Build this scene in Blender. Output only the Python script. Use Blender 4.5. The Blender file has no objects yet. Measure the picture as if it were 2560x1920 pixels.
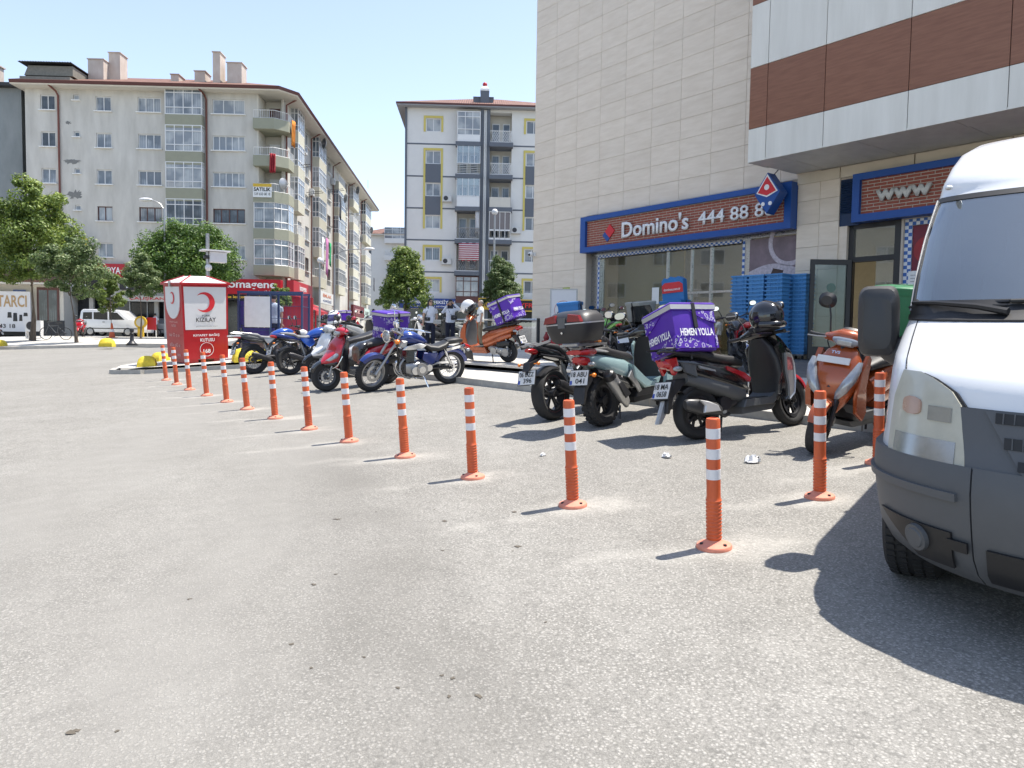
import bpy, bmesh, math, random
import numpy as np
from mathutils import Matrix, Vector, Euler, noise as mnoise
rnd = random.Random(7)
R = math.radians
SC = bpy.context.scene
COL = SC.collection
# ------------------------------------------------------------------ camera, sky, sun, exposure
cam_d = bpy.data.cameras.new('camera'); cam = bpy.data.objects.new('camera', cam_d); COL.objects.link(cam)
cam_d.sensor_fit = 'HORIZONTAL'; cam_d.sensor_width = 36; cam_d.lens = 26.72; cam_d.clip_start = .05; cam_d.clip_end = 3000
cam.matrix_world = Matrix(((.99988, -.0155, 0, 0), (.00089, .0573, -.99836, 0), (.01547, .99824, .0573, 1.4744), (0, 0, 0, 1)))
SC.camera = cam
SUN_EL, SUN_AZ = R(68.6), R(70.7)          # azimuth from +Y towards +X
world = bpy.data.worlds.new('World'); SC.world = world; world.use_nodes = True
wn = world.node_tree.nodes; wl = world.node_tree.links
sky = wn.new('ShaderNodeTexSky'); sky.sky_type = 'NISHITA'; sky.sun_disc = False
sky.sun_elevation = SUN_EL; sky.sun_rotation = SUN_AZ; sky.air_density = 1.0; sky.dust_density = 1.0; sky.ozone_density = 3.0; sky.altitude = 800
hz = wn.new('ShaderNodeHueSaturation'); hz.inputs['Saturation'].default_value = .74; hz.inputs['Value'].default_value = 1.0; wl.new(sky.outputs[0], hz.inputs['Color']); wl.new(hz.outputs[0], wn['Background'].inputs[0]); wn['Background'].inputs[1].default_value = .15
sun_d = bpy.data.lights.new('sun', 'SUN'); sun_d.energy = 4.2; sun_d.angle = R(.53); sun_d.color = (1, .94, .85)
sun = bpy.data.objects.new('sun', sun_d); COL.objects.link(sun)
sdir = Vector((math.cos(SUN_EL)*math.sin(SUN_AZ), math.cos(SUN_EL)*math.cos(SUN_AZ), math.sin(SUN_EL)))
sun.rotation_euler = sdir.to_track_quat('Z', 'Y').to_euler(); sun.location = (30, 10, 60)
SC.view_settings.view_transform = 'Standard'; SC.view_settings.look = 'None'
SC.view_settings.exposure = .98; SC.view_settings.gamma = 1; SC.view_settings.use_curve_mapping = False
SC.render.engine = 'CYCLES'; SC.cycles.max_bounces = 7; SC.cycles.diffuse_bounces = 3; SC.cycles.glossy_bounces = 3
SC.cycles.transmission_bounces = 5; SC.cycles.transparent_max_bounces = 8; SC.cycles.use_denoising = True
SC.cycles.caustics_reflective = False; SC.cycles.caustics_refractive = False
# ------------------------------------------------------------------ terrain functions
SX, SY = .05377, .05553                      # the parking apron climbs towards the shop
GN = Vector((-SX, -SY, 1)).normalized()
UA = R(37.5); UX, UY = -math.sin(UA), math.cos(UA); NX, NY = math.cos(UA), math.sin(UA)
WP = (.677, 27.5)                            # left corner of the shopping centre
def wall_so(x, y): dx, dy = x-WP[0], y-WP[1]; return -(dx*UX+dy*UY), -(dx*NX+dy*NY)
def wall_xy(s, o): return WP[0]-s*UX-o*NX, WP[1]-s*UY-o*NY
KERB = 9.62
def gz(x, y):
    s, o = wall_so(x, y)
    if o < KERB: x, y = wall_xy(s, KERB)
    p = SX*x+SY*y
    return -.1*math.log(math.exp(-p/.1)+math.exp(-1.28/.1)) if p < 8 else 1.28
def pz(x, y):                                # upper plaza surface
    s, o = wall_so(x, y); return .95-.011*(max(s, -6)-9.5)+.025*(7.8-max(o, -2))
def tz(x, y):                                # lower tread
    s, o = wall_so(x, y); return .785-.011*(max(s, -6)-9.5)+.008*(9.62-o)
# ------------------------------------------------------------------ mesh helpers
def ring_pts(axis, p, a, b, ha, hb, e, n):
    out = []
    for i in range(n):
        t = 2*math.pi*i/n; c, s = math.cos(t), math.sin(t)
        u = a+ha*math.copysign(abs(c)**(2/e), c); v = b+hb*math.copysign(abs(s)**(2/e), s)
        out.append((p, u, v) if axis == 'x' else (u, p, v) if axis == 'y' else (u, v, p))
    return out
def basis(d):
    d = Vector(d).normalized(); h = Vector((0, 0, 1)) if abs(d.z) < .9 else Vector((1, 0, 0))
    a = d.cross(h).normalized(); return a, d.cross(a).normalized()
class MB:
    def __init__(s): s.v = []; s.f = []
    def rings(s, rs, cap=True, closed=False):
        b = len(s.v); n = len(rs[0])
        for r in rs: s.v += [tuple(q) for q in r]
        m = len(rs)
        for k in range(m if closed else m-1):
            k2 = (k+1) % m
            for i in range(n):
                j = (i+1) % n
                s.f.append((b+k*n+i, b+k*n+j, b+k2*n+j, b+k2*n+i))
        if cap and not closed:
            s.f.append(tuple(b+i for i in reversed(range(n)))); s.f.append(tuple(b+(m-1)*n+i for i in range(n)))
        return s
    def box(s, c, d, rot=None):
        b = len(s.v); h = [q/2 for q in d]
        for x, y, z in ((-1,-1,-1),(1,-1,-1),(1,1,-1),(-1,1,-1),(-1,-1,1),(1,-1,1),(1,1,1),(-1,1,1)):
            p = Vector((x*h[0], y*h[1], z*h[2]))
            if rot is not None: p.rotate(rot)
            s.v.append((c[0]+p.x, c[1]+p.y, c[2]+p.z))
        for f in ((0,3,2,1),(4,5,6,7),(0,1,5,4),(1,2,6,5),(2,3,7,6),(3,0,4,7)): s.f.append(tuple(b+i for i in f))
        return s
    def bx(s, x0, x1, y0, y1, z0, z1): return s.box(((x0+x1)/2, (y0+y1)/2, (z0+z1)/2), (abs(x1-x0), abs(y1-y0), abs(z1-z0)))
    def cyl(s, p0, p1, r0, r1=None, n=14):
        r1 = r0 if r1 is None else r1; p0, p1 = Vector(p0), Vector(p1); a, c = basis(p1-p0)
        return s.rings([[p+(a*math.cos(2*math.pi*i/n)+c*math.sin(2*math.pi*i/n))*r for i in range(n)] for p, r in ((p0, r0), (p1, r1))])
    def tube(s, pts, r, n=8, smooth=0):
        P = [Vector(p) for p in pts]
        for _ in range(smooth):
            Q = [P[0]]
            for a, c in zip(P, P[1:]): Q += [a*.75+c*.25, a*.25+c*.75]
            P = Q+[P[-1]]
        rs = []; a = None
        for k, p in enumerate(P):
            d = (P[min(k+1, len(P)-1)]-P[max(k-1, 0)]).normalized()
            if a is None: a, _ = basis(d)
            a = (a-d*a.dot(d)).normalized(); c = d.cross(a)
            rr = r[min(k, len(r)-1)] if isinstance(r, (list, tuple)) else r
            rs.append([p+(a*math.cos(2*math.pi*i/n)+c*math.sin(2*math.pi*i/n))*rr for i in range(n)])
        return s.rings(rs)
    def lathe(s, prof, c=(0,0,0), axis='z', n=24, closed=False):
        rs = []
        for r, h in prof:
            rs.append([])
            for i in range(n):
                t = 2*math.pi*i/n; a, b = r*math.cos(t), r*math.sin(t)
                q = (a, b, h) if axis == 'z' else (a, h, b) if axis == 'y' else (h, a, b)
                rs[-1].append((c[0]+q[0], c[1]+q[1], c[2]+q[2]))
        return s.rings(rs, cap=not closed, closed=closed)
    def loft(s, axis, secs, n=20, cap=True):
        return s.rings([ring_pts(axis, q[0], q[1], q[2], q[3], q[4], q[5] if len(q) > 5 else 2.6, n) for q in secs], cap)
    def ball(s, c, r, n=14, m=9):
        if not isinstance(r, (list, tuple)): r = (r, r, r)
        rs = []
        for k in range(m+1):
            f = math.pi*(k+.001)/(m+.002); 
            rs.append([(c[0]+r[0]*math.sin(f)*math.cos(2*math.pi*i/n), c[1]+r[1]*math.sin(f)*math.sin(2*math.pi*i/n), c[2]+r[2]*math.cos(f)) for i in range(n)])
        return s.rings(rs)
    def slab(s, poly, y0, y1, bev=0.0, axis='y'):
        # polygon of (x,z) extruded along y with softened rims
        n = len(poly); cx = sum(p[0] for p in poly)/n; cz = sum(p[1] for p in poly)/n
        def at(y, k):
            out = []
            for i, (x, z) in enumerate(poly):
                d = Vector((x-cx, z-cz)); L = max(d.length, 1e-6); q = d*((L-k)/L) if k else d
                X, Z = cx+q.x, cz+q.y
                out.append((X, y, Z) if axis == 'y' else (y, X, Z) if axis == 'x' else (X, Z, y))
            return out
        if bev: rs = [at(y0, bev), at(y0+bev*.7, 0), at(y1-bev*.7, 0), at(y1, bev)]
        else: rs = [at(y0, 0), at(y1, 0)]
        return s.rings(rs)
    def quad(s, *pts): b = len(s.v); s.v += [tuple(p) for p in pts]; s.f.append(tuple(range(b, b+len(pts)))); return s
    def mirror(s):
        b = len(s.v); fs = list(s.f); s.v += [(x, -y, z) for x, y, z in s.v[:b]]
        s.f += [tuple(b+i for i in reversed(f)) for f in fs]; return s
    def move(s, M):
        s.v = [tuple(M @ Vector(p)) for p in s.v]; return s
    def mesh(s, name, sharp=38):
        me = bpy.data.meshes.new(name); me.from_pydata(s.v, [], s.f)
        bm = bmesh.new(); bm.from_mesh(me); bmesh.ops.recalc_face_normals(bm, faces=bm.faces); bm.to_mesh(me); bm.free()
        me.polygons.foreach_set('use_smooth', [True]*len(me.polygons)); me.set_sharp_from_angle(angle=R(sharp)); me.update()
        return me
def put(name, mb, mat=None, parent=None, loc=None, rot=None, sharp=38):
    me = mb.mesh(name, sharp) if isinstance(mb, MB) else mb
    o = bpy.data.objects.new(name, me); COL.objects.link(o)
    if mat is not None and not me.materials: me.materials.append(mat)
    if parent is not None: o.parent = parent
    if loc is not None: o.location = loc
    if rot is not None: o.rotation_euler = rot
    return o
def tag(o, label=None, cat=None, group=None, kind=None):
    if label: o['label'] = label
    if cat: o['category'] = cat
    if group: o['group'] = group
    if kind: o['kind'] = kind
    return o
def empty(name, loc, rz=0, label=None, cat=None, group=None, rot=None):
    o = bpy.data.objects.new(name, None); COL.objects.link(o); o.location = loc; o.empty_display_size = .2
    o.rotation_euler = rot if rot is not None else (0, 0, rz)
    return tag(o, label, cat, group)
def copy_tree(o, parent=None):
    c = o.copy(); COL.objects.link(c); c.parent = parent
    for ch in o.children: copy_tree(ch, c)
    return c
_txt = {}
def text(body, mat, parent, loc, width=None, height=None, rot=(R(90), 0, 0), extrude=.003, bold=.0, name='lettering', shear=0, align='CENTER'):
    cu = bpy.data.curves.new('t', 'FONT'); cu.body = body; cu.size = 1; cu.offset = bold; cu.extrude = 0; cu.shear = shear; cu.resolution_u = 3
    t = bpy.data.objects.new('t', cu); COL.objects.link(t)
    bpy.context.view_layer.update()
    me = bpy.data.meshes.new_from_object(t.evaluated_get(bpy.context.evaluated_depsgraph_get()))
    bpy.data.objects.remove(t); bpy.data.curves.remove(cu)
    vs = np.array([v.co[:] for v in me.vertices]); lo, hi = vs.min(0), vs.max(0); sz = hi-lo
    sx = width/sz[0] if width else height/sz[1]; sy = height/sz[1] if height else sx
    c = (lo+hi)/2
    if align == 'LEFT': c[0] = lo[0]
    vs = (vs-c)*np.array([sx, sy, 1]); vs[:, 2] = extrude
    me.vertices.foreach_set('co', vs.ravel().astype('f')); me.materials.clear(); me.materials.append(mat); me.update()
    if extrude > .012:                        # raised letters get real thickness
        bm = bmesh.new(); bm.from_mesh(me)
        r = bmesh.ops.extrude_face_region(bm, geom=bm.faces[:]); 
        for v in [g for g in r['geom'] if isinstance(g, bmesh.types.BMVert)]: v.co.z -= extrude-.001
        bmesh.ops.recalc_face_normals(bm, faces=bm.faces); bm.to_mesh(me); bm.free()
    o = bpy.data.objects.new(name, me); COL.objects.link(o); o.parent = parent; o.location = loc; o.rotation_euler = rot
    return o
# ------------------------------------------------------------------ materials
_m = {}
def mat(name, col=(.5,.5,.5), rough=.5, metal=0, var=.1, vs=6, bump=0, bs=80, coat=0, spec=.5, emit=0, trans=0, sss=0):
    if name in _m: return _m[name]
    m = bpy.data.materials.new(name); m.use_nodes = True; nt = m.node_tree; b = nt.nodes['Principled BSDF']
    b.inputs['Roughness'].default_value = rough; b.inputs['Metallic'].default_value = metal
    b.inputs['Specular IOR Level'].default_value = spec; b.inputs['Coat Weight'].default_value = coat; b.inputs['Coat Roughness'].default_value = .06
    b.inputs['Base Color'].default_value = (*col, 1)
    tc = nt.nodes.new('ShaderNodeTexCoord')
    if var:
        nz = nt.nodes.new('ShaderNodeTexNoise'); nz.inputs['Scale'].default_value = vs; nz.inputs['Detail'].default_value = 5; nz.inputs['Roughness'].default_value = .65
        nt.links.new(tc.outputs['Object'], nz.inputs['Vector'])
        mx = nt.nodes.new('ShaderNodeMix'); mx.data_type = 'RGBA'
        mx.inputs['A'].default_value = tuple(min(1, c*(1-var*1.6)) for c in col)+(1,); mx.inputs['B'].default_value = tuple(min(1, c*(1+var*1.6)) for c in col)+(1,)
        nt.links.new(nz.outputs['Fac'], mx.inputs['Factor']); nt.links.new(mx.outputs['Result'], b.inputs['Base Color'])
        rr = nt.nodes.new('ShaderNodeMapRange'); rr.inputs['To Min'].default_value = max(0, rough-.08); rr.inputs['To Max'].default_value = min(1, rough+.1)
        nt.links.new(nz.outputs['Fac'], rr.inputs['Value']); nt.links.new(rr.outputs['Result'], b.inputs['Roughness'])
    if bump:
        n2 = nt.nodes.new('ShaderNodeTexNoise'); n2.inputs['Scale'].default_value = bs; n2.inputs['Detail'].default_value = 4
        nt.links.new(tc.outputs['Object'], n2.inputs['Vector'])
        bp = nt.nodes.new('ShaderNodeBump'); bp.inputs['Strength'].default_value = bump; bp.inputs['Distance'].default_value = .02
        nt.links.new(n2.outputs['Fac'], bp.inputs['Height']); nt.links.new(bp.outputs['Normal'], b.inputs['Normal'])
    if emit: b.inputs['Emission Color'].default_value = (*col, 1); b.inputs['Emission Strength'].default_value = emit
    if trans: b.inputs['Transmission Weight'].default_value = trans
    _m[name] = m; return m
def nodes_of(m): return m.node_tree.nodes, m.node_tree.links, m.node_tree.nodes['Principled BSDF']
def ramp(nt, fac, stops, interp='LINEAR'):
    r = nt.nodes.new('ShaderNodeValToRGB'); r.color_ramp.interpolation = interp
    while len(r.color_ramp.elements) < len(stops): r.color_ramp.elements.new(.5)
    for e, (p, c) in zip(r.color_ramp.elements, stops): e.position = p; e.color = (*c, 1) if len(c) == 3 else c
    nt.links.new(fac, r.inputs[0]); return r
def glassy(name, tint=(.8,.85,.85), refl=1.5, rough=.02, dark=0.0):
    # thin pane: see-through with fresnel reflection
    if name in _m: return _m[name]
    m = bpy.data.materials.new(name); m.use_nodes = True; nt = m.node_tree; nt.nodes.remove(nt.nodes['Principled BSDF'])
    tr = nt.nodes.new('ShaderNodeBsdfTransparent'); tr.inputs[0].default_value = (*tint, 1)
    gl = nt.nodes.new('ShaderNodeBsdfGlossy'); gl.inputs['Roughness'].default_value = rough; gl.inputs[0].default_value = (.95, .97, 1, 1)
    lw = nt.nodes.new('ShaderNodeLayerWeight'); lw.inputs[0].default_value = .5; pw = nt.nodes.new('ShaderNodeMath'); pw.operation = 'POWER'; pw.inputs[1].default_value = 4; nt.links.new(lw.outputs['Facing'], pw.inputs[0])
    fr = nt.nodes.new('ShaderNodeMapRange'); fr.inputs['To Min'].default_value = .12*(refl-1); fr.inputs['To Max'].default_value = .95; nt.links.new(pw.outputs[0], fr.inputs['Value'])
    mx = nt.nodes.new('ShaderNodeMixShader'); nt.links.new(fr.outputs[0], mx.inputs[0]); nt.links.new(tr.outputs[0], mx.inputs[1]); nt.links.new(gl.outputs[0], mx.inputs[2])
    nt.links.new(mx.outputs[0], nt.nodes['Material Output'].inputs[0]); _m[name] = m; return m
def grain(name, c0, c1, rough=.5, scale=(1, 1, 8), detail=6, bump=.05, noise_scale=3, coat=0, streak=None):
    # stretched noise for stone veins, wood, rain streaks
    if name in _m: return _m[name]
    m = mat(name, c0, rough, var=0, coat=coat); nt = m.node_tree; N, L, b = nodes_of(m)
    tc = N['Texture Coordinate'] if 'Texture Coordinate' in N else N.new('ShaderNodeTexCoord')
    oi = N.new('ShaderNodeObjectInfo'); mp = N.new('ShaderNodeMapping'); mp.inputs['Scale'].default_value = scale
    ad = N.new('ShaderNodeVectorMath'); ad.operation = 'MULTIPLY_ADD'; ad.inputs[1].default_value = (1, 1, 1)
    cb = N.new('ShaderNodeCombineXYZ'); mu = N.new('ShaderNodeMath'); mu.operation = 'MULTIPLY'; mu.inputs[1].default_value = 37
    L.new(oi.outputs['Random'], mu.inputs[0]); L.new(mu.outputs[0], cb.inputs[0]); L.new(mu.outputs[0], cb.inputs[2])
    L.new(tc.outputs['Object'], ad.inputs[0]); L.new(cb.outputs[0], ad.inputs[2]); L.new(ad.outputs[0], mp.inputs['Vector'])
    nz = N.new('ShaderNodeTexNoise'); nz.inputs['Scale'].default_value = noise_scale; nz.inputs['Detail'].default_value = detail; nz.inputs['Roughness'].default_value = .62
    L.new(mp.outputs[0], nz.inputs['Vector'])
    r = ramp(nt, nz.outputs['Fac'], [(.3, c0), (.7, c1)])
    hs = N.new('ShaderNodeHueSaturation'); v = N.new('ShaderNodeMapRange'); v.inputs['To Min'].default_value = .965; v.inputs['To Max'].default_value = 1.03
    L.new(oi.outputs['Random'], v.inputs['Value']); L.new(v.outputs[0], hs.inputs['Value']); L.new(r.outputs[0], hs.inputs['Color']); L.new(hs.outputs[0], b.inputs['Base Color'])
    if bump:
        bp = N.new('ShaderNodeBump'); bp.inputs['Strength'].default_value = bump; bp.inputs['Distance'].default_value = .01
        L.new(nz.outputs['Fac'], bp.inputs['Height']); L.new(bp.outputs[0], b.inputs['Normal'])
    return m
WHITE = mat('white_paint', (.78,.78,.76), .45, var=.04); BLACK = mat('black_plastic', (.018,.018,.02), .42, var=.2, bump=.05, bs=200)
DARK = mat('dark_metal', (.05,.05,.055), .4, metal=.6, var=.2); STEEL = mat('brushed_steel', (.55,.56,.57), .28, metal=1, var=.1, vs=20)
CHROME = mat('chrome', (.75,.76,.78), .1, metal=1, var=.05); RUBBER = mat('tyre_rubber', (.022,.022,.023), .78, var=.3, vs=12, bump=.15, bs=120)
ALU = mat('cast_aluminium', (.36,.36,.36), .42, metal=.85, var=.15, vs=14, bump=.08)
SEAT = mat('seat_vinyl', (.02,.02,.022), .5, var=.15, bump=.12, bs=300); MIRROR = mat('mirror_glass', (.75,.78,.8), .03, metal=1, var=0)
CLEAR = mat('clear_lens', (.34,.36,.38), .1, metal=.35, var=.18, vs=30, coat=.7); REDLENS = mat('red_lens', (.42,.012,.015), .15, var=.2, vs=20, coat=.6); AMBER = mat('amber_lens', (.8,.22,.02), .2, var=.15, coat=.4)
LETW = mat('white_lettering', (.8,.8,.8), .5, var=.02); LETB = mat('black_lettering', (.02,.02,.02), .5, var=.02); LETR = mat('red_lettering', (.6,.02,.03), .45, var=.03)
# ================================================================== ground, plaza, kerbs
BOLL = [(-7.4157,16.2687),(-6.719,15.2046),(-5.9893,14.0896),(-5.2476,13.0391),(-4.5287,12.041),(-3.8662,11.0711),(-3.1385,10.0513),(-2.4199,9.0532),(-1.7437,8.1357),(-1.0124,7.216),(-.3133,6.253),(.4414,5.2949),(1.1768,4.3131),(2.1659,5.2692),(3.0247,6.2153)]
def lines(a, lo, hi, d, b):
    out = [lo+i*d for i in range(int((hi-lo)/d)+1)]; st = d; p = lo
    while p > a: st *= 1.35; p -= st; out.insert(0, p)
    st = d; p = out[-1]
    while p < b: st *= 1.35; p += st; out.append(p)
    return out
def smooth(e0, e1, x): t = min(1, max(0, (x-e0)/(e1-e0))); return t*t*(3-2*t)
gx, gy = lines(-700, -9, 4.6, .11, 700), lines(-300, 1.6, 19, .11, 900)
vs, fs, dust, lane, stain = [], [], [], [], []
for y in gy:
    for x in gx:
        vs.append((x, y, gz(x, y)))
        if -12 < x < 6 and 0 < y < 24:
            d = 0; nz = mnoise.noise(Vector((x*1.7, y*1.7, 3.1))); n2 = mnoise.noise(Vector((x*6, y*6, 9)))
            for i, (bx, by) in enumerate(BOLL):
                a = 1.1*i+.4; ex = (x-bx-.12*math.cos(a))*math.cos(.25)+(y-by)*math.sin(.25); ey = -(x-bx)*math.sin(.25)+(y-by+.05)*math.cos(.25)
                q = math.hypot(ex/(.42+.12*math.sin(i*2.3)), ey/.2)
                d = max(d, (1-smooth(.25, 1.25, q+.5*n2+.35*nz)))
                q2 = math.hypot((ex+.55)/.6, (ey+.16*math.sin(i*1.9))/.07); d = max(d, .55*(1-smooth(.3, 1.1, q2+.5*n2)))
            dust.append(min(1, d))
            # lane worn by traffic curving in from the far street
            c = -3.2-.9*math.sin((y-3)*.18)-.045*max(0, y-6)**1.55; w1 = math.exp(-((x-c)/.75)**2); w2 = math.exp(-((x-c-1.75)/.6)**2)*.8
            lane.append(min(1, w1+w2)*(.7+.5*nz))
            stain.append(max(0, math.exp(-((x+.6+.3*(y-4))/.4)**2)*smooth(1.5, 2.6, y)*(1-smooth(6.2, 9.5, y))*(.75+.7*nz)))
        else: dust.append(0); lane.append(.3); stain.append(0)
nx = len(gx)
for j in range(len(gy)-1):
    for i in range(nx-1): a = j*nx+i; fs.append((a, a+1, a+1+nx, a+nx))
me = bpy.data.meshes.new('ground'); me.from_pydata(vs, [], fs)
for nm, arr in (('dust', dust), ('lane', lane), ('stain', stain)):
    at = me.attributes.new(nm, 'FLOAT', 'POINT'); at.data.foreach_set('value', np.array(arr, 'f'))
me.polygons.foreach_set('use_smooth', [True]*len(me.polygons))
def asphalt():
    m = mat('worn_asphalt', (.2,.2,.2), .9, var=0, spec=.25); nt = m.node_tree; N, L, b = nodes_of(m)
    tc = N['Texture Coordinate']; P = tc.outputs['Object']
    def nz(scale, detail=4, rough=.6): n = N.new('ShaderNodeTexNoise'); n.inputs['Scale'].default_value = scale; n.inputs['Detail'].default_value = detail; n.inputs['Roughness'].default_value = rough; L.new(P, n.inputs['Vector']); return n.outputs['Fac']
    def attr(n): a = N.new('ShaderNodeAttribute'); a.attribute_name = n; return a.outputs['Fac']
    def math_(op, a, c): q = N.new('ShaderNodeMath'); q.operation = op; q.use_clamp = False
    def M2(op, a, c):
        q = N.new('ShaderNodeMath'); q.operation = op
        for k, s in enumerate((a, c)):
            if isinstance(s, (int, float)): q.inputs[k].default_value = s
            else: L.new(s, q.inputs[k])
        return q.outputs[0]
    def mix(f, a, c, mode='MIX'):
        q = N.new('ShaderNodeMix'); q.data_type = 'RGBA'; q.blend_type = mode
        for k, s in (('Factor', f), ('A', a), ('B', c)):
            if isinstance(s, (int, float)): q.inputs[k].default_value = s
            elif isinstance(s, tuple): q.inputs[k].default_value = (*s, 1)
            else: L.new(s, q.inputs[k])
        return q.outputs['Result']
    wp = N.new('ShaderNodeTexNoise'); wp.inputs['Scale'].default_value = 30; L.new(P, wp.inputs['Vector'])
    va = N.new('ShaderNodeVectorMath'); va.operation = 'MULTIPLY_ADD'; va.inputs[1].default_value = (.02, .02, 0); L.new(wp.outputs['Color'], va.inputs[0]); L.new(P, va.inputs[2])
    def vor(scale, feat='F1'): v = N.new('ShaderNodeTexVoronoi'); v.inputs['Scale'].default_value = scale; v.feature = feat; L.new(va.outputs[0], v.inputs['Vector']); return v
    v1 = vor(72); v2 = vor(160)
    med2 = ramp(nt, nz(1.3, 5, .7), [(.3, (.86,.855,.84)), (.7, (1.1,1.1,1.1))]).outputs[0]
    st1 = ramp(nt, v1.outputs['Distance'], [(.28, (1, 1, 1)), (.52, (0, 0, 0))]).outputs[0]
    pick = ramp(nt, v1.outputs['Color'], [(.38, (0, 0, 0)), (.6, (1, 1, 1))]).outputs[0]
    stones = M2('MULTIPLY', st1, pick)
    st2 = M2('MULTIPLY', ramp(nt, v2.outputs['Distance'], [(.3, (1, 1, 1)), (.6, (0, 0, 0))]).outputs[0], .5)
    big = ramp(nt, nz(.35, 6), [(.35, (.2,.193,.177)), (.65, (.245,.237,.218))]).outputs[0]
    med = ramp(nt, nz(5, 6, .7), [(.3, (.82,.82,.82)), (.7, (1.12,1.12,1.12))]).outputs[0]
    base = mix(1, big, med, 'MULTIPLY'); base = mix(1, base, med2, 'MULTIPLY')
    fine = ramp(nt, nz(260, 2), [(.3, (.68,.68,.68)), (.7, (1.2,1.2,1.2))]).outputs[0]
    base = mix(.8, base, fine, 'MULTIPLY')
    lanef = M2('MULTIPLY', attr('lane'), .7)
    keep = M2('SUBTRACT', 1, lanef)
    base = mix(M2('MULTIPLY', st2, keep), base, (.33,.318,.295))
    base = mix(M2('MULTIPLY', M2('MULTIPLY', stones, keep), .66), base, (.42,.405,.375))
    gaps = ramp(nt, v1.outputs['Distance'], [(.6, (0, 0, 0)), (.85, (1, 1, 1))]).outputs[0]
    base = mix(M2('MULTIPLY', M2('MULTIPLY', gaps, keep), .5), base, (.11,.108,.1))
    base = mix(lanef, base, (.25,.241,.223))
    # oil stains, small dark specks and worn joints
    base = mix(M2('MULTIPLY', attr('stain'), .55), base, (.15,.143,.13))
    sp = N.new('ShaderNodeTexVoronoi'); sp.inputs['Scale'].default_value = 1.7; L.new(va.outputs[0], sp.inputs['Vector'])
    spm = ramp(nt, sp.outputs['Distance'], [(.018, (1, 1, 1)), (.045, (0, 0, 0))]).outputs[0]
    spp = ramp(nt, sp.outputs['Color'], [(.55, (0, 0, 0)), (.6, (1, 1, 1))]).outputs[0]
    cr = N.new('ShaderNodeTexVoronoi'); cr.feature = 'DISTANCE_TO_EDGE'; cr.inputs['Scale'].default_value = .16; L.new(va.outputs[0], cr.inputs['Vector'])
    crm = ramp(nt, cr.outputs['Distance'], [(.0, (1, 1, 1)), (.004, (0, 0, 0))]).outputs[0]
    base = mix(M2('MULTIPLY', crm, .12), base, (.12,.118,.11))
    dn = ramp(nt, nz(22, 5, .75), [(.3, (.25,.25,.25)), (.6, (1, 1, 1))]).outputs[0]
    base = mix(M2('MULTIPLY', M2('MULTIPLY', attr('dust'), dn), .6), base, (.46,.44,.4))
    L.new(base, b.inputs['Base Color'])
    h = M2('ADD', M2('MULTIPLY', stones, .9), M2('ADD', M2('MULTIPLY', st2, .5), M2('MULTIPLY', nz(120, 3), .6)))
    bp = N.new('ShaderNodeBump'); bp.inputs['Strength'].default_value = .55; bp.inputs['Distance'].default_value = .004
    L.new(M2('MULTIPLY', h, M2('SUBTRACT', 1, M2('MULTIPLY', attr('dust'), .6))), bp.inputs['Height']); L.new(bp.outputs[0], b.inputs['Normal'])
    return m
ASPH = asphalt(); ground = put('ground', me, ASPH); tag(ground, kind='structure')
# ---- lower pavement with the traffic island nose
STONE = grain('kerb_stone', (.3,.29,.27), (.42,.41,.38), .85, (1, 1, 1), 8, .25, 6)
PAVE = grain('paving_stone', (.42,.4,.365), (.54,.52,.475), .8, (1, 1, 1), 7, .15, 5)
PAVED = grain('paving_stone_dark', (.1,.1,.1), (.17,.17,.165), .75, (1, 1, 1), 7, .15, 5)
kp = [wall_xy(27, 9.67), wall_xy(20, 9.67), wall_xy(3.6, 9.67), (-6.2, 18.98), (-6.74, 18.87), (-8.6, 18.35), (-9.2, 18.3), (-9.7, 18.6), (-9.95, 19.3), (-9.9, 24), (-9, 29), (-8, 33)]
ip = [wall_xy(27, 7.7), wall_xy(20, 7.7), wall_xy(3.6, 7.7), (-4.2, 21.3), (-4.6, 21.6), (-6, 22), (-6.5, 22.2), (-6.7, 22.4), (-6.8, 22.6), (-6.8, 25), (-6.5, 29), (-6, 33)]
def resample(P, Q, d=.5):
    A, B = [], []
    for k in range(len(P)-1):
        L = math.dist(P[k], P[k+1]); n = max(1, round(L/d))
        for i in range(n):
            t = i/n; A.append((P[k][0]*(1-t)+P[k+1][0]*t, P[k][1]*(1-t)+P[k+1][1]*t)); B.append((Q[k][0]*(1-t)+Q[k+1][0]*t, Q[k][1]*(1-t)+Q[k+1][1]*t))
    A.append(P[-1]); B.append(Q[-1]); return A, B
def kh(x, y): s, o = wall_so(x, y); return .085+.075*smooth(7, 2.5, s) if s < 7 else .085
def kh(x, y): s, o = wall_so(x, y); return .085+.075*(1-smooth(2.5, 7, s))
A, B = resample(kp, ip)
mb = MB(); base = []
for (ax, ay), (bx, by) in zip(A, B):
    for t in (0, .33, .66, 1): x, y = ax*(1-t)+bx*t, ay*(1-t)+by*t; mb.v.append((x, y, gz(x, y)+kh(ax, ay)-.012*(t < .01)))
for k in range(len(A)-1):
    for i in range(3): a = k*4+i; mb.f.append((a, a+4, a+5, a+1))
tag(put('pavement', mb, PAVE), kind='structure')
kerb = tag(empty('kerb', (0, 0, 0)), kind='structure')
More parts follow.
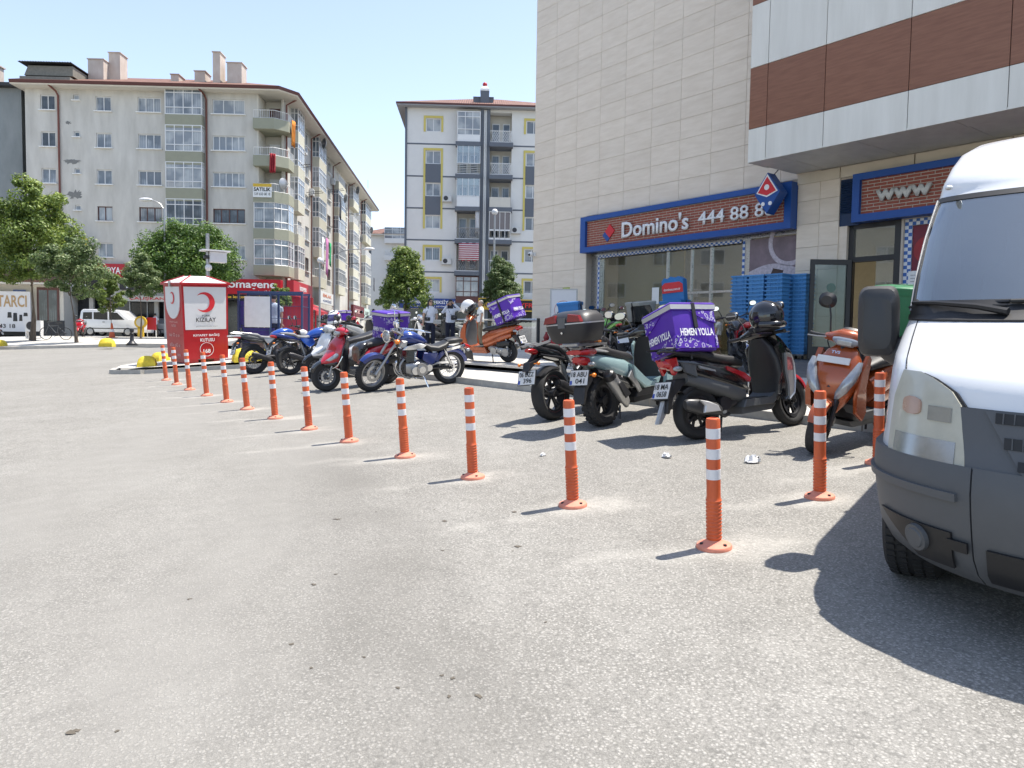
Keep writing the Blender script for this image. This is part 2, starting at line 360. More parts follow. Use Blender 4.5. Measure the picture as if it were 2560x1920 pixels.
def kerb_run(P, parent, d, zf, h, w, length, nm='kerb_stone'):
    L = [0]
    for a, c in zip(P, P[1:]): L.append(L[-1]+math.dist(a, c))
    pos = 0
    def at(q):
        for k in range(len(L)-1):
            if q <= L[k+1]+1e-6: t = (q-L[k])/max(1e-6, L[k+1]-L[k]); return P[k][0]*(1-t)+P[k+1][0]*t, P[k][1]*(1-t)+P[k+1][1]*t
        return P[-1]
    while pos < L[-1]-.3:
        e = min(L[-1], pos+length-.012); (x0, y0), (x1, y1) = at(pos), at(e)
        dx, dy = x1-x0, y1-y0; n = math.hypot(dx, dy); ox, oy = -dy/n*d, dx/n*d; r = rnd.uniform(-.006, .006)
        z0, z1 = zf(x0, y0)+r, zf(x1, y1)+r
        mb = MB(); c = .02
        prof = [(0, -.12), (0, h-c), (c, h), (w, h), (w, -.12)]
        mb.rings([[(x0+ox*a, y0+oy*a, z0+b) for a, b in prof], [(x1+ox*a, y1+oy*a, z1+b) for a, b in prof]])
        put(nm, mb, STONE, parent); pos += length
kerb_run(kp[:9], kerb, 1, lambda x, y: gz(x, y), .09, .16, .95)
# ---- upper plaza: a sloping sheet of slabs
def P3(s, o, dz=0): x, y = wall_xy(s, o); return (x, y, pz(x, y)+dz)
mb = MB(); ss = [27, 20, 10, 0, -6, -14, -30]; oo = [7.79, 4, 0, -2, -14]
for s in ss:
    for o in oo: mb.v.append(P3(s, o, -.025))
for k in range(len(ss)-1):
    for i in range(len(oo)-1): a = k*5+i; mb.f.append((a, a+5, a+6, a+1))
mb.rings([[P3(27, 7.79, -.025), P3(-30, 7.79, -.025)], [P3(27, 7.79, -.35), P3(-30, 7.79, -.35)]], cap=False)
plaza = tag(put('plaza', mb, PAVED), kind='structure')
ex = (Vector(P3(1, 0))-Vector(P3(0, 0))).normalized(); eo = (Vector(P3(0, 1))-Vector(P3(0, 0))).normalized(); en = ex.cross(eo).normalized()
if en.z < 0: en = -en
SM = Matrix((ex, eo, en)).transposed()
slab_me = {}
for key, (w, h) in {'a': (1.2, .6)}.items():
    b = MB().loft('z', [(-.03, 0, 0, w/2-.004, h/2-.004, 60), (-.004, 0, 0, w/2-.004, h/2-.004, 60), (0, 0, 0, w/2-.008, h/2-.008, 60)], n=16); 
    b = MB(); q = [(-.04, w/2-.003, h/2-.003), (-.003, w/2-.003, h/2-.003), (0, w/2-.006, h/2-.006)]
    b.rings([[(-a, -c, z), (a, -c, z), (a, c, z), (-a, c, z)] for z, a, c in q]); slab_me[key] = b.mesh('paving_slab')
    slab_me[key].materials.append(PAVE)
for i in range(-4, 18):
    for j in range(12):
        s, o = (i+.5)*1.2+(.6 if j % 2 else 0), .3+j*.6
        if s > 20: continue
        x, y, z = P3(s, o, rnd.uniform(-.003, .003))
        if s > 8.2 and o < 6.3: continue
        ob = put('paving_slab', slab_me['a'], parent=plaza); ob.matrix_world = Matrix.Translation((x, y, z)) @ SM.to_4x4()
pk_me = MB().rings([[(-1.195, -c, z), (1.195, -c, z), (1.195, c, z), (-1.195, c, z)] for z, c in ((-.04, .1), (-.003, .1), (0, .097))]).mesh('shaded_plank'); SHADEDECK = grain('shade_toned_deck', (.085,.088,.09), (.15,.152,.152), .8, (.5, 4, 4), 7, .2, 3); pk_me.materials.append(SHADEDECK)  # forecourt planks: the building's shade is put into their dark colour
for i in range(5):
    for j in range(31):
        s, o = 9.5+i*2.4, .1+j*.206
        x, y, z = P3(s, o, rnd.uniform(-.002, .002)); ob = put('shaded_plank', pk_me, parent=plaza); ob.matrix_world = Matrix.Translation((x, y, z)) @ SM.to_4x4()
st = MB(); st.rings([[(-.597, -.15, z), (.597, -.15, z), (.597, .15, z), (-.597, .15, z)] for z in (-.05, -.004)]+[[(-.59, -.142, 0), (.59, -.142, 0), (.59, .142, 0), (-.59, .142, 0)]])
st_me = st.mesh('edge_stone'); st_me.materials.append(PAVE)
for i in range(-3, 18):
    x, y, z = P3((i+.5)*1.2, 7.66, .004); ob = put('edge_stone', st_me, parent=plaza); ob.matrix_world = Matrix.Translation((x, y, z)) @ SM.to_4x4()
# far pavement by the left buildings
mb = MB(); fk = [(-60, 34.5), (-23.9, 35.4), (-14.6, 32.5), (-12.5, 33.5), (-12.2, 36), (-13.6, 50), (-14, 110)]; bk = [(-60, 60), (-40, 60), (-17, 57.5), (-16.8, 57.4), (-16.8, 57.4), (-16.8, 57.5), (-19.5, 108)]
A, B = resample(fk, bk, 1.5)
for (ax, ay), (bx, by) in zip(A, B):
    for t in (0, 0, .2, .5, 1):
        x, y = ax*(1-t)+bx*t, ay*(1-t)+by*t; mb.v.append((x, y, gz(x, y)+.13))
for k in range(len(A)): x, y, z = mb.v[k*5]; mb.v[k*5] = (x, y, z-.25)
for k in range(len(A)-1):
    for i in range(4): a = k*5+i; mb.f.append((a, a+5, a+6, a+1))
tag(put('far_pavement', mb, PAVE), kind='structure')
# ================================================================== bollards
ORANGE = grain('orange_plastic', (.42,.07,.024), (.68,.13,.036), .5, (1, 1, .4), 9, .04, 9); ORDUST = mat('dusty_orange_base', (.66,.24,.16), .7, var=.2, vs=30)
BAND = mat('white_band', (.72,.71,.72), .4, var=.08, vs=40, bump=.05, bs=400)
prof = [(.0405, .03)]
for k in range(11): z = .05+k*.0215; prof += [(.041, z), (.0445, z+.005), (.0455, z+.01), (.041, z+.0165)]
prof += [(.0395, .30), (.0395, .735), (.036, .746), (.022, .75), (.02, .744), (.0, .744)]
b_root = empty('bollard', (0, 0, 0))
post = put('post', MB().lathe(prof, n=28), ORANGE, b_root)
for z in (.3975, .515, .632): put('band', MB().lathe([(.0385, z), (.0404, z+.001), (.0404, z+.059), (.0385, z+.06)], n=28), BAND, b_root)
put('base', MB().lathe([(.1, -.012), (.102, .006), (.096, .016), (.07, .026), (.05, .036), (.043, .045), (.0, .045)], n=28), ORDUST, b_root)
for k in range(3): a = 2.1*k+.9; put('bolt', MB().cyl((.076*math.cos(a), .076*math.sin(a), .014), (.076*math.cos(a), .076*math.sin(a), .03), .0105, n=8), DARK, b_root)
words = 'first second third fourth fifth sixth seventh eighth ninth tenth eleventh twelfth'.split()
tilt = [-.035,-.02,-.02,-.03,-.04,-.045,-.02,-.035,-.03,-.03,0,-.02,.0,0,.015]
for i, (x, y) in enumerate(BOLL):
    o = b_root if i == 0 else copy_tree(b_root)
    q = Vector((GN.x+tilt[i]*.5, GN.y+rnd.uniform(-.01, .01), GN.z)).normalized().to_track_quat('Z', 'Y')
    o.rotation_mode = 'QUATERNION'; o.rotation_quaternion = q @ Euler((0, 0, rnd.uniform(0, 6.28))).to_quaternion(); o.location = (x, y, gz(x, y)+.006)
    lab = {12: 'largest orange banded bollard, alone in front at the row corner', 13: 'orange banded bollard right of the corner one, before the orange scooter', 14: 'rightmost orange banded bollard beside the white van', 0: 'leftmost orange banded bollard, by the red donation bin'}.get(i, 'orange banded bollard, %s of the row counted from the donation bin' % words[min(i, 11)])
    tag(o, lab, 'bollard', 'orange bollards around the parking bay')
# ================================================================== shopping centre on the right
def wall_holes(w0, w1, z0, z1, holes, y=0., reveal=.15, back=True):
    # flat wall in the local xz plane with rectangular openings and their reveals
    xs = sorted({w0, w1, *[h[0] for h in holes], *[h[1] for h in holes]}); zs = sorted({z0, z1, *[h[2] for h in holes], *[h[3] for h in holes]})
    xs = [x for x in xs if w0 <= x <= w1]; zs = [z for z in zs if z0 <= z <= z1]
    mb = MB(); idx = {}
    def V(x, z):
        if (x, z) not in idx: idx[(x, z)] = len(mb.v); mb.v.append((x, y, z))
        return idx[(x, z)]
    for i in range(len(xs)-1):
        for j in range(len(zs)-1):
            cx, cz = (xs[i]+xs[i+1])/2, (zs[j]+zs[j+1])/2
            if any(h[0] < cx < h[1] and h[2] < cz < h[3] for h in holes): continue
            mb.f.append((V(xs[i], zs[j]), V(xs[i+1], zs[j]), V(xs[i+1], zs[j+1]), V(xs[i], zs[j+1])))
    for a, b, c, d in holes:
        mb.rings([[(a, y, c), (b, y, c), (b, y, d), (a, y, d)], [(a, y+reveal, c), (b, y+reveal, c), (b, y+reveal, d), (a, y+reveal, d)]], cap=False)
    return mb
MROT = R(-52.5)
TRAV = grain('travertine', (.68,.585,.47), (.79,.7,.585), .55, (.6, 1, 3.2), 8, .06, 2.2)
CREAM = mat('cream_panel', (.64,.57,.45), .6, var=.08, vs=2)
PWHITE = grain('grey_white_panel', (.63,.615,.555), (.75,.735,.675), .45, (1.8, 1, .22), 6, 0, 1.6)
PBROWN = grain('wood_panel', (.19,.075,.038), (.27,.12,.065), .38, (.8, 1, 9), 7, .05, 2.5)
BLUE = mat('sign_blue', (.008,.07,.3), .42, var=.08); BRICK = mat('brick_red', (.29,.075,.048), .7, var=.25, vs=9, bump=.2, bs=60); MORTAR = mat('mortar', (.5,.44,.37), .8, var=.1)
FRAME = mat('anthracite_frame', (.02,.02,.022), .4, var=.1); SHOPGLASS = glassy('shop_glass', (.78,.81,.78), 2.4)
mall = empty('shopping_centre', (*WP, 0), MROT, 'tall beige stone-clad shopping centre with brown-and-white panelled bay', 'building')
OPEN = [(2.8, 10.47, .6, 5.45), (11.58, 13.05, .6, 5.4), (13.1, 19, .6, 4.3)]
wall = put('wall', wall_holes(0, 32, .4, 16.6, OPEN, .035, .5), MORTAR, mall)
put('rear_block', MB().bx(0, .3, .04, 16, .4, 16.6).bx(.3, 32, 9, 16, .4, 16.55).bx(.3, 32, .04, 9, 5.6, 16.58), CREAM, mall)
def cut(rect, holes):
    a, b, c, d = rect
    for h in holes:
        if a < h[1] and b > h[0] and c < h[3] and d > h[2]:
            opts = [(a, min(b, h[0]), c, d), (max(a, h[1]), b, c, d), (a, b, c, min(d, h[2])), (a, b, max(c, h[3]), d)]
            opts = [o for o in opts if o[1]-o[0] > .06 and o[3]-o[2] > .06]
            if not opts: return None
            a, b, c, d = max(opts, key=lambda o: (o[1]-o[0])*(o[3]-o[2]))
    return a, b, c, d
tile_me = {}
def tile(parent, rect, m, y0, th, nm, cache):
    a, b, c, d = rect; w, h = round(b-a, 3), round(d-c, 3); k = (w, h, m.name)
    if k not in cache:
        g = .003; q = [(th, w/2-g, h/2-g), (.004, w/2-g, h/2-g), (0, w/2-g-.004, h/2-g-.004)]
        t = MB().rings([[(-u, y, -v), (u, y, -v), (u, y, v), (-u, y, v)] for y, u, v in q]).mesh(nm); t.materials.append(m); cache[k] = t
    return put(nm, cache[k], parent=parent, loc=((a+b)/2, y0, (c+d)/2))
TW, TH = 1.107, .57
for k in range(11):
    for j in range(-7, 17):
        r = (k*TW, (k+1)*TW, 5.02+j*TH, 5.02+(j+1)*TH)
        if r[0] > 10.3 and r[2] > 5.2: continue
        r = (r[0], min(r[1], 11.58), max(r[2], 1.02), r[3])
        if r[3]-r[2] < .1 or r[1]-r[0] < .05: continue
        if r[0] < 10.47 < r[1] and r[3] < 5.5 and r[2] > 1: r = (10.47, r[1], r[2], r[3])
        else: r = cut(r, OPEN)
        if r: tile(wall, r, TRAV, 0, .03, 'stone_tile', tile_me)
# projecting upper bay with panel rows
bay = put('upper_bay', MB().bx(10.43, 31, -1.97, .03, 5.73, 16.6), DARK, mall)
cs = [10.4, 10.87, 12.28, 14.05, 15.8, 17.55, 19.3, 21.05, 22.8, 24.5, 26.3]; zsr = [5.69, 6.46, 7.85, 9.27, 10.66, 12.05, 13.5]
for i in range(len(cs)-1):
    for j in range(len(zsr)-1): tile(bay, (cs[i]+.004, cs[i+1]-.004, zsr[j]+.002, zsr[j+1]-.002), PBROWN if j % 2 else PWHITE, -2.0, .03, 'cladding_panel', tile_me)
for j in range(len(zsr)-1):
    tile(bay, (-2, -1.2, zsr[j], zsr[j+1]), PBROWN if j % 2 else PWHITE, 0, .03, 'cladding_panel', tile_me)
    o = bay.children[-1]; o.location = (10.4, -1.6, (zsr[j]+zsr[j+1])/2); o.rotation_euler = (0, 0, R(-90))
sof = [10.4, 11.2, 13, 14.9, 16.8, 18.7, 20.6, 23]
for i in range(len(sof)-1):
    for (ya, yb) in ((-1.99, -1.35), (-1.34, .02)): put('soffit_panel', MB().bx(sof[i]+.008, sof[i+1]-.008, ya, yb-.004, 5.70+.02*(yb > 0), 5.74), PWHITE, bay)
for a, b in ((10.47, 11.58), (11.6, 13.3), (13.32, 15.2), (15.22, 17.2), (17.22, 20)): put('fascia_panel', MB().bx(a, b-.01, -.03, .03, 5.44, 5.69), CREAM, mall)
# shop interior seen through the glass
INT = mat('interior_wall', (.5,.46,.36), .8, var=.1); INTF = mat('interior_floor', (.22,.21,.2), .5, var=.1); OLIVE = mat('olive_partition', (.3,.22,.03), .6, var=.15, vs=2)
put('interior', MB().bx(.4, 20, 7, 7.1, .6, 5.4).bx(.4, 20, .6, 7, 5.35, 5.42), INT, mall)
put('interior_floor', MB().bx(.4, 20, .55, 7, .9, 1.12), INTF, mall)
put('partition', MB().bx(3.2, 6.0, 1.1, 1.15, 1.12, 4.3), OLIVE, mall)
put('counter', MB().bx(6.3, 10.4, 3.5, 4.2, 1.12, 2.2).bx(13.3, 13.5, .6, 6, 1.12, 5), INT, mall)
LAMPFILL = mat('ceiling_lamp_fill', (1,.9,.72), .5, var=0, emit=9)
for s in (4.2, 6.4, 8.4, 9.8, 12.4): put('ceiling_lamp_fill', MB().bx(s-.35, s+.35, 2.2, 2.9, 5.32, 5.345), LAMPFILL, mall)  # large glowing panels added to brighten the shop interior
for s in (4.2, 6.0, 7.8, 9.4): put('ceiling_lamp_fill', MB().bx(s-.06, s+.06, .72, .84, 5.32, 5.345), LAMPFILL, mall)
# shop front glazing
win = put('shop_window', MB().bx(2.8, 3.2, .25, .5, 1.05, 4.45).bx(8.72, 8.98, .25, .42, 1.05, 4.45).bx(2.8, 10.47, .22, .5, 4.28, 5.45).bx(6.0, 6.05, .3, .4, 1.05, 4.3).bx(6.91, 6.95, .3, .4, 1.05, 4.3).bx(7.6, 7.66, .3, .4, 1.05, 4.3).bx(6.05, 8.72, .3, .4, 2.9, 2.96).bx(3.2, 8.72, .28, .42, 1.0, 1.14), STEEL, mall)
for a, b, c, d in ((3.2, 6.0, 1.14, 4.28), (6.05, 6.91, 2.96, 4.28), (6.95, 7.6, 2.96, 4.28), (7.66, 8.72, 2.96, 4.28), (6.05, 6.91, 1.14, 2.9), (6.95, 7.6, 1.14, 2.9), (7.66, 8.72, 1.14, 2.9)):
    put('pane', MB().bx(a, b, .345, .352, c, d), SHOPGLASS, win)
def checker(name, c0, c1, sc):
    if name in _m: return _m[name]
    m = mat(name, c0, .6, var=0); N, L, b = nodes_of(m); ch = N.new('ShaderNodeTexChecker'); ch.inputs['Scale'].default_value = sc; ch.inputs[1].default_value = (*c0, 1); ch.inputs[2].default_value = (*c1, 1)
    L.new(N['Texture Coordinate'].outputs['Object'], ch.inputs['Vector']); L.new(ch.outputs[0], b.inputs['Base Color']); return m
CHK = checker('gingham', (.05,.14,.42), (.7,.72,.75), 12.5)
put('gingham_strip', MB().bx(3.1, 3.2, .24, .248, 1.1, 4.28).bx(3.2, 8.7, .21, .218, 4.2, 4.29).bx(8.72, 8.8, .24, .246, 1.1, 4.28), CHK, win)
put('notice', MB().bx(5.42, 5.7, .335, .34, 2.65, 3.15), WHITE, win); put('notice', MB().bx(6.1, 6.35, .335, .34, 2.3, 2.62), WHITE, win)
put('round_sticker', MB().cyl((6.2, .338, 3.1), (6.2, .333, 3.1), .17, n=20), LETB, win)
# poster of powdered cocoa
POST = mat('cocoa_print', (.2,.15,.17), .5, var=.5, vs=1.6); POW = mat('powder_print', (.5,.45,.5), .55, var=.45, vs=14); COC = mat('cocoa_dark', (.06,.035,.03), .6, var=.4, vs=10)
pr = empty('poster', (*wall_xy(9.72, -.2), 0), MROT, 'brown and white cocoa powder poster behind the blue crates', 'poster')
put('print', MB().bx(-.74, .74, 0, .03, 1.2, 4.25), POST, pr)
put('bowl_print', MB().lathe([(.62, 0), (.62, .006), (.55, .008), (.5, .006), (.5, 0)], (.45, -.008, 4.1), 'y', 36, closed=True), POW, pr)
put('mound_print', MB().slab([(-.74, 3.0), (.74, 3.0)]+[(.74-1.48*i/14, 3.25+.32*math.sin(math.pi*(.15+.7*i/14))) for i in range(15)], -.008, -.002), POW, pr)
put('crumb_print', MB().slab([(-.1, 3.25), (.25, 3.2), (.3, 3.38), (0, 3.45)], -.014, -.009), COC, pr)
# signs with blue frames and brick panels
def brick_sign(name, label, s0, s1, z0, z1, i0, i1, y):
    x, y_ = wall_xy(s0, 0); r = empty(name, (x, y_, 0), MROT, label, 'sign', 'blue framed brick signs'); w = s1-s0; a, b = i0-s0, i1-s0
    put('frame', MB().bx(0, w, y, 0, z0, z0+.17).bx(0, w, y, 0, z1-.15, z1).bx(0, a, y, 0, z0+.17, z1-.15).bx(b, w, y, 0, z0+.17, z1-.15), BLUE, r)
    pn = put('brick_panel', MB().bx(a, b, y+.1, -.01, z0+.17, z1-.15), MORTAR, r); zz = z0+.178; j = 0; bw, bh = .292, .0742
    while zz < z1-.17:
        s = a+.006-(bw/2 if j % 2 else 0)
        while s < b-.03:
            e = min(s+bw-.014, b-.006); q = max(s, a+.006)
            if e-q > .03: tile(pn, (q, e, zz, zz+bh-.012), BRICK, y+.088, .014, 'brick', tile_me)
            s += bw
        zz += bh; j += 1
    return r
s1 = brick_sign('shop_sign', 'long blue-framed brick sign above the shop window, white lettering', 2.79, 10.47, 4.36, 5.51, 3.02, 10.28, -.28)
text("Domino's", LETW, s1, (3.17, -.245, 4.92), width=2.6, height=.5, extrude=.03, bold=.02)
text("444 88 88", LETW, s1, (6.0, -.245, 4.92), width=2.4, height=.36, extrude=.03, bold=.01)
put('logo_tile', MB().box((1.3, -.2, 4.95), (.3, .05, .3), Euler((0, R(45), 0))), LETR, s1); put('logo_tile', MB().box((1.19, -.19, 4.84), (.3, .05, .3), Euler((0, R(45), 0))), BLUE, s1)
s2 = brick_sign('shop_sign', 'blue-framed brick sign with raised www letters above the shop door', 12.05, 19, 4.31, 5.41, 12.22, 18.8, -.3)
text('www', mat('letter_grey', (.55,.54,.5), .5, var=.05), s2, (1.16, -.235, 4.84), width=1.2, height=.24, extrude=.09, bold=.035)
# projecting diamond sign
lx, ly = wall_xy(10.12, .62)
ds = empty('diamond_sign', (lx, ly, 5.2), MROT, 'blue diamond-shaped sign with red face and white dot beside the bay', 'sign')
sq = lambda k: [(0, k), (k*.72, 0), (0, -k), (-k*.72, 0)]
put('housing', MB().slab(sq(.5), -.16, .16), BLUE, ds)
put('white_border', MB().slab([(0, .46), (.3, .02), (0, -.1), (-.3, .02)], -.172, -.158), LETW, ds)
put('red_face', MB().slab([(0, .4), (.255, .03), (0, -.06), (-.255, .03)], -.18, -.17), LETR, ds)
put('dot', MB().cyl((0, -.178, .14), (0, -.186, .14), .07, n=18), LETW, ds)
put('dot', MB().cyl((-.1, -.165, -.26), (-.1, -.175, -.26), .05, n=14), LETW, ds); put('dot', MB().cyl((.1, -.165, -.26), (.1, -.175, -.26), .05, n=14), LETW, ds)
put('bracket', MB().bx(-.03, .03, .16, .6, -.05, .05).tube([(0, .1, .48), (.12, .3, .75)], .012), DARK, ds)
# doorway with louvres, transom and open leaf
dr = empty('shop_door', (*wall_xy(11.58, 0), 0), MROT, 'dark framed glass shop door standing open beside blue louvres', 'door')
put('frame', MB().bx(.2, .32, .12, .24, 1.1, 4.3).bx(1.32, 1.48, .05, .24, 1.1, 4.3).bx(.32, 1.32, .12, .24, 3.44, 3.56).bx(.2, 1.48, .12, .24, 4.22, 4.34), FRAME, dr)
put('pane', MB().bx(.32, 1.32, .17, .177, 3.56, 4.22), SHOPGLASS, dr); put('pane', MB().bx(.86, 1.32, .17, .177, 1.12, 3.44), SHOPGLASS, dr)
lf = put('leaf', MB().bx(0, .1, -.03, .03, 0, 2.36).bx(.86, .96, -.03, .03, 0, 2.36).bx(.1, .86, -.03, .03, 2.24, 2.36).bx(.1, .86, -.03, .03, 0, .3), FRAME, dr, (.3, .1, 1.14), (0, 0, R(-128)))
put('pane', MB().bx(.1, .86, -.004, .004, .3, 2.24), glassy('door_glass', (.7,.75,.73), 1.25), lf); put('handle', MB().tube([(.8, -.03, .95), (.8, -.09, .95), (.8, -.09, 1.35), (.8, -.03, 1.35)], .014), STEEL, lf)
put('sticker', MB().cyl((.45, -.006, 1.7), (.45, -.01, 1.7), .11, n=20), mat('green_sticker', (.01,.22,.15), .5), lf)
lv = put('louvre_panel', MB().bx(0, .46, .04, .1, 4.3, 5.42), mat('dark_blue_louvre', (.006,.03,.09), .5), dr)
for k in range(14): put('slat', MB().box((.23, .02, 4.62+k*.056), (.42, .06, .012), Euler((R(35), 0, 0))), mat('dark_blue_louvre'), lv)
put('jamb', MB().bx(0, .2, .03, .3, 1.05, 4.3), TRAV, dr)
# right-hand window: gingham border and tomato print
rw = empty('poster_window', (*wall_xy(13.1, 0), 0), MROT, 'red tomato poster with blue gingham border behind the white van', 'poster')
put('gingham_border', MB().bx(0, .16, .1, .14, 1.1, 4.3).bx(.16, 5.8, .1, .14, 4.16, 4.3), CHK, rw)
put('print', MB().bx(.17, 5.8, .12, .16, 1.1, 4.15), mat('tomato_print', (.16,.012,.03), .5, var=.6, vs=1.4), rw)
for k, (a, b, c) in enumerate(((.5, 3.6, .3), (.75, 2.7, .4), (.6, 1.9, .3), (1.4, 3.2, .5))): put('tomato_print', MB().cyl((a, .12, b), (a, .112, b), c, n=28), mat('tomato_red', (.3,.012,.02), .4, var=.5, vs=2), rw)
nt_ = put('notice', MB().bx(.12, .5, .09, .098, 2.55, 3.15), WHITE, rw)
for k in range(6): put('text_line', MB().bx(.17, .45, .085, .09, 3.05-k*.07, 3.062-k*.07), mat('grey_print', (.25,.25,.25), .6), nt_)
# blue dough crates in stacks
CR = [mat('blue_crate_%d' % k, c, .42, var=.08) for k, c in enumerate(((.08,.27,.56), (.095,.3,.6), (.07,.25,.53)))]
def crate_mesh(m, w, d, h):
    b = MB(); b.rings([[(-x, -y, z), (x, -y, z), (x, y, z), (-x, y, z)] for x, y, z in ((w/2-.035, d/2-.035, .004), (w/2-.028, d/2-.028, h-.045), (w/2, d/2, h-.04), (w/2, d/2, h-.012), (w/2-.012, d/2-.012, h-.004), (w/2-.016, d/2-.016, h-.05))])
    for k in (-1, 1):
        b.bx(k*w*.22-.012, k*w*.22+.012, -d/2+.008, -d/2+.03, .01, h-.03)
    b.bx(-w*.06, w*.06, -d/2+.01, -d/2+.035, h*.35, h*.55)
    me = b.mesh('crate'); me.materials.append(m); return me
cms = [crate_mesh(m, .485, .4, .105) for m in CR]
ORD = 'first second third fourth fifth sixth seventh eighth ninth tenth eleventh twelfth thirteenth fourteenth fifteenth sixteenth seventeenth eighteenth nineteenth twentieth'.split()
names_ = ['left-hand front', 'middle front', 'right-hand front', 'rear right-hand']
for q, (s, o, n) in enumerate(((9.52, .78, 20), (10.02, .8, 20), (10.55, .82, 20), (10.86, .3, 20))):
    x, y = wall_xy(s, o); z0 = pz(x, y)
    dl = empty('crate_dolly', (x, y, z0), MROT, 'grey wheeled dolly under the %s crate stack' % names_[q], 'dolly', 'dollies under the crates')
    put('deck', MB().bx(-.23, .23, -.19, .19, .09, .12), ALU, dl)
    for a, b in ((-.18, -.15), (.18, -.15), (-.18, .15), (.18, .15)): put('caster', MB().cyl((a-.012, b, .04), (a+.012, b, .04), .04, n=12).bx(a-.016, a+.016, b-.016, b+.016, .04, .09), BLACK, dl)
    for k in range(n):
        ob = put('dough_crate', cms[(q+k*(k % 3 == 0)) % 3], loc=(x+rnd.uniform(-.004, .004), y+rnd.uniform(-.004, .004), z0+.12+k*.0975), rot=(0, 0, MROT+rnd.uniform(-.012, .012)))
        tag(ob, 'flat blue plastic crate, %s from the top of the %s stack by the door' % (ORD[n-1-k], names_[q]), 'crate', 'crates in the %s stack' % names_[q])
# security camera on the corner
sc_ = empty('security_camera', (*wall_xy(.12, .02), 4.55), MROT, 'small white security camera on the corner of the stone wall', 'camera')
put('mount', MB().bx(-.05, .05, -.04, .02, -.06, .06), WHITE, sc_); put('body', MB().ball((-.05, -.14, 0), (.1, .1, .09)), WHITE, sc_); put('lens', MB().ball((-.03, -.22, -.02), .045), BLACK, sc_)
yn = tag(put('wall_notice', MB().bx(-.18, .18, -.012, 0, -.15, .15), mat('yellow_green_notice', (.45,.5,.1), .6, var=.25, vs=12), None, (*wall_xy(1.85, .0), 3.15), (0, 0, MROT)), 'small yellow-green notice stuck on the stone wall', 'notice')
# ================================================================== apartment buildings
PLAS = grain('grey_plaster', (.46,.44,.395), (.64,.615,.56), .85, (1.2, 1.2, .3), 9, .12, 1.0); PLASG = mat('olive_plaster', (.3,.3,.225), .85, var=.08, vs=2)
CREAMW = mat('cream_wall', (.6,.57,.5), .8, var=.06, vs=2); ROOF = None
FW = mat('white_pvc_frame', (.72,.72,.71), .35, var=.04); FB = mat('brown_frame', (.1,.035,.028), .45, var=.1)
def curtain(name, c0, c1, dark, sc):
    m = mat(name, c0, .12, var=0, coat=.5); nt = m.node_tree; N, L, b = nodes_of(m); tc = N['Texture Coordinate']; oi = N.new('ShaderNodeObjectInfo')
    w = N.new('ShaderNodeTexWave'); w.inputs['Scale'].default_value = sc; w.inputs['Distortion'].default_value = 5; w.inputs['Detail'].default_value = 3
    ad = N.new('ShaderNodeVectorMath'); L.new(tc.outputs['Object'], ad.inputs[0]); L.new(oi.outputs['Location'], ad.inputs[1]); mp = N.new('ShaderNodeMapping'); mp.inputs['Scale'].default_value = (1, 1, .06); L.new(ad.outputs[0], mp.inputs[0]); L.new(mp.outputs[0], w.inputs[0])
    r = ramp(nt, w.outputs['Fac'], [(.1, c0), (.9, c1)]); n = N.new('ShaderNodeTexNoise'); n.inputs['Scale'].default_value = .9; L.new(ad.outputs[0], n.inputs[0])
    rr = ramp(nt, n.outputs['Fac'], [(.42, (0, 0, 0)), (.58, (1, 1, 1))]); mx = N.new('ShaderNodeMix'); mx.data_type = 'RGBA'; mx.inputs['B'].default_value = (*dark, 1)
    L.new(rr.outputs[0], mx.inputs['Factor']); L.new(r.outputs[0], mx.inputs['A']); L.new(mx.outputs['Result'], b.inputs['Base Color']); return m
PC = [curtain('curtained_pane', (.24,.26,.28), (.42,.44,.45), (.14,.16,.18), 2.6), curtain('dim_pane', (.05,.06,.065), (.1,.115,.12), (.03,.035,.04), 2), curtain('net_pane', (.3,.32,.33), (.5,.51,.5), (.22,.24,.26), 3.2), curtain('bluish_pane', (.12,.15,.18), (.2,.24,.28), (.07,.09,.11), 1.6)]
_wm = {}
def window(parent, F, r, cols=2, fm=None, pm=None, rows=(1.,), sill=True, fw=.06, y=.07, nm='window', sillm=None):
    fm = fm or FW; a, b, c, d = r; w, h = round(b-a, 2), round(d-c, 2); k = (w, h, cols, fm.name, tuple(rows), fw)
    if k not in _wm:
        m = MB(); m.bx(-w/2, w/2, 0, .07, -h/2, -h/2+fw).bx(-w/2, w/2, 0, .07, h/2-fw, h/2).bx(-w/2, -w/2+fw, 0, .07, -h/2+fw, h/2-fw).bx(w/2-fw, w/2, 0, .07, -h/2+fw, h/2-fw)
        for i in range(1, cols): x = -w/2+w*i/cols; m.bx(x-fw/2, x+fw/2, .005, .065, -h/2+fw, h/2-fw)
        q = 0
        for t in rows[:-1]: q += t; z = -h/2+h*q; m.bx(-w/2+fw, w/2-fw, .01, .06, z-fw*.4, z+fw*.4)
        fr = m.mesh(nm); p = MB().bx(-w/2+fw*.5, w/2-fw*.5, .04, .05, -h/2+fw*.5, h/2-fw*.5).mesh('pane'); s = MB().bx(-w/2-.1, w/2+.1, -.16, .02, -.06, 0).mesh('sill'); _wm[k] = fr, p, s
    fr, p, s = _wm[k]
    o = put(nm, fr, None, parent); o.matrix_local = F @ Matrix.Translation(((a+b)/2, y, (c+d)/2))
    if not fr.materials: fr.materials.append(fm)
    q = put('pane', p, None, o)
    if not p.materials: p.materials.append(PC[0])
    q.material_slots[0].link = 'OBJECT'; q.material_slots[0].material = pm or rnd.choice((PC[0], PC[0], PC[2], PC[2], PC[3], PC[1]))
    if sill:
        t = put('sill', s, None, o, (0, -y, -h/2));
        if not s.materials: s.materials.append(sillm or WHITE)
    return o
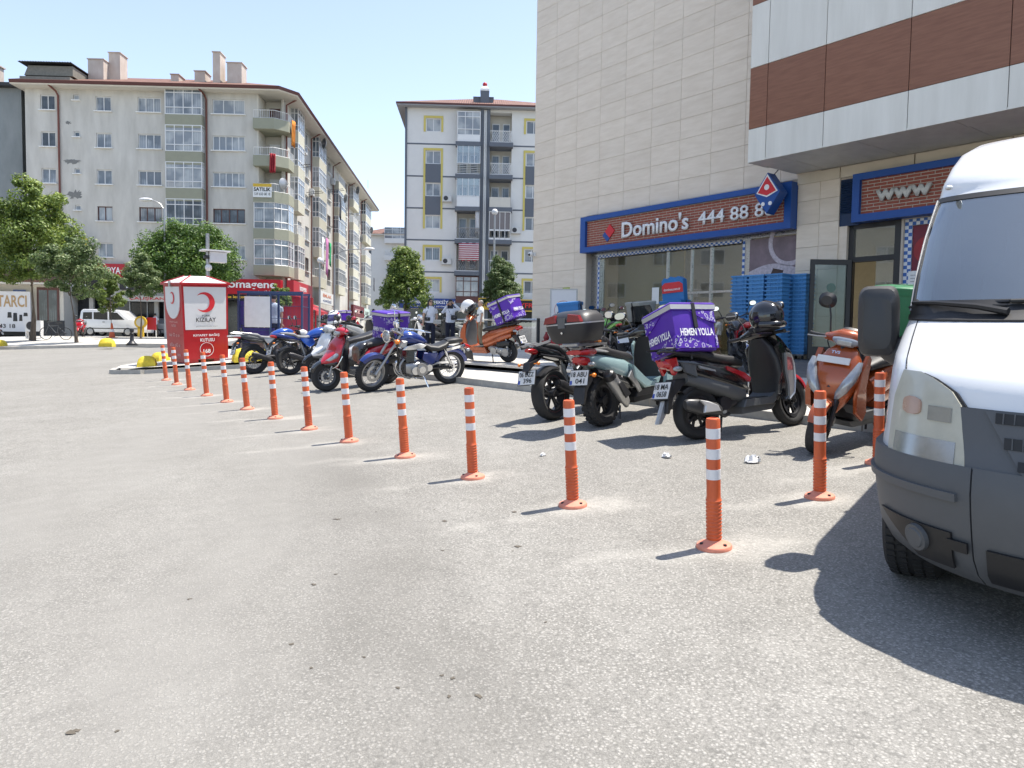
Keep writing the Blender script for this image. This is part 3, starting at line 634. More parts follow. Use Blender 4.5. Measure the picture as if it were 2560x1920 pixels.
def bay(parent, F, s0, s1, z0, z1, proj, glaze='full', parapet=.95, m=None, slabm=None, cols=4, fm=None, rail=None):
    # projecting balcony: slab and parapet, then glazing or a railing on top
    m = m or PLASG; w = s1-s0
    b = MB().bx(-w/2, w/2, -proj, 0, 0, .16)
    if parapet: b.bx(-w/2, w/2, -proj, -proj+.1, .16, parapet).bx(-w/2, -w/2+.1, -proj+.1, 0, .16, parapet).bx(w/2-.1, w/2, -proj+.1, 0, .16, parapet)
    o = put('balcony', b, m, parent); o.matrix_local = F @ Matrix.Translation(((s0+s1)/2, 0, z0)); h = z1-z0-parapet
    fm = fm or FW
    if glaze == 'full':
        g = MB(); zb = parapet; f = .055
        for (xa, ya, xb, yb, n) in ((-w/2+.02, -proj+.02, w/2-.02, -proj+.02, cols), (-w/2+.02, -proj+.02, -w/2+.02, 0, 2), (w/2-.02, -proj+.02, w/2-.02, 0, 2)):
            L = math.hypot(xb-xa, yb-ya); ang = math.atan2(yb-ya, xb-xa); M = Matrix.Translation((xa, ya, zb)) @ Matrix.Rotation(ang, 4, 'Z')
            t = MB()
            for zz in (0, h*.24, h*.76, h-f): t.bx(0, L, -.025, .025, zz, zz+f)
            for i in range(n+1): x = L*i/n; t.bx(x-f/2, x+f/2, -.03, .03, 0, h)
            t.move(M); k = len(g.v); g.v += t.v; g.f += [tuple(k+i for i in q) for q in t.f]
        put('glazing_frame', g, fm, o); put('pane', MB().bx(-w/2+.03, w/2-.03, -proj+.035, -proj+.04, zb, zb+h).bx(-w/2+.03, -w/2+.035, -proj+.05, 0, zb, zb+h).bx(w/2-.035, w/2-.03, -proj+.05, 0, zb, zb+h), rnd.choice((PC[0], PC[2], PC[3])), o)
    elif glaze == 'rail':
        g = MB(); rm = rail or WHITE; zb = parapet; h = .75
        for (xa, ya, xb, yb) in ((-w/2+.04, -proj+.04, w/2-.04, -proj+.04), (-w/2+.04, -proj+.04, -w/2+.04, 0), (w/2-.04, -proj+.04, w/2-.04, 0)):
            g.tube([(xa, ya, zb+h), (xb, yb, zb+h)], .025, 6); n = max(2, int(math.hypot(xb-xa, yb-ya)/.14))
            for i in range(n+1): t = i/n; x, y_ = xa+(xb-xa)*t, ya+(yb-ya)*t; g.tube([(x, y_, zb), (x, y_, zb+h)], .011, 4)
        put('railing', g, rm, o)
    return o
def tiles_roof():
    m = mat('roof_tiles', (.27,.1,.06), .8, var=0); nt = m.node_tree; N, L, b = nodes_of(m); tc = N['Texture Coordinate']
    w = N.new('ShaderNodeTexWave'); w.inputs['Scale'].default_value = 1.6; w.inputs['Distortion'].default_value = .4; L.new(tc.outputs['Object'], w.inputs[0])
    n = N.new('ShaderNodeTexNoise'); n.inputs['Scale'].default_value = 2.5; n.inputs['Detail'].default_value = 6; L.new(tc.outputs['Object'], n.inputs[0])
    r = ramp(nt, n.outputs['Fac'], [(.3, (.13,.06,.045)), (.7, (.25,.125,.09))]); L.new(r.outputs[0], b.inputs['Base Color'])
    bp = N.new('ShaderNodeBump'); bp.inputs['Strength'].default_value = .9; bp.inputs['Distance'].default_value = .08; L.new(w.outputs['Fac'], bp.inputs['Height']); L.new(bp.outputs[0], b.inputs['Normal']); return m
ROOF = tiles_roof(); FASC = mat('brown_fascia', (.09,.025,.02), .5, var=.15); PIPE = mat('brown_downpipe', (.16,.05,.035), .5, var=.2)
def hip(P, z0, z1, inset):
    # hipped roof over a quad footprint
    cx = sum(p[0] for p in P)/4; cy = sum(p[1] for p in P)/4; mb = MB()
    Q = []
    for x, y in P:
        dx, dy = cx-x, cy-y; Q.append((x+math.copysign(min(inset, abs(dx)*.96), dx), y+math.copysign(min(inset, abs(dy)*.96), dy)))
    mb.rings([[(x, y, z0) for x, y in P], [(x, y, z1) for x, y in Q]]); return mb
I4 = Matrix.Identity(4); LITOLIVE = mat('sunlit_olive_plaster', (.52,.5,.4), .85, var=.06, vs=2); BWHITE_ = mat('unit_white', (.6,.6,.58), .5, var=.06)  # lighter olive: sunlight on the side bays put into the plaster colour
# ---- the long six-storey block on the left
lb = empty('apartment_block', (-36.13, 56.95, 0), R(1.8), 'long grey plaster apartment block with tiled roof and corner balconies', 'building')
SZ = [17.9, 15.24, 12.57, 9.88, 7.2]; holes = []
WN = []
for i, z in enumerate(SZ):
    h = 1.07
    fm = FB if i == 3 else FW
    if i < 4: WN.append((1.1, 2.15, z, z+h, 2, FW if i < 3 else FB))
    if i < 4: WN.append((3.5, 3.9, z+.75, z+1.13, 1, FW))
    WN.append((5.12, 6.22, z, z+h, 2, fm)); WN.append((8.17, 9.84, z, z+h, 3, fm)); WN.append((13.62, 15.98, z, z+h, (3, 5, 5, 4, 4)[i], fm))
holes = [w[:4] for w in WN]
sh = [(.4, 4.4, 1.2, 4.3), (4.7, 9.2, 1.2, 4.3), (9.5, 13.6, 1.2, 4.3), (13.9, 18.2, 1.2, 4.4)]
put('wall', wall_holes(0, 16.9, .8, 19.5, holes+[s for s in sh if s[1] < 16.9]+[(13.9, 16.9, 1.2, 4.4)], 0, .16), PLAS, lb)
for w in WN: window(lb, I4, w[:4], w[4], w[5], y=.09)
for i, z in enumerate(SZ[:4]): bay(lb, I4, 10.37, 13.03, z-1.2, z+(1.78 if i == 0 else 1.66), .55, 'full', .95, cols=4)
bay(lb, I4, 10.37, 13.03, SZ[4]-1.2, SZ[4]+1.66, .55, 'full', .95)
# right-hand facade
F2 = Matrix.Translation((18.6, 0, 0)) @ Matrix.Rotation(R(90+1.56), 4, 'Z')
cols2 = [(1.4, 2.9, 2), (5.8, 7.2, 3), (8.7, 10.2, 2), (16.2, 17.4, 2), (19, 20.8, 2), (27.6, 28.6, 2), (29.2, 31.2, 2), (37.6, 38.6, 2), (39.5, 41.5, 2)]
bays2 = [(3.3, 5.6), (11.8, 15.3), (22.2, 26.6), (32.3, 36.6), (43, 48.5)]
W2 = [(a, b, z, z+1.2, n, FB if rnd.random() < .35 else FW) for (a, b, n) in cols2 for z in SZ]
def fholes(ws): return [(w[0], w[1], w[2], w[3]) for w in ws]
sw = wall_holes(1.9, 50.6, .8, 19.5, [h for h in fholes(W2) if h[0] > 1.95]+[(2.4, 8, 1.2, 4.4), (9, 14, 1.2, 4.2), (15, 20, 1.2, 4.2), (22, 28, 1.2, 4.2), (30, 36, 1.2, 4.2)], 0, .16)
ob = put('wall', sw, PLAS, lb); ob.matrix_local = F2
ob = put('wall', MB().bx(1.2, 1.9, 0, .2, .8, 19.5), PLAS, lb); ob.matrix_local = F2
ob = put('wall', MB().bx(50.4, 50.6, 0, 12, .8, 19.5), PLAS, lb); ob.matrix_local = F2
for w in W2:
    if w[0] > 1.95: window(lb, F2, w[:4], w[4], w[5], y=.09)
for k, (a, b) in enumerate(bays2):
    for i, z in enumerate(SZ): bay(lb, F2, a, b, z-1.15, z+1.55, .6, 'rail' if (k*3+i*2) % 5 == 1 else 'full', .9, m=LITOLIVE, cols=5 if b-a > 3 else 3)
    for i, z in enumerate(SZ): window(lb, F2, (a+.3, b-.3, z-.9, z+1.3), 3, FB if (k+i) % 3 == 0 else FW, PC[1], y=.02, sill=False)
# corner loggias
put('loggia_wall', MB().bx(16.9, 17.0, 0, 1.9, 4.6, 19.4).bx(17, 18.55, 1.85, 1.95, 4.6, 19.4), CREAMW, lb)
cz = [16.85, 14.15, 11.5, 8.8, 6.1]
for i, z in enumerate(cz):
    s = MB().slab([(16.75, -.55), (18.3, -.55), (19.15, .3), (19.15, 1.9), (17, 1.9), (16.75, 0)], z-.08, z+.7, axis='z')
    o = put('corner_balcony', s, PLASG, lb); path = [(16.8, -.5), (18.28, -.5), (19.1, .32), (19.1, 1.85)]; g = MB(); gl = i >= 3; h = 1.95 if gl else .6
    for (xa, ya), (xb, yb) in zip(path, path[1:]):
        n = 2 if gl else max(2, int(math.hypot(xb-xa, yb-ya)/.15))
        for zz in ((.7, 1.2, 2.2, 2.62) if gl else (.72, 1.28)): g.tube([(xa, ya, z+zz), (xb, yb, z+zz)], .035 if gl else .022, 4)
        for q in range(n+1): t = q/n; g.tube([(xa+(xb-xa)*t, ya+(yb-ya)*t, z+.7), (xa+(xb-xa)*t, ya+(yb-ya)*t, z+.7+h)], .035 if gl else .012, 4)
    put('glazing_frame' if gl else 'railing', g, FW, o)
    if gl:
        p = MB()
        for (xa, ya), (xb, yb) in zip(path, path[1:]): p.quad((xa, ya+.03, z+.75), (xb, yb+.03, z+.75), (xb, yb+.03, z+2.65), (xa, ya+.03, z+2.65))
        put('pane', p, PC[0], o)
    dm = FB if i == 0 else FW; put('balcony_door', MB().bx(17.3, 18.1, 1.8, 1.85, z, z+2.05), dm, lb); put('door_glass', MB().bx(17.4, 18.0, 1.78, 1.8, z+.7, z+1.95), PC[1], lb.children[-1])
# eaves, roof, chimneys
E = [(-.5, -1.0), (18.9, -1.0), (19.9, 0), (18.4, 51.5)]; 
put('eaves', MB().rings([[(-.5, -.95, 19.42), (18.7, -.95, 19.42), (19.75, .4, 19.42), (18.35, 51.6, 19.42), (-.5, 51.6, 19.42)], [(-.5, -1.0, 19.5), (18.75, -1.0, 19.5), (19.8, .4, 19.5), (18.4, 51.7, 19.5), (-.5, 51.7, 19.5)]]), CREAMW, lb)
put('fascia', MB().rings([[(-.5, -1.04, 19.5), (18.77, -1.04, 19.5), (19.84, .4, 19.5), (18.44, 51.75, 19.5), (-.5, 51.75, 19.5)], [(-.5, -1.1, 19.72), (18.8, -1.1, 19.72), (19.9, .4, 19.72), (18.5, 51.8, 19.72), (-.5, 51.8, 19.72)]]), FASC, lb)
rf = put('roof', MB().rings([[(-.5, -1.06, 19.73), (18.79, -1.06, 19.73), (19.87, .4, 19.73), (18.47, 51.78, 19.73), (-.5, 51.78, 19.73)], [(-.5, 6.5, 22.45), (12, 6.5, 22.45), (12.2, 7, 22.45), (11.5, 46, 22.45), (-.5, 46, 22.45)]]), ROOF, lb)
CH = [(3.67, 4.83, 22.25, 1.8), (4.84, 5.7, 23.05, 2.6), (9.7, 10.3, 21.4, 2.2), (11.5, 12.3, 21.7, 2.2), (13.1, 13.65, 22.95, 1.6), (14.2, 15.3, 22.15, 1.5)]
CHM = grain('chimney_render', (.46,.38,.32), (.58,.52,.46), .9, (1, 1, .6), 8, .25, 1.6)
for a, b, z, y in CH: put('chimney', MB().bx(a, b, y, y+1.2, 19.6, z).bx(a-.06, b+.06, y-.06, y+1.26, z, z+.06), CHM, lb)
at_ = put('attic', MB().slab([(.1, 20.3), (3.6, 20.3), (3.6, 21.0), (.4, 21.0)], -.2, 3, 0).bx(0, 3.6, -.6, .2, 19.75, 20.1), mat('old_sheet', (.2,.19,.16), .7, var=.3), lb)
cr = MB(); 
for i in range(40): x = -.1+i*.095; cr.bx(x, x+.05, -.6, 3.2, 21.12+.02*(i % 2), 21.17+.02*(i % 2)).bx(x+.045, x+.1, -.58, 3.2, 21.1, 21.14)
put('corrugated_sheet', cr, mat('dark_sheet', (.03,.03,.03), .6, var=.2), at_)
for s in (2.45, 13.21): put('downpipe', MB().tube([(s-.25, -.9, 19.45), (s-.1, -.2, 19.2), (s, -.1, 18.9), (s, -.1, 4.5)], .07, 8), PIPE, lb)
ob = put('downpipe', MB().tube([(1.3, -.9, 19.45), (1.5, -.12, 19.1), (1.5, -.12, 4.6)], .07, 8), PIPE, lb); ob.matrix_local = F2
for d in (10.8, 21.6, 31.8, 42): ob = put('downpipe', MB().tube([(d, -.9, 19.45), (d, -.12, 19.0), (d, -.12, 4.6)], .06, 6), PIPE, lb); ob.matrix_local = F2
PATCH = mat('bare_cement_patch', (.2,.2,.19), .95, var=.2, vs=8)
for (x, z, w, h) in ((3.1, 17.0, .5, .28), (3.3, 14.2, 1.5, .45), (3.55, 11.75, 1.5, .75)):
    pts = [(x+w*.5*math.cos(t)*(.45+.6*rnd.random()), z+h*.5*math.sin(t)*(.4+.7*rnd.random())) for t in np.linspace(0, 6.28, 29)[:-1]]
    put('plaster_patch', MB().slab(pts, -.012, .0), PATCH, lb)
# shop fronts under the block
SHOPD = mat('shop_dark_glass', (.02,.022,.025), .12, var=.3, coat=.4); put('shop_front', MB().bx(.3, 18.4, .5, .6, 1.2, 4.4), SHOPD, lb)
ob = put('shop_front', MB().bx(2, 50, .5, .6, 1.2, 4.4), SHOPD, lb); ob.matrix_local = F2
for s in (1.5, 2.9, 5.8, 7.2, 8.5, 10.6, 12.2): put('shop_mullion', MB().bx(s-.04, s+.04, .42, .5, 1.2, 4.3), ALU, lb)
put('shop_shelf', MB().bx(5, 8.8, .3, .42, 2.6, 2.68).bx(5.2, 5.9, .3, .42, 1.6, 2.3).bx(9.8, 12.9, .3, .42, 2.2, 2.26).bx(9.9, 11, .3, .4, 2.9, 3.4), mat('goods', (.3,.2,.15), .6, var=.6, vs=4), lb)
LB_ = lambda s, y, z=0: tuple((Matrix.Translation((-36.13, 56.95, 0)) @ Matrix.Rotation(R(1.8), 4, 'Z')) @ Vector((s, y, z)))
def sign(name, label, loc, rz, w, h, d, m, txt=(), group='shop signs under the grey block'):
    r = empty(name, loc, rz, label, 'sign', group); put('panel', MB().bx(-w/2, w/2, 0, d, -h/2, h/2), m, r)
    for (t, tm, x, z, tw, th) in txt: text(t, tm, r, (x, -.01, z), width=tw, height=th, bold=.02, extrude=.004)
    return r
SRED = mat('sign_red', (.42,.01,.022), .4, var=.06); SBLK = mat('sign_black', (.015,.015,.017), .4, var=.1); SYEL = mat('sign_yellow', (.62,.4,.03), .45, var=.05); SNAVY = mat('sign_navy', (.012,.04,.22), .4, var=.06)
LETY = mat('yellow_lettering', (.75,.5,.06), .5, var=.03)
sign('shop_sign', 'red paint shop sign reading BOYA in white capitals', LB_(5.2, -.35, 6.2), R(1.8), 4.0, .98, .3, SRED, [('BOYA', LETW, 1.05, 0, 1.35, .5)])
sign('shop_sign', 'black shop sign with white script below the red BOYA sign', LB_(3.8, -.3, 4.9), R(1.8), 3.4, 1.3, .25, SBLK, [('boya', LETW, -.1, .1, 1.5, .6)])
sign('shop_sign', 'white and red shop sign behind the round dark tree', LB_(9.4, -.3, 5.2), R(1.8), 5.2, .8, .25, SBLK, [('ÇEYİZ', LETW, -1.2, 0, 2.2, .55), ('NİL', LETR, 1.2, 0, 1.0, .55)])
sign('shop_sign', 'pale fascia lettered ÇALIŞKANLAR in red above the dark shop', LB_(9.2, -.5, 4.15), R(1.8), 4.6, .42, .5, CREAMW, [('ÇALIŞKANLAR', LETR, .2, 0, 3.6, .26)])
sign('shop_sign', 'long red takeaway sign with white lower-case lettering at the block corner', LB_(16.4, -1.1, 5.13), R(1.8), 5.0, 1.1, .7, SRED, [('komagene', LETW, .2, .1, 3.9, .72), ('etsiz çiğ köfte', LETW, 1.4, -.38, 1.8, .24)])
sign('shop_sign', 'dark strip with yellow letters under the long red sign', LB_(15.6, -.9, 4.35), R(1.8), 4.6, .42, .2, SBLK, [('komagene lezzet kapında', LETY, 0, 0, 3.8, .28)])
F2W = Matrix.Translation((-36.13, 56.95, 0)) @ Matrix.Rotation(R(1.8), 4, 'Z') @ F2
def F2L(s, y, z): return tuple(F2W @ Vector((s, y, z)))
RZ2 = R(1.8+91.56)
sign('shop_sign', 'red end panel of the takeaway sign facing the side street', F2L(2.4, -1.2, 5.1), RZ2, 6.8, 1.15, .5, SRED, [('komagene', LETW, -.2, .1, 2.4, .6)])
sign('shop_sign', 'dark red TERZİ tailor sign under the red awning', F2L(10, -.4, 3.55), RZ2, 6, .6, .2, mat('sign_maroon', (.12,.015,.02), .5), [('TERZİ', mat('pink_lettering', (.6,.35,.33), .5), 0, 0, 2.6, .42)])
sign('shop_sign', 'white office sign with red and blue lines above the awning', F2L(13.6, -1.0, 5.1), RZ2, 6.4, 1.1, .15, WHITE, [('EMLAK', mat('orange_lettering', (.7,.2,.08), .5), 0, .2, 4.2, .3), ('OFİSİ', SNAVY, 0, -.25, 4.2, .25)])
sign('shop_sign', 'maroon and white hanging sign farther along the side street', F2L(33, -1.2, 4.6), RZ2, 9, 1.3, .3, mat('sign_maroon'), [('BERBER', mat('pink_lettering'), -1, 0, 4, .5)])
sign('shop_sign', 'pale banner sign farthest along the side street', F2L(40, -1.2, 4.6), RZ2, 5, 1.2, .3, mat('pale_green_sign', (.45,.55,.5), .6), [('KAFE', LETB, 0, 0, 3, .5)])
sign('shop_sign', 'white notice board low under the street lamps', F2L(24.5, -1.5, 2.6), RZ2, 6, 1.1, .2, WHITE, [('KİRALIK', LETB, 0, .1, 4, .4)])
# red awning along the side shops
aw = empty('awning', F2L(1.2, 0, 0), RZ2, 'red fabric awning with scalloped valance over the corner shop', 'awning')
for k in range(4):
    x = k*2.3; put('awning_panel', MB().rings([[(x, -.1, 4.5), (x+2.2, -.1, 4.5), (x+2.2, -.1, 4.47), (x, -.1, 4.47)], [(x, -2.4, 3.55), (x+2.2, -2.4, 3.55), (x+2.2, -2.4, 3.52), (x, -2.4, 3.52)]]).bx(x, x+2.2, -2.42, -2.39, 3.2, 3.54), SRED, aw)
    text('komagene', LETW, aw.children[-1], (x+1.1, -2.44, 3.36), width=.8, height=.12)
put('post', MB().tube([(.1, -2.35, 1.2), (.1, -2.35, 3.5)], .05).tube([(8.9, -2.35, 1.2), (8.9, -2.35, 3.5)], .05), SRED, aw)
put('side_wall', MB().bx(-.2, -.05, -2.2, .3, 1.2, 4.5), SRED, aw)
# SATILIK banner
bn = empty('for_sale_banner', LB_(17.45, -.64, 12.25), R(1.8), 'white and yellow SATILIK banner on a corner balcony', 'banner')
put('cloth', MB().bx(-.68, .68, 0, .02, -.5, .26), WHITE, bn); put('yellow_top', MB().bx(-.68, .68, -.003, 0, .26, .5), SYEL, bn)
text('SATILIK', LETB, bn, (0, -.006, .08), width=1.25, height=.28, bold=.03); text('539 650 08 18', LETB, bn, (0, -.006, -.26), width=1.15, height=.2)
# laundry and carpets
def cloth(name, label, loc, rz, w, h, m, fold=.06):
    n = 10; mb = MB()
    for j in range(6):
        for i in range(n+1): mb.v.append((w*(i/n-.5), fold*math.sin(i*1.9+j*.35), -h*j/5*(1-.06*math.sin(i*2.2))))
    for j in range(5):
        for i in range(n): a = j*(n+1)+i; mb.f.append((a, a+1, a+n+2, a+n+1))
    o = put(name, mb, m, None, loc, (0, 0, rz)); md = o.modifiers.new('thick', 'SOLIDIFY'); md.thickness = .02; return tag(o, label, 'laundry', 'laundry on the grey block')
cloth('carpet', 'orange and red carpet hung over the top corner balcony side', LB_(19.35, .9, 17.75), R(85), .55, 1.9, mat('orange_carpet', (.6,.2,.03), .9, var=.5, vs=3))
cloth('carpet', 'dark red rug hung over the second corner balcony', LB_(18.2, -.62, 14.95), R(20), .4, 1.4, mat('red_rug', (.3,.02,.03), .9, var=.5, vs=6))
cloth('blanket', 'long mauve blanket hanging from a side balcony', F2L(6.4, -2.3, 9.7), R(100), 1.6, 3.0, mat('mauve_cloth', (.42,.16,.32), .9, var=.15))
cloth('bed_sheet', 'white sheet hanging beside the mauve blanket', F2L(5.2, -2.2, 9.6), R(100), 1.5, 2.2, mat('white_cloth', (.65,.65,.66), .9, var=.1))
cloth('towel', 'green and white towel hanging right of the mauve blanket', F2L(7.8, -2.3, 9.5), R(100), .8, 1.9, mat('green_towel', (.03,.3,.12), .9, var=.5, vs=3))
cloth('clothing', 'dark clothes drying on a side balcony rail', F2L(17.2, -1.6, 15.2), R(100), 1.8, 2.2, mat('dark_cloth', (.04,.045,.06), .9, var=.4, vs=3))
cloth('clothing', 'black clothes drying far along the side facade', F2L(44, -1.6, 9.4), R(100), 3, 1.6, mat('dark_cloth'))
dish = empty('satellite_dish', LB_(18.9, 0, 12.9), R(60), 'grey satellite dish on the third corner balcony', 'satellite dish')
put('reflector', MB().lathe([(.02, 0), (.25, .03), (.42, .1), (.43, .1), (.25, .02), (.02, -.015)], (0, 0, 0), 'y', 20), ALU, dish); put('arm', MB().tube([(0, 0, -.4), (0, -.45, 0)], .02), ALU, dish); put('bracket', MB().tube([(0, .05, 0), (0, .2, -.2), (0, .2, -.8)], .03), DARK, dish)
# ---- darker neighbour at the left edge
nb = empty('neighbour_block', (-48, 58.2, 0), R(1.8), 'dark grey blank building edge at the far left', 'building')
put('wall', MB().bx(0, 10.6, 0, 18, .8, 19.9), grain('dark_render', (.2,.22,.22), (.28,.3,.3), .9, (1, 1, .4), 7, .1, 1), nb); put('roof', MB().bx(-.3, 11.9, -.6, 18, 19.9, 20.15), mat('dark_sheet'), nb)
put('chimney', MB().bx(6.9, 8.0, 1, 2.2, 20.1, 22.0).bx(6.8, 8.1, .9, 2.3, 22.0, 22.1), CHM, nb)
# ---- white and grey block with yellow window frames
gb = empty('yellow_trim_block', (-9.49, 66.8, 0), R(2.5), 'white apartment block with grey bands and yellow window frames', 'building')
GW = mat('white_render', (.7,.69,.66), .85, var=.05, vs=1.2); GG = mat('slate_grey_render', (.13,.145,.17), .85, var=.06); YF = mat('yellow_frame', (.6,.5,.13), .7, var=.06)
wz = [19.42, 16.67, 13.9, 11.12, 8.36, 5.6]; WL = [(1.72, 3.0, z, z+1.12) for z in wz]; WR = [(10.42, 11.7, z, z+1.12) for z in wz]
LG = [(4.45, 6.45, z-.95, z+1.75) for z in wz[:5]]+[(4.45, 6.45, 4.9, 7.15)]; RG = [(7.26, 9.15, z-.95, z+1.75) for z in wz]
put('wall', wall_holes(0, 14, 1, 21.4, WL+WR+LG+RG, 0, .9), GW, gb); put('wall', MB().bx(0, .12, .9, 14, 1, 21.4), GG, gb)
put('recess_wall', MB().bx(4.3, 9.3, 1.2, 1.3, 1, 21.4), CREAMW, gb)
for k, r in enumerate(WL+WR): window(gb, I4, r, 2, FW, y=.1, sill=False)
for a, b in ((1.52, 3.2), (10.2, 11.9)):
    for z in (wz[0], wz[4], wz[5]): yf = MB(); yf.bx(a, a+.17, -.05, -.002, z-.03, z+1.32).bx(b-.17, b, -.05, -.002, z-.03, z+1.32).bx(a+.17, b-.17, -.05, -.002, z+1.14, z+1.32); put('window_surround', yf, YF, gb)
    yf = MB(); yf.bx(a, a+.17, -.05, -.002, wz[3]-.03, wz[1]+1.32).bx(b-.17, b, -.05, -.002, wz[3]-.03, wz[1]+1.32).bx(a+.17, b-.17, -.05, -.002, wz[1]+1.14, wz[1]+1.32); put('window_surround', yf, YF, gb)
for a, b in ((1.7, 3.02), (10.38, 11.72)):
    for z in (wz[1], wz[2]): put('grey_panel', MB().bx(a, b, -.03, -.002, z-1.62, z-.02), GG, gb)
for z in (18.34, 15.58, 12.84, 10.1, 7.34): put('floor_band', MB().bx(0, 4.3, -.02, -.002, z-.06, z+.06), GG, gb), put('floor_band', MB().bx(9.3, 14, -.02, -.002, z-.06, z+.06), GG, gb)
put('corner_column', MB().bx(6.45, 6.7, -.25, .2, 1, 21.4).bx(7.0, 7.26, -.25, .2, 1, 21.4).bx(6.7, 7.0, .0, .2, 1, 21.4).bx(-.08, .1, -.1, .3, 1, 21.4), GG, gb)
put('downpipe', MB().tube([(6.78, -.12, 21.3), (6.78, -.12, 3)], .07).tube([(6.93, -.12, 21.3), (6.93, -.12, 3)], .07), WHITE, gb)
for i, z in enumerate(wz):
    zf = z-1.1
    put('balcony_slab', MB().bx(4.3, 6.45, -.75, .9, zf-.22, zf+.14).bx(7.2, 9.25, -.75, .9, zf-.22, zf+.14), GG, gb)
    for side, (a, b) in enumerate(((4.45, 6.42), (7.28, 9.1))):
        put('balcony_door', MB().bx(a+.15, a+.85, 1.1, 1.18, zf+.14, zf+2.2).bx(a+1.1, a+1.75, 1.1, 1.18, zf+.5, zf+2.2), FW, gb); put('door_glass', MB().bx(a+.23, a+.77, 1.08, 1.1, zf+.4, zf+2.1).bx(a+1.17, a+1.68, 1.08, 1.1, zf+.6, zf+2.1), PC[3], gb.children[-1])
        style = [['bay', 'glass', 'glasssolid', 'lattice', 'lattice', 'wood'], ['lattice', 'lattice', 'solid', 'shutter', 'bars', 'bars']][side][i]
        F = Matrix.Translation((0, -.05, 0))
        if style in ('bay', 'wood'): o = bay(gb, Matrix.Translation((0, -.0, 0)), a, b, zf+.14, zf+2.7 if style == 'bay' else zf+2.45, .68, 'full', .55, m=FW if style == 'bay' else FB, cols=3, fm=FW if style == 'bay' else FB)
        else:
            o = put('balcony_front', MB().bx(a, b, -.7, -.66, zf+.14, zf+.2), FW, gb)
            if style in ('glass', 'glasssolid'):
                g = MB(); zb = zf+1.05
                for q in range(5): x = a+(b-a)*q/4; g.bx(x-.02, x+.02, -.7, -.66, zb, zf+2.65)
                g.bx(a, b, -.7, -.66, zb-.03, zb+.03).bx(a, b, -.7, -.66, zf+2.6, zf+2.66)
                if style == 'glass':
                    for zz in (.3, .45, .6, .75, .9): g.bx(a, b, -.72, -.69, zf+zz, zf+zz+.03)
                else: g.bx(a, b, -.72, -.64, zf+.14, zf+1.0)
                put('glazing_frame', g, FW, o); put('pane', MB().bx(a+.02, b-.02, -.682, -.678, zb, zf+2.6), SHOPGLASS, o)
                put('blind', MB().bx(a+.1, b-.1, -.6, -.58, zf+2.0, zf+2.6), mat('white_cloth'), o)
            elif style == 'solid': put('parapet', MB().bx(a, b, -.72, -.62, zf+.14, zf+1.0), CREAMW, o)
            elif style == 'shutter':
                put('shutter', MB().bx(a+.05, b-.05, -.66, -.62, zf+1.0, zf+2.55), mat('taupe_shutter', (.2,.18,.18), .6), o); g = MB()
                for q in range(5): x = a+(b-a)*q/4; g.bx(x-.025, x+.025, -.72, -.66, zf+.14, zf+2.6)
                g.bx(a, b, -.72, -.66, zf+.9, zf+1.02).bx(a, b, -.72, -.66, zf+.14, zf+.3).bx(a, b, -.72, -.66, zf+2.5, zf+2.6); put('glazing_frame', g, FW, o)
            else:
                g = MB().tube([(a, -.7, zf+1.1), (b, -.7, zf+1.1)], .03, 6); n = 12
                for q in range(n+1):
                    x = a+(b-a)*q/n
                    if style == 'lattice' and q < n:
                        g.tube([(x, -.7, zf+.2), (min(b, x+.45), -.7, zf+1.08)], .013, 4).tube([(min(b, x+.45), -.7, zf+.2), (x, -.7, zf+1.08)], .013, 4)
                    else: g.tube([(x, -.7, zf+.2), (x, -.7, zf+1.08)], .014, 4)
                put('railing', g, ALU if style == 'lattice' and side == 0 else FW, o)
def stripes(name, c0, c1, sc):
    m = mat(name, c0, .8, var=0); nt = m.node_tree; N, L, b = nodes_of(m); w = N.new('ShaderNodeTexWave'); w.bands_direction = 'Z'; w.inputs['Scale'].default_value = sc; L.new(N['Texture Coordinate'].outputs['Object'], w.inputs[0])
    L.new(ramp(nt, w.outputs['Fac'], [(.48, c0), (.52, c1)]).outputs[0], b.inputs['Base Color']); return m
GBM = Matrix.Translation((-9.49, 66.8, 0)) @ Matrix.Rotation(R(2.5), 4, 'Z')
o = cloth('balcony_awning', 'red and white striped balcony blind on the yellow-trimmed block', tuple(GBM @ Vector((5.55, -.75, 9.85))), R(2.5), 1.75, 1.55, stripes('red_white_stripes', (.6,.58,.58), (.32,.02,.05), 1.75), .02); o['category'] = 'blind'; del o['group']
o = cloth('curtain', 'white curtain gathered at a balcony above the striped blind', tuple(GBM @ Vector((6.25, -.6, 12.7))), R(2.5), .35, 2.1, mat('white_cloth'), .05); del o['group']; o['category'] = 'curtain'
put('eaves', MB().bx(-.75, 15, -.75, 14, 21.4, 21.5), mat('grey_soffit', (.3,.31,.33), .8), gb); put('fascia', MB().bx(-.8, 15, -.8, 14, 21.5, 21.64), FASC, gb)
put('roof', hip([(-.78, -.78), (15, -.78), (15, 14), (-.78, 14)], 21.64, 24.15, 6.8), ROOF, gb)
ch = put('chimney', MB().bx(5.8, 7.5, .8, 1.8, 21.5, 22.65).bx(6.38, 7.14, .6, 1.4, 21.5, 23.2).bx(5.75, 7.55, .75, 1.85, 22.65, 22.72), GG, gb)
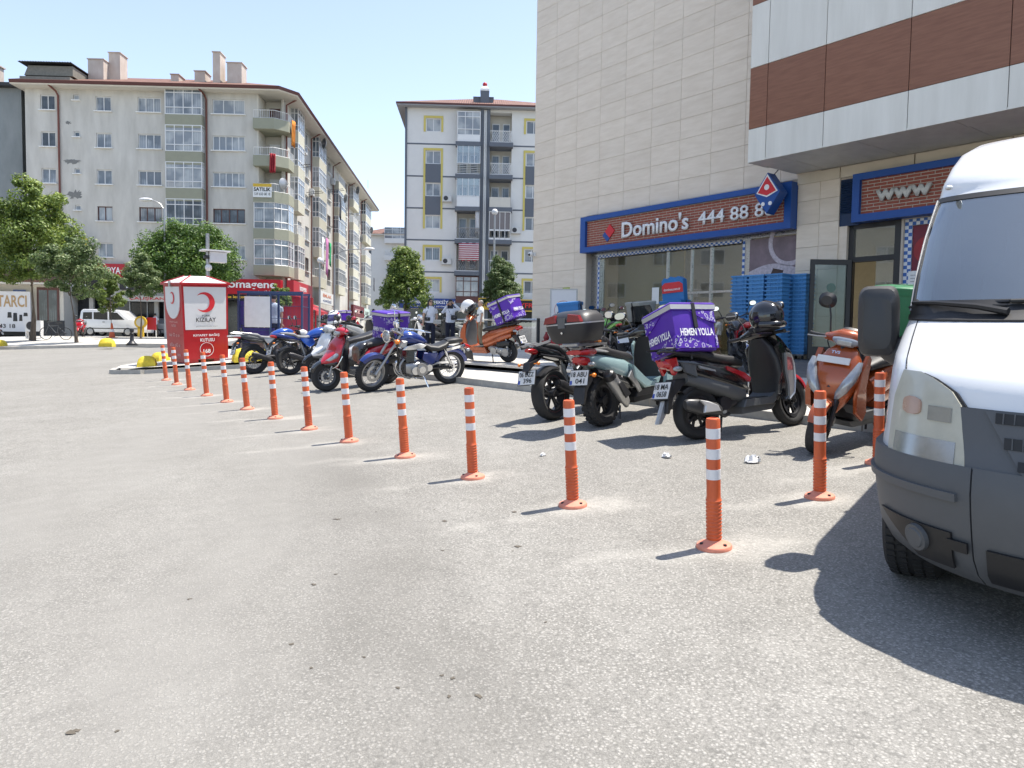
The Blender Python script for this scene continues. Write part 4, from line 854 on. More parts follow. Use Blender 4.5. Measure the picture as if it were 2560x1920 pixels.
put('chimney_cap', MB().rings([[(6.36, .58, 23.2), (7.16, .58, 23.2), (7.16, 1.42, 23.2), (6.36, 1.42, 23.2)], [(6.36, .58, 23.36), (7.16, .58, 23.36), (7.16, 1.42, 23.36), (6.36, 1.42, 23.36)], [(6.58, .8, 23.66), (6.94, .8, 23.66), (6.94, 1.2, 23.66), (6.58, 1.2, 23.66)]]), WHITE, ch); put('finial_ball', MB().ball((6.76, 1, 23.83), .21), SRED, ch)
put('shop_front', MB().bx(.1, 13.9, -.02, .0, 1.1, 4.1), SHOPD, gb)
def GB(s, y, z): return tuple(GBM @ Vector((s, y, z)))
sign('shop_sign', 'navy clothing shop sign reading KONFEKSİYON in white', GB(2.0, -.6, 4.58), R(2.5), 4.9, .85, .4, SNAVY, [('ÖZ TÜRK  KONFEKSİYON', LETW, .1, .14, 4.6, .36), ('KADIN-ERKEK-ÇOCUK GİYİM', LETW, -.2, -.26, 3.4, .16)], 'shop signs on the yellow-trimmed block')
ys = sign('shop_sign', 'yellow shop sign with black pin emblem behind the women', GB(6.2, -.6, 4.63), R(2.5), 3.3, 1.0, .4, SYEL, [('ebebü', LETB, .3, 0, 1.5, .5)], 'shop signs on the yellow-trimmed block')
put('emblem', MB().cyl((-1.1, -.012, .08), (-1.1, -.002, .08), .3, n=20).slab([(-1.33, -.1), (-.87, -.1), (-1.1, -.42)], -.012, -.002), LETB, ys); text('e', SYEL, ys, (-1.1, -.02, .08), width=.34, height=.34, bold=.03)
ts = sign('shop_sign', 'black sign with yellow rim and red TOYFRY lettering by the mall corner', GB(10.4, -.6, 4.53), R(2.5), 2.9, 1.05, .4, SBLK, [('TOYFRY', mat('bright_red_lettering', (.65,.03,.03), .4), -.05, 0, 2.6, .42)], 'shop signs on the yellow-trimmed block')
put('rim', MB().bx(-1.45, 1.45, -.02, 0, .44, .52).bx(-1.45, 1.45, -.02, 0, -.52, -.44), LETY, ts)
# ---- far blocks closing the side street
def far_block(name, label, loc, rz, w, h, d, m, cols, floors, z0=1.0, balc=True, chim=False):
    r = empty(name, loc, rz, label, 'building'); ws = []
    for k in range(floors):
        for c in cols: z = z0+3.2+k*2.8; ws.append((c[0], c[1], z, z+1.3))
    put('wall', wall_holes(0, w, z0-.2, z0+h, ws, 0, .15), m, r); put('wall', MB().bx(0, .1, .1, d, z0-.2, z0+h), mat('teal_render', (.2,.25,.25), .85) if balc else m, r)
    for q in ws: window(r, I4, q, 2, y=.08, sill=False)
    if balc:
        for k in range(floors): bay(r, I4, w*.42, w*.97, z0+2.3+k*2.8, z0+4.9+k*2.8, .9, 'full' if k == floors-1 else 'rail', .75, m=GW, cols=4)
    put('eaves', MB().bx(-.5, w+.5, -.9, d, z0+h, z0+h+.2), CREAMW, r); put('roof', hip([(-.6, -1), (w+.6, -1), (w+.6, d), (-.6, d)], z0+h+.2, z0+h+2, 5), ROOF, r)
    if chim: put('chimney', MB().bx(w*.25, w*.25+1.6, 2, 3.2, z0+h, z0+h+4.2).bx(w*.25-.1, w*.25+1.7, 1.9, 3.3, z0+h+4.2, z0+h+4.35), CHM, r)
    return r
far_block('far_block', 'pale far apartment block with stacked white balconies', (-25.6, 128, 0), R(2), 9.6, 17.6, 10, GW, [(.6, 1.8)], 6)
far_block('far_block', 'beige far apartment block with tall pale chimney', (-16.2, 118, 0), R(-28), 12, 13.8, 10, PLAS, [(1, 2.2), (4, 5.2), (7.5, 9)], 4, balc=False, chim=True)

# ---- block across the street, outside the frame on the left: it stands there and mirrors in the shop glass
ob_ = far_block('opposite_block', 'cream block opposite the shops, outside the picture on the left', (-40, 32, 0), R(-90), 30, 17, 8, CREAMW, [(1, 2.6), (5, 6.6), (9, 11), (14, 15.6), (18, 20), (23, 24.6), (27, 28.6)], 5, z0=-.6, balc=False)
put('shop_front', MB().bx(.5, 29.5, -.1, 0, -.4, 2.4), SHOPD, ob_); put('fascia_sign', MB().bx(1, 14, -.3, 0, 2.4, 3.3).bx(15, 29, -.3, 0, 2.4, 3.3), mat('sign_tan', (.2,.14,.06), .5), ob_)
text('Güzellik & Estetik', LETW, ob_, (7, -.32, 2.85), width=6, height=.6); text('RAABIYA SAÇ', LETW, ob_, (21, -.32, 2.85), width=8, height=.6)

# air conditioners and dishes on the facades
for F, P_, pts in ((F2, lb, ((7.6, 16.9), (10.6, 14.0), (18.0, 11.3), (21.2, 17.1), (29, 13.9), (38.9, 16.9), (16, 8.6))), (I4, gb, ((3.6, 13.4), (9.6, 10.8), (3.6, 8.0)))):
    for (s, z) in pts:
        o = put('air_conditioner', MB().bx(-.4, .4, -.34, -.04, 0, .55).bx(-.42, -.38, -.3, 0, -.06, 0).bx(.38, .42, -.3, 0, -.06, 0), BWHITE_, P_); o.matrix_local = F @ Matrix.Translation((s, 0, z)); put('fan_grille', MB().cyl((-.1, -.35, .28), (-.1, -.34, .28), .2, n=18), DARK, o)
for (s, z) in ((12, 18.9), (24, 16.2), (33, 18.8), (36.2, 13.6), (46, 16)):
    o = put('satellite_dish', MB().lathe([(.02, 0), (.3, .05), (.45, .14), (.46, .14), (.3, .04), (.02, -.015)], (0, 0, 0), 'y', 18).tube([(0, .1, 0), (0, .5, -.3)], .03), ALU, lb); o.matrix_local = F2 @ Matrix.Translation((s, -1.1, z)) @ Matrix.Rotation(R(35), 4, 'Z')
for (s, z) in ((4.4, 15.2), (9.2, 14.0), (16, 12), (20.5, 16.4), (27, 15), (31, 10)):
    o = put('clothes_pole', MB().tube([(0, 0, 0), (0, -1.3, .15)], .025, 5).tube([(.8, 0, 0), (.8, -1.3, .15)], .025, 5).tube([(0, -1.25, .15), (.8, -1.25, .15)], .012, 4), DARK, lb); o.matrix_local = F2 @ Matrix.Translation((s, 0, z))
# ================================================================== trees
def leaf_mat(name, c0, c1, c2):
    m = bpy.data.materials.new(name); m.use_nodes = True; nt = m.node_tree; N, L = nt.nodes, nt.links; N.remove(N['Principled BSDF'])
    at = N.new('ShaderNodeAttribute'); at.attribute_name = 'v'; r = ramp(nt, at.outputs['Fac'], [(0, c0), (.55, c1), (1, c2)])
    d = N.new('ShaderNodeBsdfPrincipled'); d.inputs['Roughness'].default_value = .5; t = N.new('ShaderNodeBsdfTranslucent'); mx = N.new('ShaderNodeMixShader'); mx.inputs[0].default_value = .3
    hs = N.new('ShaderNodeHueSaturation'); hs.inputs['Hue'].default_value = .48; hs.inputs['Value'].default_value = 1.5; L.new(r.outputs[0], hs.inputs['Color'])
    L.new(r.outputs[0], d.inputs['Base Color']); L.new(hs.outputs[0], t.inputs[0]); L.new(d.outputs[0], mx.inputs[1]); L.new(t.outputs[0], mx.inputs[2]); L.new(mx.outputs[0], N['Material Output'].inputs[0]); return m
LM = {'mid': leaf_mat('leaf_mid', (.06,.105,.02), (.135,.205,.035), (.28,.35,.085)), 'dark': leaf_mat('leaf_dark', (.036,.08,.016), (.085,.165,.028), (.17,.27,.055)), 'pale': leaf_mat('leaf_pale', (.05,.09,.025), (.11,.17,.055), (.3,.35,.18))}
BARK = grain('bark', (.07,.05,.035), (.14,.11,.085), .9, (1, 1, .25), 6, .5, 12)
def tree(name, label, x, y, z, ztop, zbot, rx, shape='oval', kind='mid', n=7000, leaf=.11, trunk_r=.1, seed=1, lean=0, clumps=90, dx=0):
    rg = np.random.default_rng(seed); h = ztop-zbot; root = empty(name, (x, y, z), 0, label, 'tree', 'street trees')
    C_ = []; 
    while len(C_) < clumps:
        q = rg.uniform(-1, 1, 3)
        if q@q > 1: continue
        t = (q[2]+1)/2
        if shape == 'cone': k = (1-t)**.75*1.15+.06
        elif shape == 'dome': k = 1.0 if t < .25 else math.sqrt(max(0, 1-((t-.25)/.75)**2))+.03
        else: k = math.sqrt(max(0, 1-(2*t-1)**2))*(1.1-.2*t)+.05
        rr = math.hypot(q[0], q[1]); 
        if rg.random() > .25+rr*.9: continue
        s = math.sqrt(max(1e-6, 1-q[2]**2)); C_.append((q[0]/s*k*rx+dx, q[1]/s*k*rx, zbot-z+t*h))
    C_ = np.array(C_)+rg.normal(size=(len(C_), 3))*rx*.07; cr = rg.uniform(.4, 1.5, len(C_))*rx*(.26 if shape != 'cone' else .23)
    idx = rg.integers(0, len(C_), n); d = rg.normal(size=(n, 3)); d /= np.linalg.norm(d, axis=1)[:, None]
    P = C_[idx]+d*(cr[idx]*rg.uniform(.35, 1, n)**.6)[:, None]*np.array([1, 1, .72])
    P[:, 2] -= .15*np.abs(rg.normal(size=n))*leaf*3
    nr = d+rg.normal(size=(n, 3))*.55+np.array([0, 0, .45]); nr /= np.linalg.norm(nr, axis=1)[:, None]
    a = np.cross(nr, rg.normal(size=(n, 3))); a /= np.linalg.norm(a, axis=1)[:, None]; b = np.cross(nr, a); sz = leaf*rg.uniform(.6, 1.35, n)[:, None]
    V = np.stack([P-a*sz, P-b*sz*.55+nr*sz*.12, P+a*sz, P+b*sz*.55+nr*sz*.12], 1).reshape(-1, 3); Fc = np.arange(4*n).reshape(-1, 4)
    me = bpy.data.meshes.new('crown'); me.from_pydata(V.tolist(), [], Fc.tolist())
    cv = rg.uniform(0, 1, len(C_)); v = np.clip(.25+.35*cv[idx]+.25*rg.normal(size=n)+.15*d[:, 2], 0, 1); at = me.attributes.new('v', 'FLOAT', 'FACE'); at.data.foreach_set('value', v.astype('f'))
    put('crown', me, LM[kind], root)
    mb = MB(); zt = zbot-z+h*.55; mb.tube([(0, 0, -.1), (.02*h+lean*.3, 0, (zbot-z)*.5), (lean*.6+dx*.4, .03, zbot-z+.1), (lean*.6+dx, 0, zt)], [trunk_r*1.25, trunk_r, trunk_r*.8, trunk_r*.3], 9, 1)
    for k in range(9):
        c = C_[rg.integers(0, len(C_))]; s = (lean*.6+dx*.7, 0, zbot-z+h*rg.uniform(-.02, .3)); mb.tube([s, ((s[0]+c[0])/2, (s[1]+c[1])/2, (s[2]+c[2])/2+.1), tuple(c)], [trunk_r*.38, trunk_r*.25, trunk_r*.1], 6, 1)
    put('trunk', mb, BARK, root); return root
tree('street_tree', 'big leafy tree at the far left before the grey block', -26.5, 42, 1.15, 9.9, 3.9, 2.1, 'oval', 'mid', 36000, .085, .15, 3, clumps=150)
tree('street_tree', 'small pale-leaved tree with leaning trunk beside the bicycle', -21.2, 37, 1.1, 6.2, 3.3, 1.4, 'oval', 'pale', 13000, .068, .08, 5, lean=-.5, clumps=70)
tree('street_tree', 'young tree with thin trunk left of the donation bin', -21.5, 44, 1.25, 6.3, 3.5, 1.1, 'cone', 'pale', 12000, .066, .06, 8, clumps=70)
tree('street_tree', 'small low tree half hidden behind the white car', -26.4, 50, 1.3, 5.5, 2.9, .95, 'oval', 'mid', 9000, .07, .06, 9, clumps=55)
tree('street_tree', 'broad dark round tree rising behind the donation bin', -20.4, 48, 1.25, 8.5, 4.3, 2.7, 'dome', 'dark', 46000, .085, .17, 12, clumps=190)
tree('street_tree', 'small light green tree in front of the long red sign', -15.4, 50, 1.28, 5.0, 3.3, .75, 'oval', 'mid', 6000, .065, .05, 14, clumps=40)
tree('street_tree', 'conical leafy tree left of the two women', -5.64, 40, 1.15, 6.3, 3.0, 1.2, 'cone', 'mid', 30000, .062, .08, 17, clumps=260)
tree('street_tree', 'conical leafy tree behind the tilted purple box', -.7, 45, 1.15, 6.45, 3.4, 1.15, 'cone', 'pale', 24000, .062, .08, 21, clumps=220)
tree('street_tree', 'leafy bush at the far end of the side street', -19.5, 106, 1.28, 4.6, 1.6, 2.0, 'oval', 'mid', 3500, .2, .1, 23, clumps=50)
# ================================================================== street furniture and background things
RED = mat('bin_red', (.4,.008,.014), .38, var=.08, coat=.2); BWHITE = mat('bin_white', (.66,.66,.67), .4, var=.04); YEL = mat('kerb_yellow', (.62,.48,.035), .7, var=.25, vs=14, bump=.3, bs=30)
def crescent(r0, c, thick, gap=.36, n=40):
    # crescent open to the left, in local x-z
    P = [(c[0]+r0*math.cos(t), c[1]+r0*math.sin(t)) for t in np.linspace(-math.pi*.78, math.pi*.78, n)]
    r1 = r0*(1-thick); ox = -r0*.2; e = P[0]; a0 = math.atan2(e[1]-c[1], e[0]-c[0]-ox)
    Q = [(c[0]+ox+(math.hypot(e[0]-c[0]-ox, e[1]-c[1])*(abs(t/a0)**3)+r1*.86*(1-abs(t/a0)**3))*math.cos(t), c[1]+(math.hypot(e[0]-c[0]-ox, e[1]-c[1])*(abs(t/a0)**3)+r1*.98*(1-abs(t/a0)**3))*math.sin(t)) for t in np.linspace(-abs(a0), abs(a0), n)]
    return P, Q
def add_crescent(parent, c, r, m, y=-.006, M=None, nm='crescent'):
    P, Q = crescent(r, c, .22); mb = MB(); n = len(P)
    for (x, z), (u, w) in zip(P, Q): mb.v += [(x, y, z), (u, y, w)]
    for i in range(n-1): mb.f.append((2*i, 2*i+2, 2*i+3, 2*i+1))
    if M: mb.move(M)
    return put(nm, mb, m, parent)
bx_, by_ = -8.1, 19.6; bz_ = gz(bx_, by_)+kh(bx_, by_)
db = empty('donation_bin', (bx_, by_, bz_+.0), 0, 'red and white clothes donation bin with crescent emblem on the kerb nose', 'donation bin')
db.rotation_euler = (R(2.2), R(-2.6), R(44.5))
put('body', MB().rings([[(-a, -a, z), (a, -a, z), (a, a, z), (-a, a, z)] for a, z in ((.55, .1), (.585, 1.98))]), RED, db); put('plinth', MB().bx(-.5, -.2, -.5, .5, 0, .1).bx(.2, .5, -.5, .5, 0, .1), RED, db)
def face(z): return .55+.035*(z-.1)/1.88
put('front_panel', MB().rings([[(-face(z)+.05, -face(z)-.004, z), (face(z)-.05, -face(z)-.004, z), (face(z)-.05, -face(z)+.02, z), (-face(z)+.05, -face(z)+.02, z)] for z in (.84, 1.9)]), BWHITE, db)
put('roof', MB().rings([[(-.63, -.63, 1.98), (.63, -.63, 1.98), (.63, .63, 1.98), (-.63, .63, 1.98)], [(-.2, -.2, 2.17), (.2, -.2, 2.17), (.2, .2, 2.17), (-.2, .2, 2.17)]]), BWHITE, db)
put('roof_rim', MB().bx(-.64, .64, -.64, -.6, 1.95, 2.0).bx(-.64, .64, .6, .64, 1.95, 2.0).bx(-.64, -.6, -.6, .6, 1.95, 2.0).bx(.6, .64, -.6, .6, 1.95, 2.0).tube([(-.63, -.63, 1.99), (-.2, -.2, 2.18)], .015).tube([(.63, -.63, 1.99), (.2, -.2, 2.18)], .015).tube([(-.63, .63, 1.99), (-.2, .2, 2.18)], .015), RED, db)
tl = R(1.1)
add_crescent(db, (-.02, 1.52), .25, LETR, -.592)
def dtext(t, m, x, z, w, h, b=.02): text(t, m, db, (x, -face(z)-.012, z), width=w, height=h, bold=b)
dtext('TÜRK', LETB, 0, 1.19, .22, .055, .005); dtext('KIZILAY', LETB, 0, 1.085, .5, .105, .01); dtext('giysikutusu.kizilay.org.tr', mat('grey_print'), .02, .92, .55, .035, .0)
dtext('KIYAFET BAĞIŞ', LETW, 0, .7, .66, .085); dtext('KUTUSU', LETW, .02, .58, .36, .085); dtext('168', LETW, 0, .3, .18, .1)
put('ring_emblem', MB().lathe([(.165, 0), (.175, 0), (.175, .005), (.165, .005)], (0, -.565, .34), 'y', 32, closed=True), LETW, db)
# left face: U-shaped white panel, emblem, print lines
LMx = Matrix.Rotation(R(-90), 4, 'Z')
u = MB().slab([(-.45, 1.9), (.45, 1.9), (.45, 1.6)]+[(.45*math.cos(t), 1.55+.45*math.sin(t)) for t in np.linspace(0, -math.pi, 13)]+[(-.45, 1.6)], -.592, -.56); u.move(LMx); put('side_panel', u, BWHITE, db)
add_crescent(db, (0, 1.62), .15, LETR, -.6, LMx)
def stext(t, m, x, z, w, h): text(t, m, db, (-face(z)-.012, -x, z), width=w, height=h, rot=(R(90), 0, R(-90)), bold=.01)
stext('KIZILAY', LETB, 0, 1.3, .26, .06)
PINK = mat('pale_pink_print', (.6,.35,.34), .5, var=.05)
stext('KIYAFET BAĞIŞ', PINK, 0, 1.02, .5, .06); stext('KUTUSU', PINK, 0, .93, .28, .06); stext('▢▢ ◎ ▢ ▢'.replace('▢', 'o').replace('◎', 'O'), PINK, 0, .7, .66, .09); stext('oOo oO o', PINK, 0, .45, .66, .09); stext('oo o  oo', PINK, 0, .2, .66, .06)
put('lock_hasp', MB().bx(-.66, -.62, -.05, .05, 1.9, 2.04), STEEL, db)
# yellow concrete domes
dome_me = MB().rings([[(-a, -b, z), (a, -b, z), (a, b, z), (-a, b, z)] for a, b, z in ((.2, .15, -.03), (.195, .145, .06), (.17, .12, .15), (.12, .09, .21), (.05, .05, .235))], True).mesh('yellow_dome', 80)
dome_me.materials.append(YEL)
for (x, y, far_, rz, sc, lab) in ((-8.95, 18.62, 0, .3, 1.05, 'yellow concrete kerb block at the front tip of the island'), (-9.4, 20.3, 0, 1.2, 1., 'yellow concrete kerb block just left of the donation bin'), (-6.75, 19.12, 0, .5, 1.35, 'large yellow concrete kerb block right of the donation bin'), (-6.3, 19.15, 0, .1, 1.1, 'yellow concrete kerb block half overlapping the larger one'), (-17.0, 31.9, 1, .1, 1.35, 'yellow concrete block on the far kerb by the bicycle'), (-10.0, 23.6, 0, .2, 1., 'yellow concrete block peeking out behind the leftmost bollard'), (-24.2, 35.9, 1, .1, 1.3, 'yellow concrete block at the far left edge of the kerb')):
    z = gz(x, y)+(.13 if far_ else kh(x, y)); o = put('yellow_dome', dome_me, None, None, (x, y, z), (0, 0, rz)); o.scale = (sc,)*3; tag(o, lab, 'kerb block', 'yellow kerb blocks')
# wire cage of the delivery stall
CB = mat('cage_blue', (.02,.045,.13), .45, var=.1)
cx_, cy_ = -6.35, 19.95; cz_ = gz(cx_, cy_)+.13
cg = empty('wire_cage', (cx_, cy_, cz_), R(2), 'dark blue wire cage stall with white sheet beside the donation bin', 'cage')
for x in (-.82, .0, .82):
    for y in (0, .8): put('post', MB().bx(x-.025, x+.025, y-.025, y+.025, 0, 1.72), CB, cg)
g = MB()
for i in range(47): x = -.8+i*.0348; g.tube([(x, 0, .12), (x, 0, 1.7)], .0035, 4)
for z in (.12, .42, .74, 1.06, 1.38, 1.7): g.tube([(-.82, 0, z), (.82, 0, z)], .007, 5)
for y_ in np.linspace(.06, .76, 14): g.tube([(.82, y_, .12), (.82, y_, 1.7)], .0035, 4)
for z in (.12, .74, 1.38, 1.7): g.tube([(.82, 0, z), (.82, .8, z)], .007, 5)
put('wire_mesh', g, CB, cg); tag(cg.children[-1], kind='stuff')
put('top_bar', MB().bx(-.85, .85, -.03, .03, 1.7, 1.76).bx(-.85, .85, .78, .82, 1.7, 1.75), CB, cg)
put('white_sheet', MB().bx(-.66, .0, -.03, -.015, .82, 1.62), mat('white_cloth'), cg); put('purple_banner', MB().bx(-.72, .1, .03, .05, .45, .8).bx(-.8, -.7, .02, .05, .8, 1.5), mat('purple_banner', (.05,.02,.2), .6, var=.2), cg)
put('goods', MB().box((.35, .4, .3), (.5, .4, .5)).box((-.4, .4, .25), (.6, .5, .45)).box((.1, .5, .62), (.4, .3, .16)), mat('goods'), cg); put('floor_panel', MB().bx(-.82, .82, 0, .8, .1, .13), CB, cg)
bar = tag(put('dark_bin', MB().rings([[(-.16, -.16, 0), (.16, -.16, 0), (.16, .16, 0), (-.16, .16, 0)], [(-.19, -.19, .85), (.19, -.19, .85), (.19, .19, .85), (-.19, .19, .85)]]).bx(-.2, .2, -.2, .2, .85, .89), BLACK, None, (-7.05, 20.2, gz(-7, 20)+.15), (0, 0, .6)), 'dark waste bin squeezed between donation bin and wire cage', 'bin')
# camera pole behind the bin
pl = empty('camera_pole', (-9.0, 22.5, gz(-9, 22.5)+.15), R(35), 'slim grey pole with white camera housing above the donation bin', 'pole')
put('mast', MB().tube([(0, 0, 0), (0, 0, 3.55)], .05, 10), ALU, pl); put('housing', MB().bx(.03, .5, -.18, .1, 2.72, 3.02), BWHITE, pl); put('housing_roof', MB().bx(-.2, .6, -.25, .16, 3.03, 3.07), BWHITE, pl); put('lens', MB().cyl((-.12, -.06, 2.86), (.04, -.06, 2.86), .05), DARK, pl); put('dome_lens', MB().ball((0, -.1, 2.55), .1), BWHITE, pl)
# street lamps
def lamp(label, x, y, h, dx, dy, arm=True, double=False):
    r = empty('street_lamp', (x, y, gz(x, y)), 0, label, 'street lamp', 'street lamps'); put('post', MB().tube([(0, 0, 0), (0, 0, h*.5), (0, 0, h)], [.09, .075, .055], 8), ALU, r)
    for s in ((1, -1) if double else (1,)):
        if arm: put('arm', MB().tube([(0, 0, h-.1), (dx*.3*s, dy*.3*s, h+.35), (dx*s, dy*s, h+.5)], .035, 7, 1), ALU, r); put('lamp_head', MB().ball((dx*1.12*s, dy*1.12*s, h+.5), (.42, .2, .12)), BWHITE, r)
        else: put('lamp_head', MB().ball((0, 0, h+.16), .2), BWHITE, r)
lamp('grey street lamp reaching over the round dark tree', -21.2, 46.5, 8.0, -1.0, 0); lamp('street lamp with curved arm on the side street', -13.6, 58, 6.6, 2.3, .3)
lamp('slim lamp post just left of the curved-arm lamp', -14.2, 56, 5.8, 0, 0, False); lamp('globe street lamp in front of the yellow-trimmed block', -1.3, 50, 8.6, 0, 0, False)
# railing of the plaza
rl = empty('railing', (.8, 26.4, 0), 0, 'steel handrail with glass panels at the plaza corner', 'railing')
A_, B_ = Vector((.05, -.05, 0)), Vector((-3.4, 4.6, 0)); 
def rp(t, z): p = A_*(1-t)+B_*t; return (p.x, p.y, pz(.8+p.x, 26.4+p.y)+z)
put('handrail', MB().tube([rp(t, .98) for t in (0, .5, 1)], .035, 8).tube([rp(t, .12) for t in (0, .5, 1)], .015, 6), STEEL, rl)
for k in range(6): put('post', MB().tube([rp(k/5, 0), rp(k/5, .98)], .028, 8), STEEL, rl)
for k in range(5): a, b = k/5+.015, k/5+.185; put('pane', MB().quad(rp(a, .18), rp(b, .18), rp(b, .88), rp(a, .88)), SHOPGLASS, rl)
tag(put('black_post', MB().tube([(0, 0, 0), (0, 0, 1.02)], .055, 12).cyl((0, 0, 0), (0, 0, .03), .1), BLACK, None, (.85, 25.5, pz(.85, 25.5))), 'black post at the near end of the steel railing', 'post')
# pull-up board MOTOSİKLET
mx_, my_ = wall_xy(4, 2); br = empty('board_sign', (mx_, my_, pz(mx_, my_)), R(-14), 'white standing board with motorcycle drawing and red MOTOSİKLET foot', 'sign')
put('frame', MB().bx(-.42, -.38, -.02, .02, 0, 1.9).bx(.38, .42, -.02, .02, 0, 1.9).bx(-.38, .38, -.02, .02, 1.86, 1.9).bx(-.38, .38, -.02, .02, 0, .1), ALU, br); put('board', MB().bx(-.38, .38, -.01, .01, .1, 1.86), BWHITE, br); put('red_foot', MB().bx(-.37, .37, -.016, -.01, .12, .72), SRED, br); text('MOTOSİKLET', LETW, br, (0, -.02, .5), width=.7, height=.16, bold=.02)
put('ring', MB().lathe([(.27, 0), (.28, 0), (.28, .005), (.27, .005)], (0, -.016, 1.26), 'y', 36, closed=True), SRED, br)
dr_ = MB(); dr_.lathe([(.045, 0), (.075, 0), (.075, .005), (.045, .005)], (-.12, -.016, 1.15), 'y', 20, closed=True).lathe([(.045, 0), (.075, 0), (.075, .005), (.045, .005)], (.12, -.016, 1.15), 'y', 20, closed=True).slab([(-.17, 1.3), (-.02, 1.2), (.1, 1.26), (.06, 1.36), (.14, 1.42), (.1, 1.44), (0, 1.36), (-.08, 1.34)], -.017, -.011)
put('motorcycle_drawing', dr_, LETB, br)
# hydrant
hx, hy = wall_xy(5, 3.5); hd = empty('hydrant', (hx, hy, pz(hx, hy)), 0, 'dark red fire hydrant between black post and standing board', 'hydrant'); HR = mat('hydrant_red', (.22,.012,.015), .5, var=.2)
put('barrel', MB().lathe([(.11, 0), (.11, .03), (.07, .05), (.065, .42), (.085, .44), (.085, .47), (.06, .52), (.03, .58), (.03, .62), (0, .62)], n=18), HR, hd); put('outlet', MB().cyl((-.13, 0, .34), (.13, 0, .34), .04), HR, hd); put('outlet', MB().cyl((0, -.13, .3), (0, 0, .3), .045), HR, hd)
# ---- far left: low shop, vehicles, small things
ls = empty('low_shop', (-48.3, 55.4, .4), R(1), 'low cream shop with tiled canopy behind the big tree', 'building')
put('wall', MB().bx(0, 15.5, 0, 6, .9, 5.2), CREAMW, ls); put('canopy', MB().rings([[(-.2, -1.4, 4.7), (15.8, -1.4, 4.7), (15.8, .1, 5.5), (-.2, .1, 5.5)], [(-.2, -1.4, 4.85), (15.8, -1.4, 4.85), (15.8, .1, 5.65), (-.2, .1, 5.65)]]), ROOF, ls); put('canopy_soffit', MB().bx(-.1, 15.7, -1.35, 0, 4.55, 4.68), CREAMW, ls); put('plinth', MB().bx(-.05, 15.55, -.06, 0, .9, 2.0), mat('dark_plinth', (.05,.05,.05), .7), ls)
put('shop_window', MB().bx(13.6, 15.2, -.05, -.01, 1.6, 4.4), FB, ls); put('pane', MB().bx(13.75, 14.35, -.06, -.05, 1.9, 4.2).bx(14.45, 15.05, -.06, -.05, 1.9, 4.2), PC[1], ls.children[-1])
put('blue_tile_panel', MB().bx(11.9, 12.8, -.05, -.01, 2.0, 4.2), mat('blue_tile_print', (.12,.18,.4), .5, var=.8, vs=9), ls)
tb = sign('shop_sign', 'white repair shop board with tan letters TARCI and tool drawings', (-37.6, 55.1, 3.0), R(1), 5.4, 2.9, .12, BWHITE, [('OTOMATARCI', mat('tan_lettering', (.42,.27,.12), .5), 0, .75, 4.9, .85), ('343 18', LETB, .9, -1.05, 1.4, .3)], 'signs on the low shop')
for k, (a, b, c, d) in enumerate(((1.2, -.25, .3, .4), (1.6, -.4, .3, .6), (2.0, -.45, .22, .45), (2.35, -.2, .3, .25))): put('tool_drawing', MB().slab([(a-c/2, b-d/2), (a+c/2, b-d/2), (a+c/2*.8, b+d/2), (a-c/2*.8, b+d/2)], -.02, 0, .03), LETB, tb)
ac = empty('air_conditioner', (-28.9, 46, gz(-28.9, 46)+.13), R(4), 'white air conditioner unit on a stand behind the tree trunk', 'air conditioner'); put('case', MB().bx(-.45, .45, -.17, .17, .45, 1.1), BWHITE, ac); put('fan_grille', MB().cyl((-.12, -.19, .78), (-.12, -.17, .78), .25, n=24), DARK, ac); put('stand', MB().bx(-.45, -.4, -.15, .15, 0, .45).bx(.4, .45, -.15, .15, 0, .45).bx(-.4, .4, -.15, -.12, .02, .06), BWHITE, ac)
rsn = empty('round_sign', (-31.6, 56.2, 0), 0, 'yellow round lollipop sign on the facade above the small tree', 'sign'); put('disc', MB().cyl((0, -.08, 8.2), (0, .08, 8.2), .36, n=28), SYEL, rsn); put('pink_centre', MB().cyl((0, -.1, 8.2), (0, -.08, 8.2), .2, n=20), mat('pale_pink_print'), rsn); put('stem', MB().bx(-.07, .07, -.05, .05, 6.6, 7.85).bx(0, .3, -.03, .4, 7.3, 7.36), SYEL, rsn)
bxs = empty('box_sign', (-33.2, 56.0, 7.9), 0, 'dark box sign jutting out beside the yellow round sign', 'sign'); put('case', MB().bx(-1.0, .5, -.2, .2, -1.0, 1.0), FRAME, bxs); put('rim', MB().bx(.5, 1.05, -.18, .18, -.9, .9), ALU, bxs)
def cone_(label, x, y, z, s=1): 
    r = empty('traffic_cone', (x, y, z), 0, label, 'traffic cone', 'traffic cones'); put('cone', MB().lathe([(.15*s, .03), (.03*s, .75*s), (0, .76*s)], n=16), ORANGE, r); put('base', MB().bx(-.2*s, .2*s, -.2*s, .2*s, 0, .035), ORANGE, r); put('band', MB().lathe([(.118*s, .3*s), (.094*s, .44*s)], n=16), BAND, r)
cone_('orange traffic cone beside the white car', -24.0, 45.6, gz(-24, 45.6)+.13, 1.15); cone_('red and white cone behind the plaza railing', 2.2, 36, 1.22, 1.2)
cb = empty('cast_bollard', (-15.86, 31.7, gz(-15.86, 31.7)+.13), 0, 'black cast-iron bollard on the far kerb', 'bollard'); put('shaft', MB().lathe([(.2, 0), (.2, .06), (.13, .12), (.08, .2), (.065, .42), (.09, .45), (.09, .49), (.06, .52), (.085, .58), (.09, .63), (.06, .69), (0, .7)], n=18), BLACK, cb); put('foot', MB().cyl((0, 0, -.02), (0, 0, .03), .24), BLACK, cb)
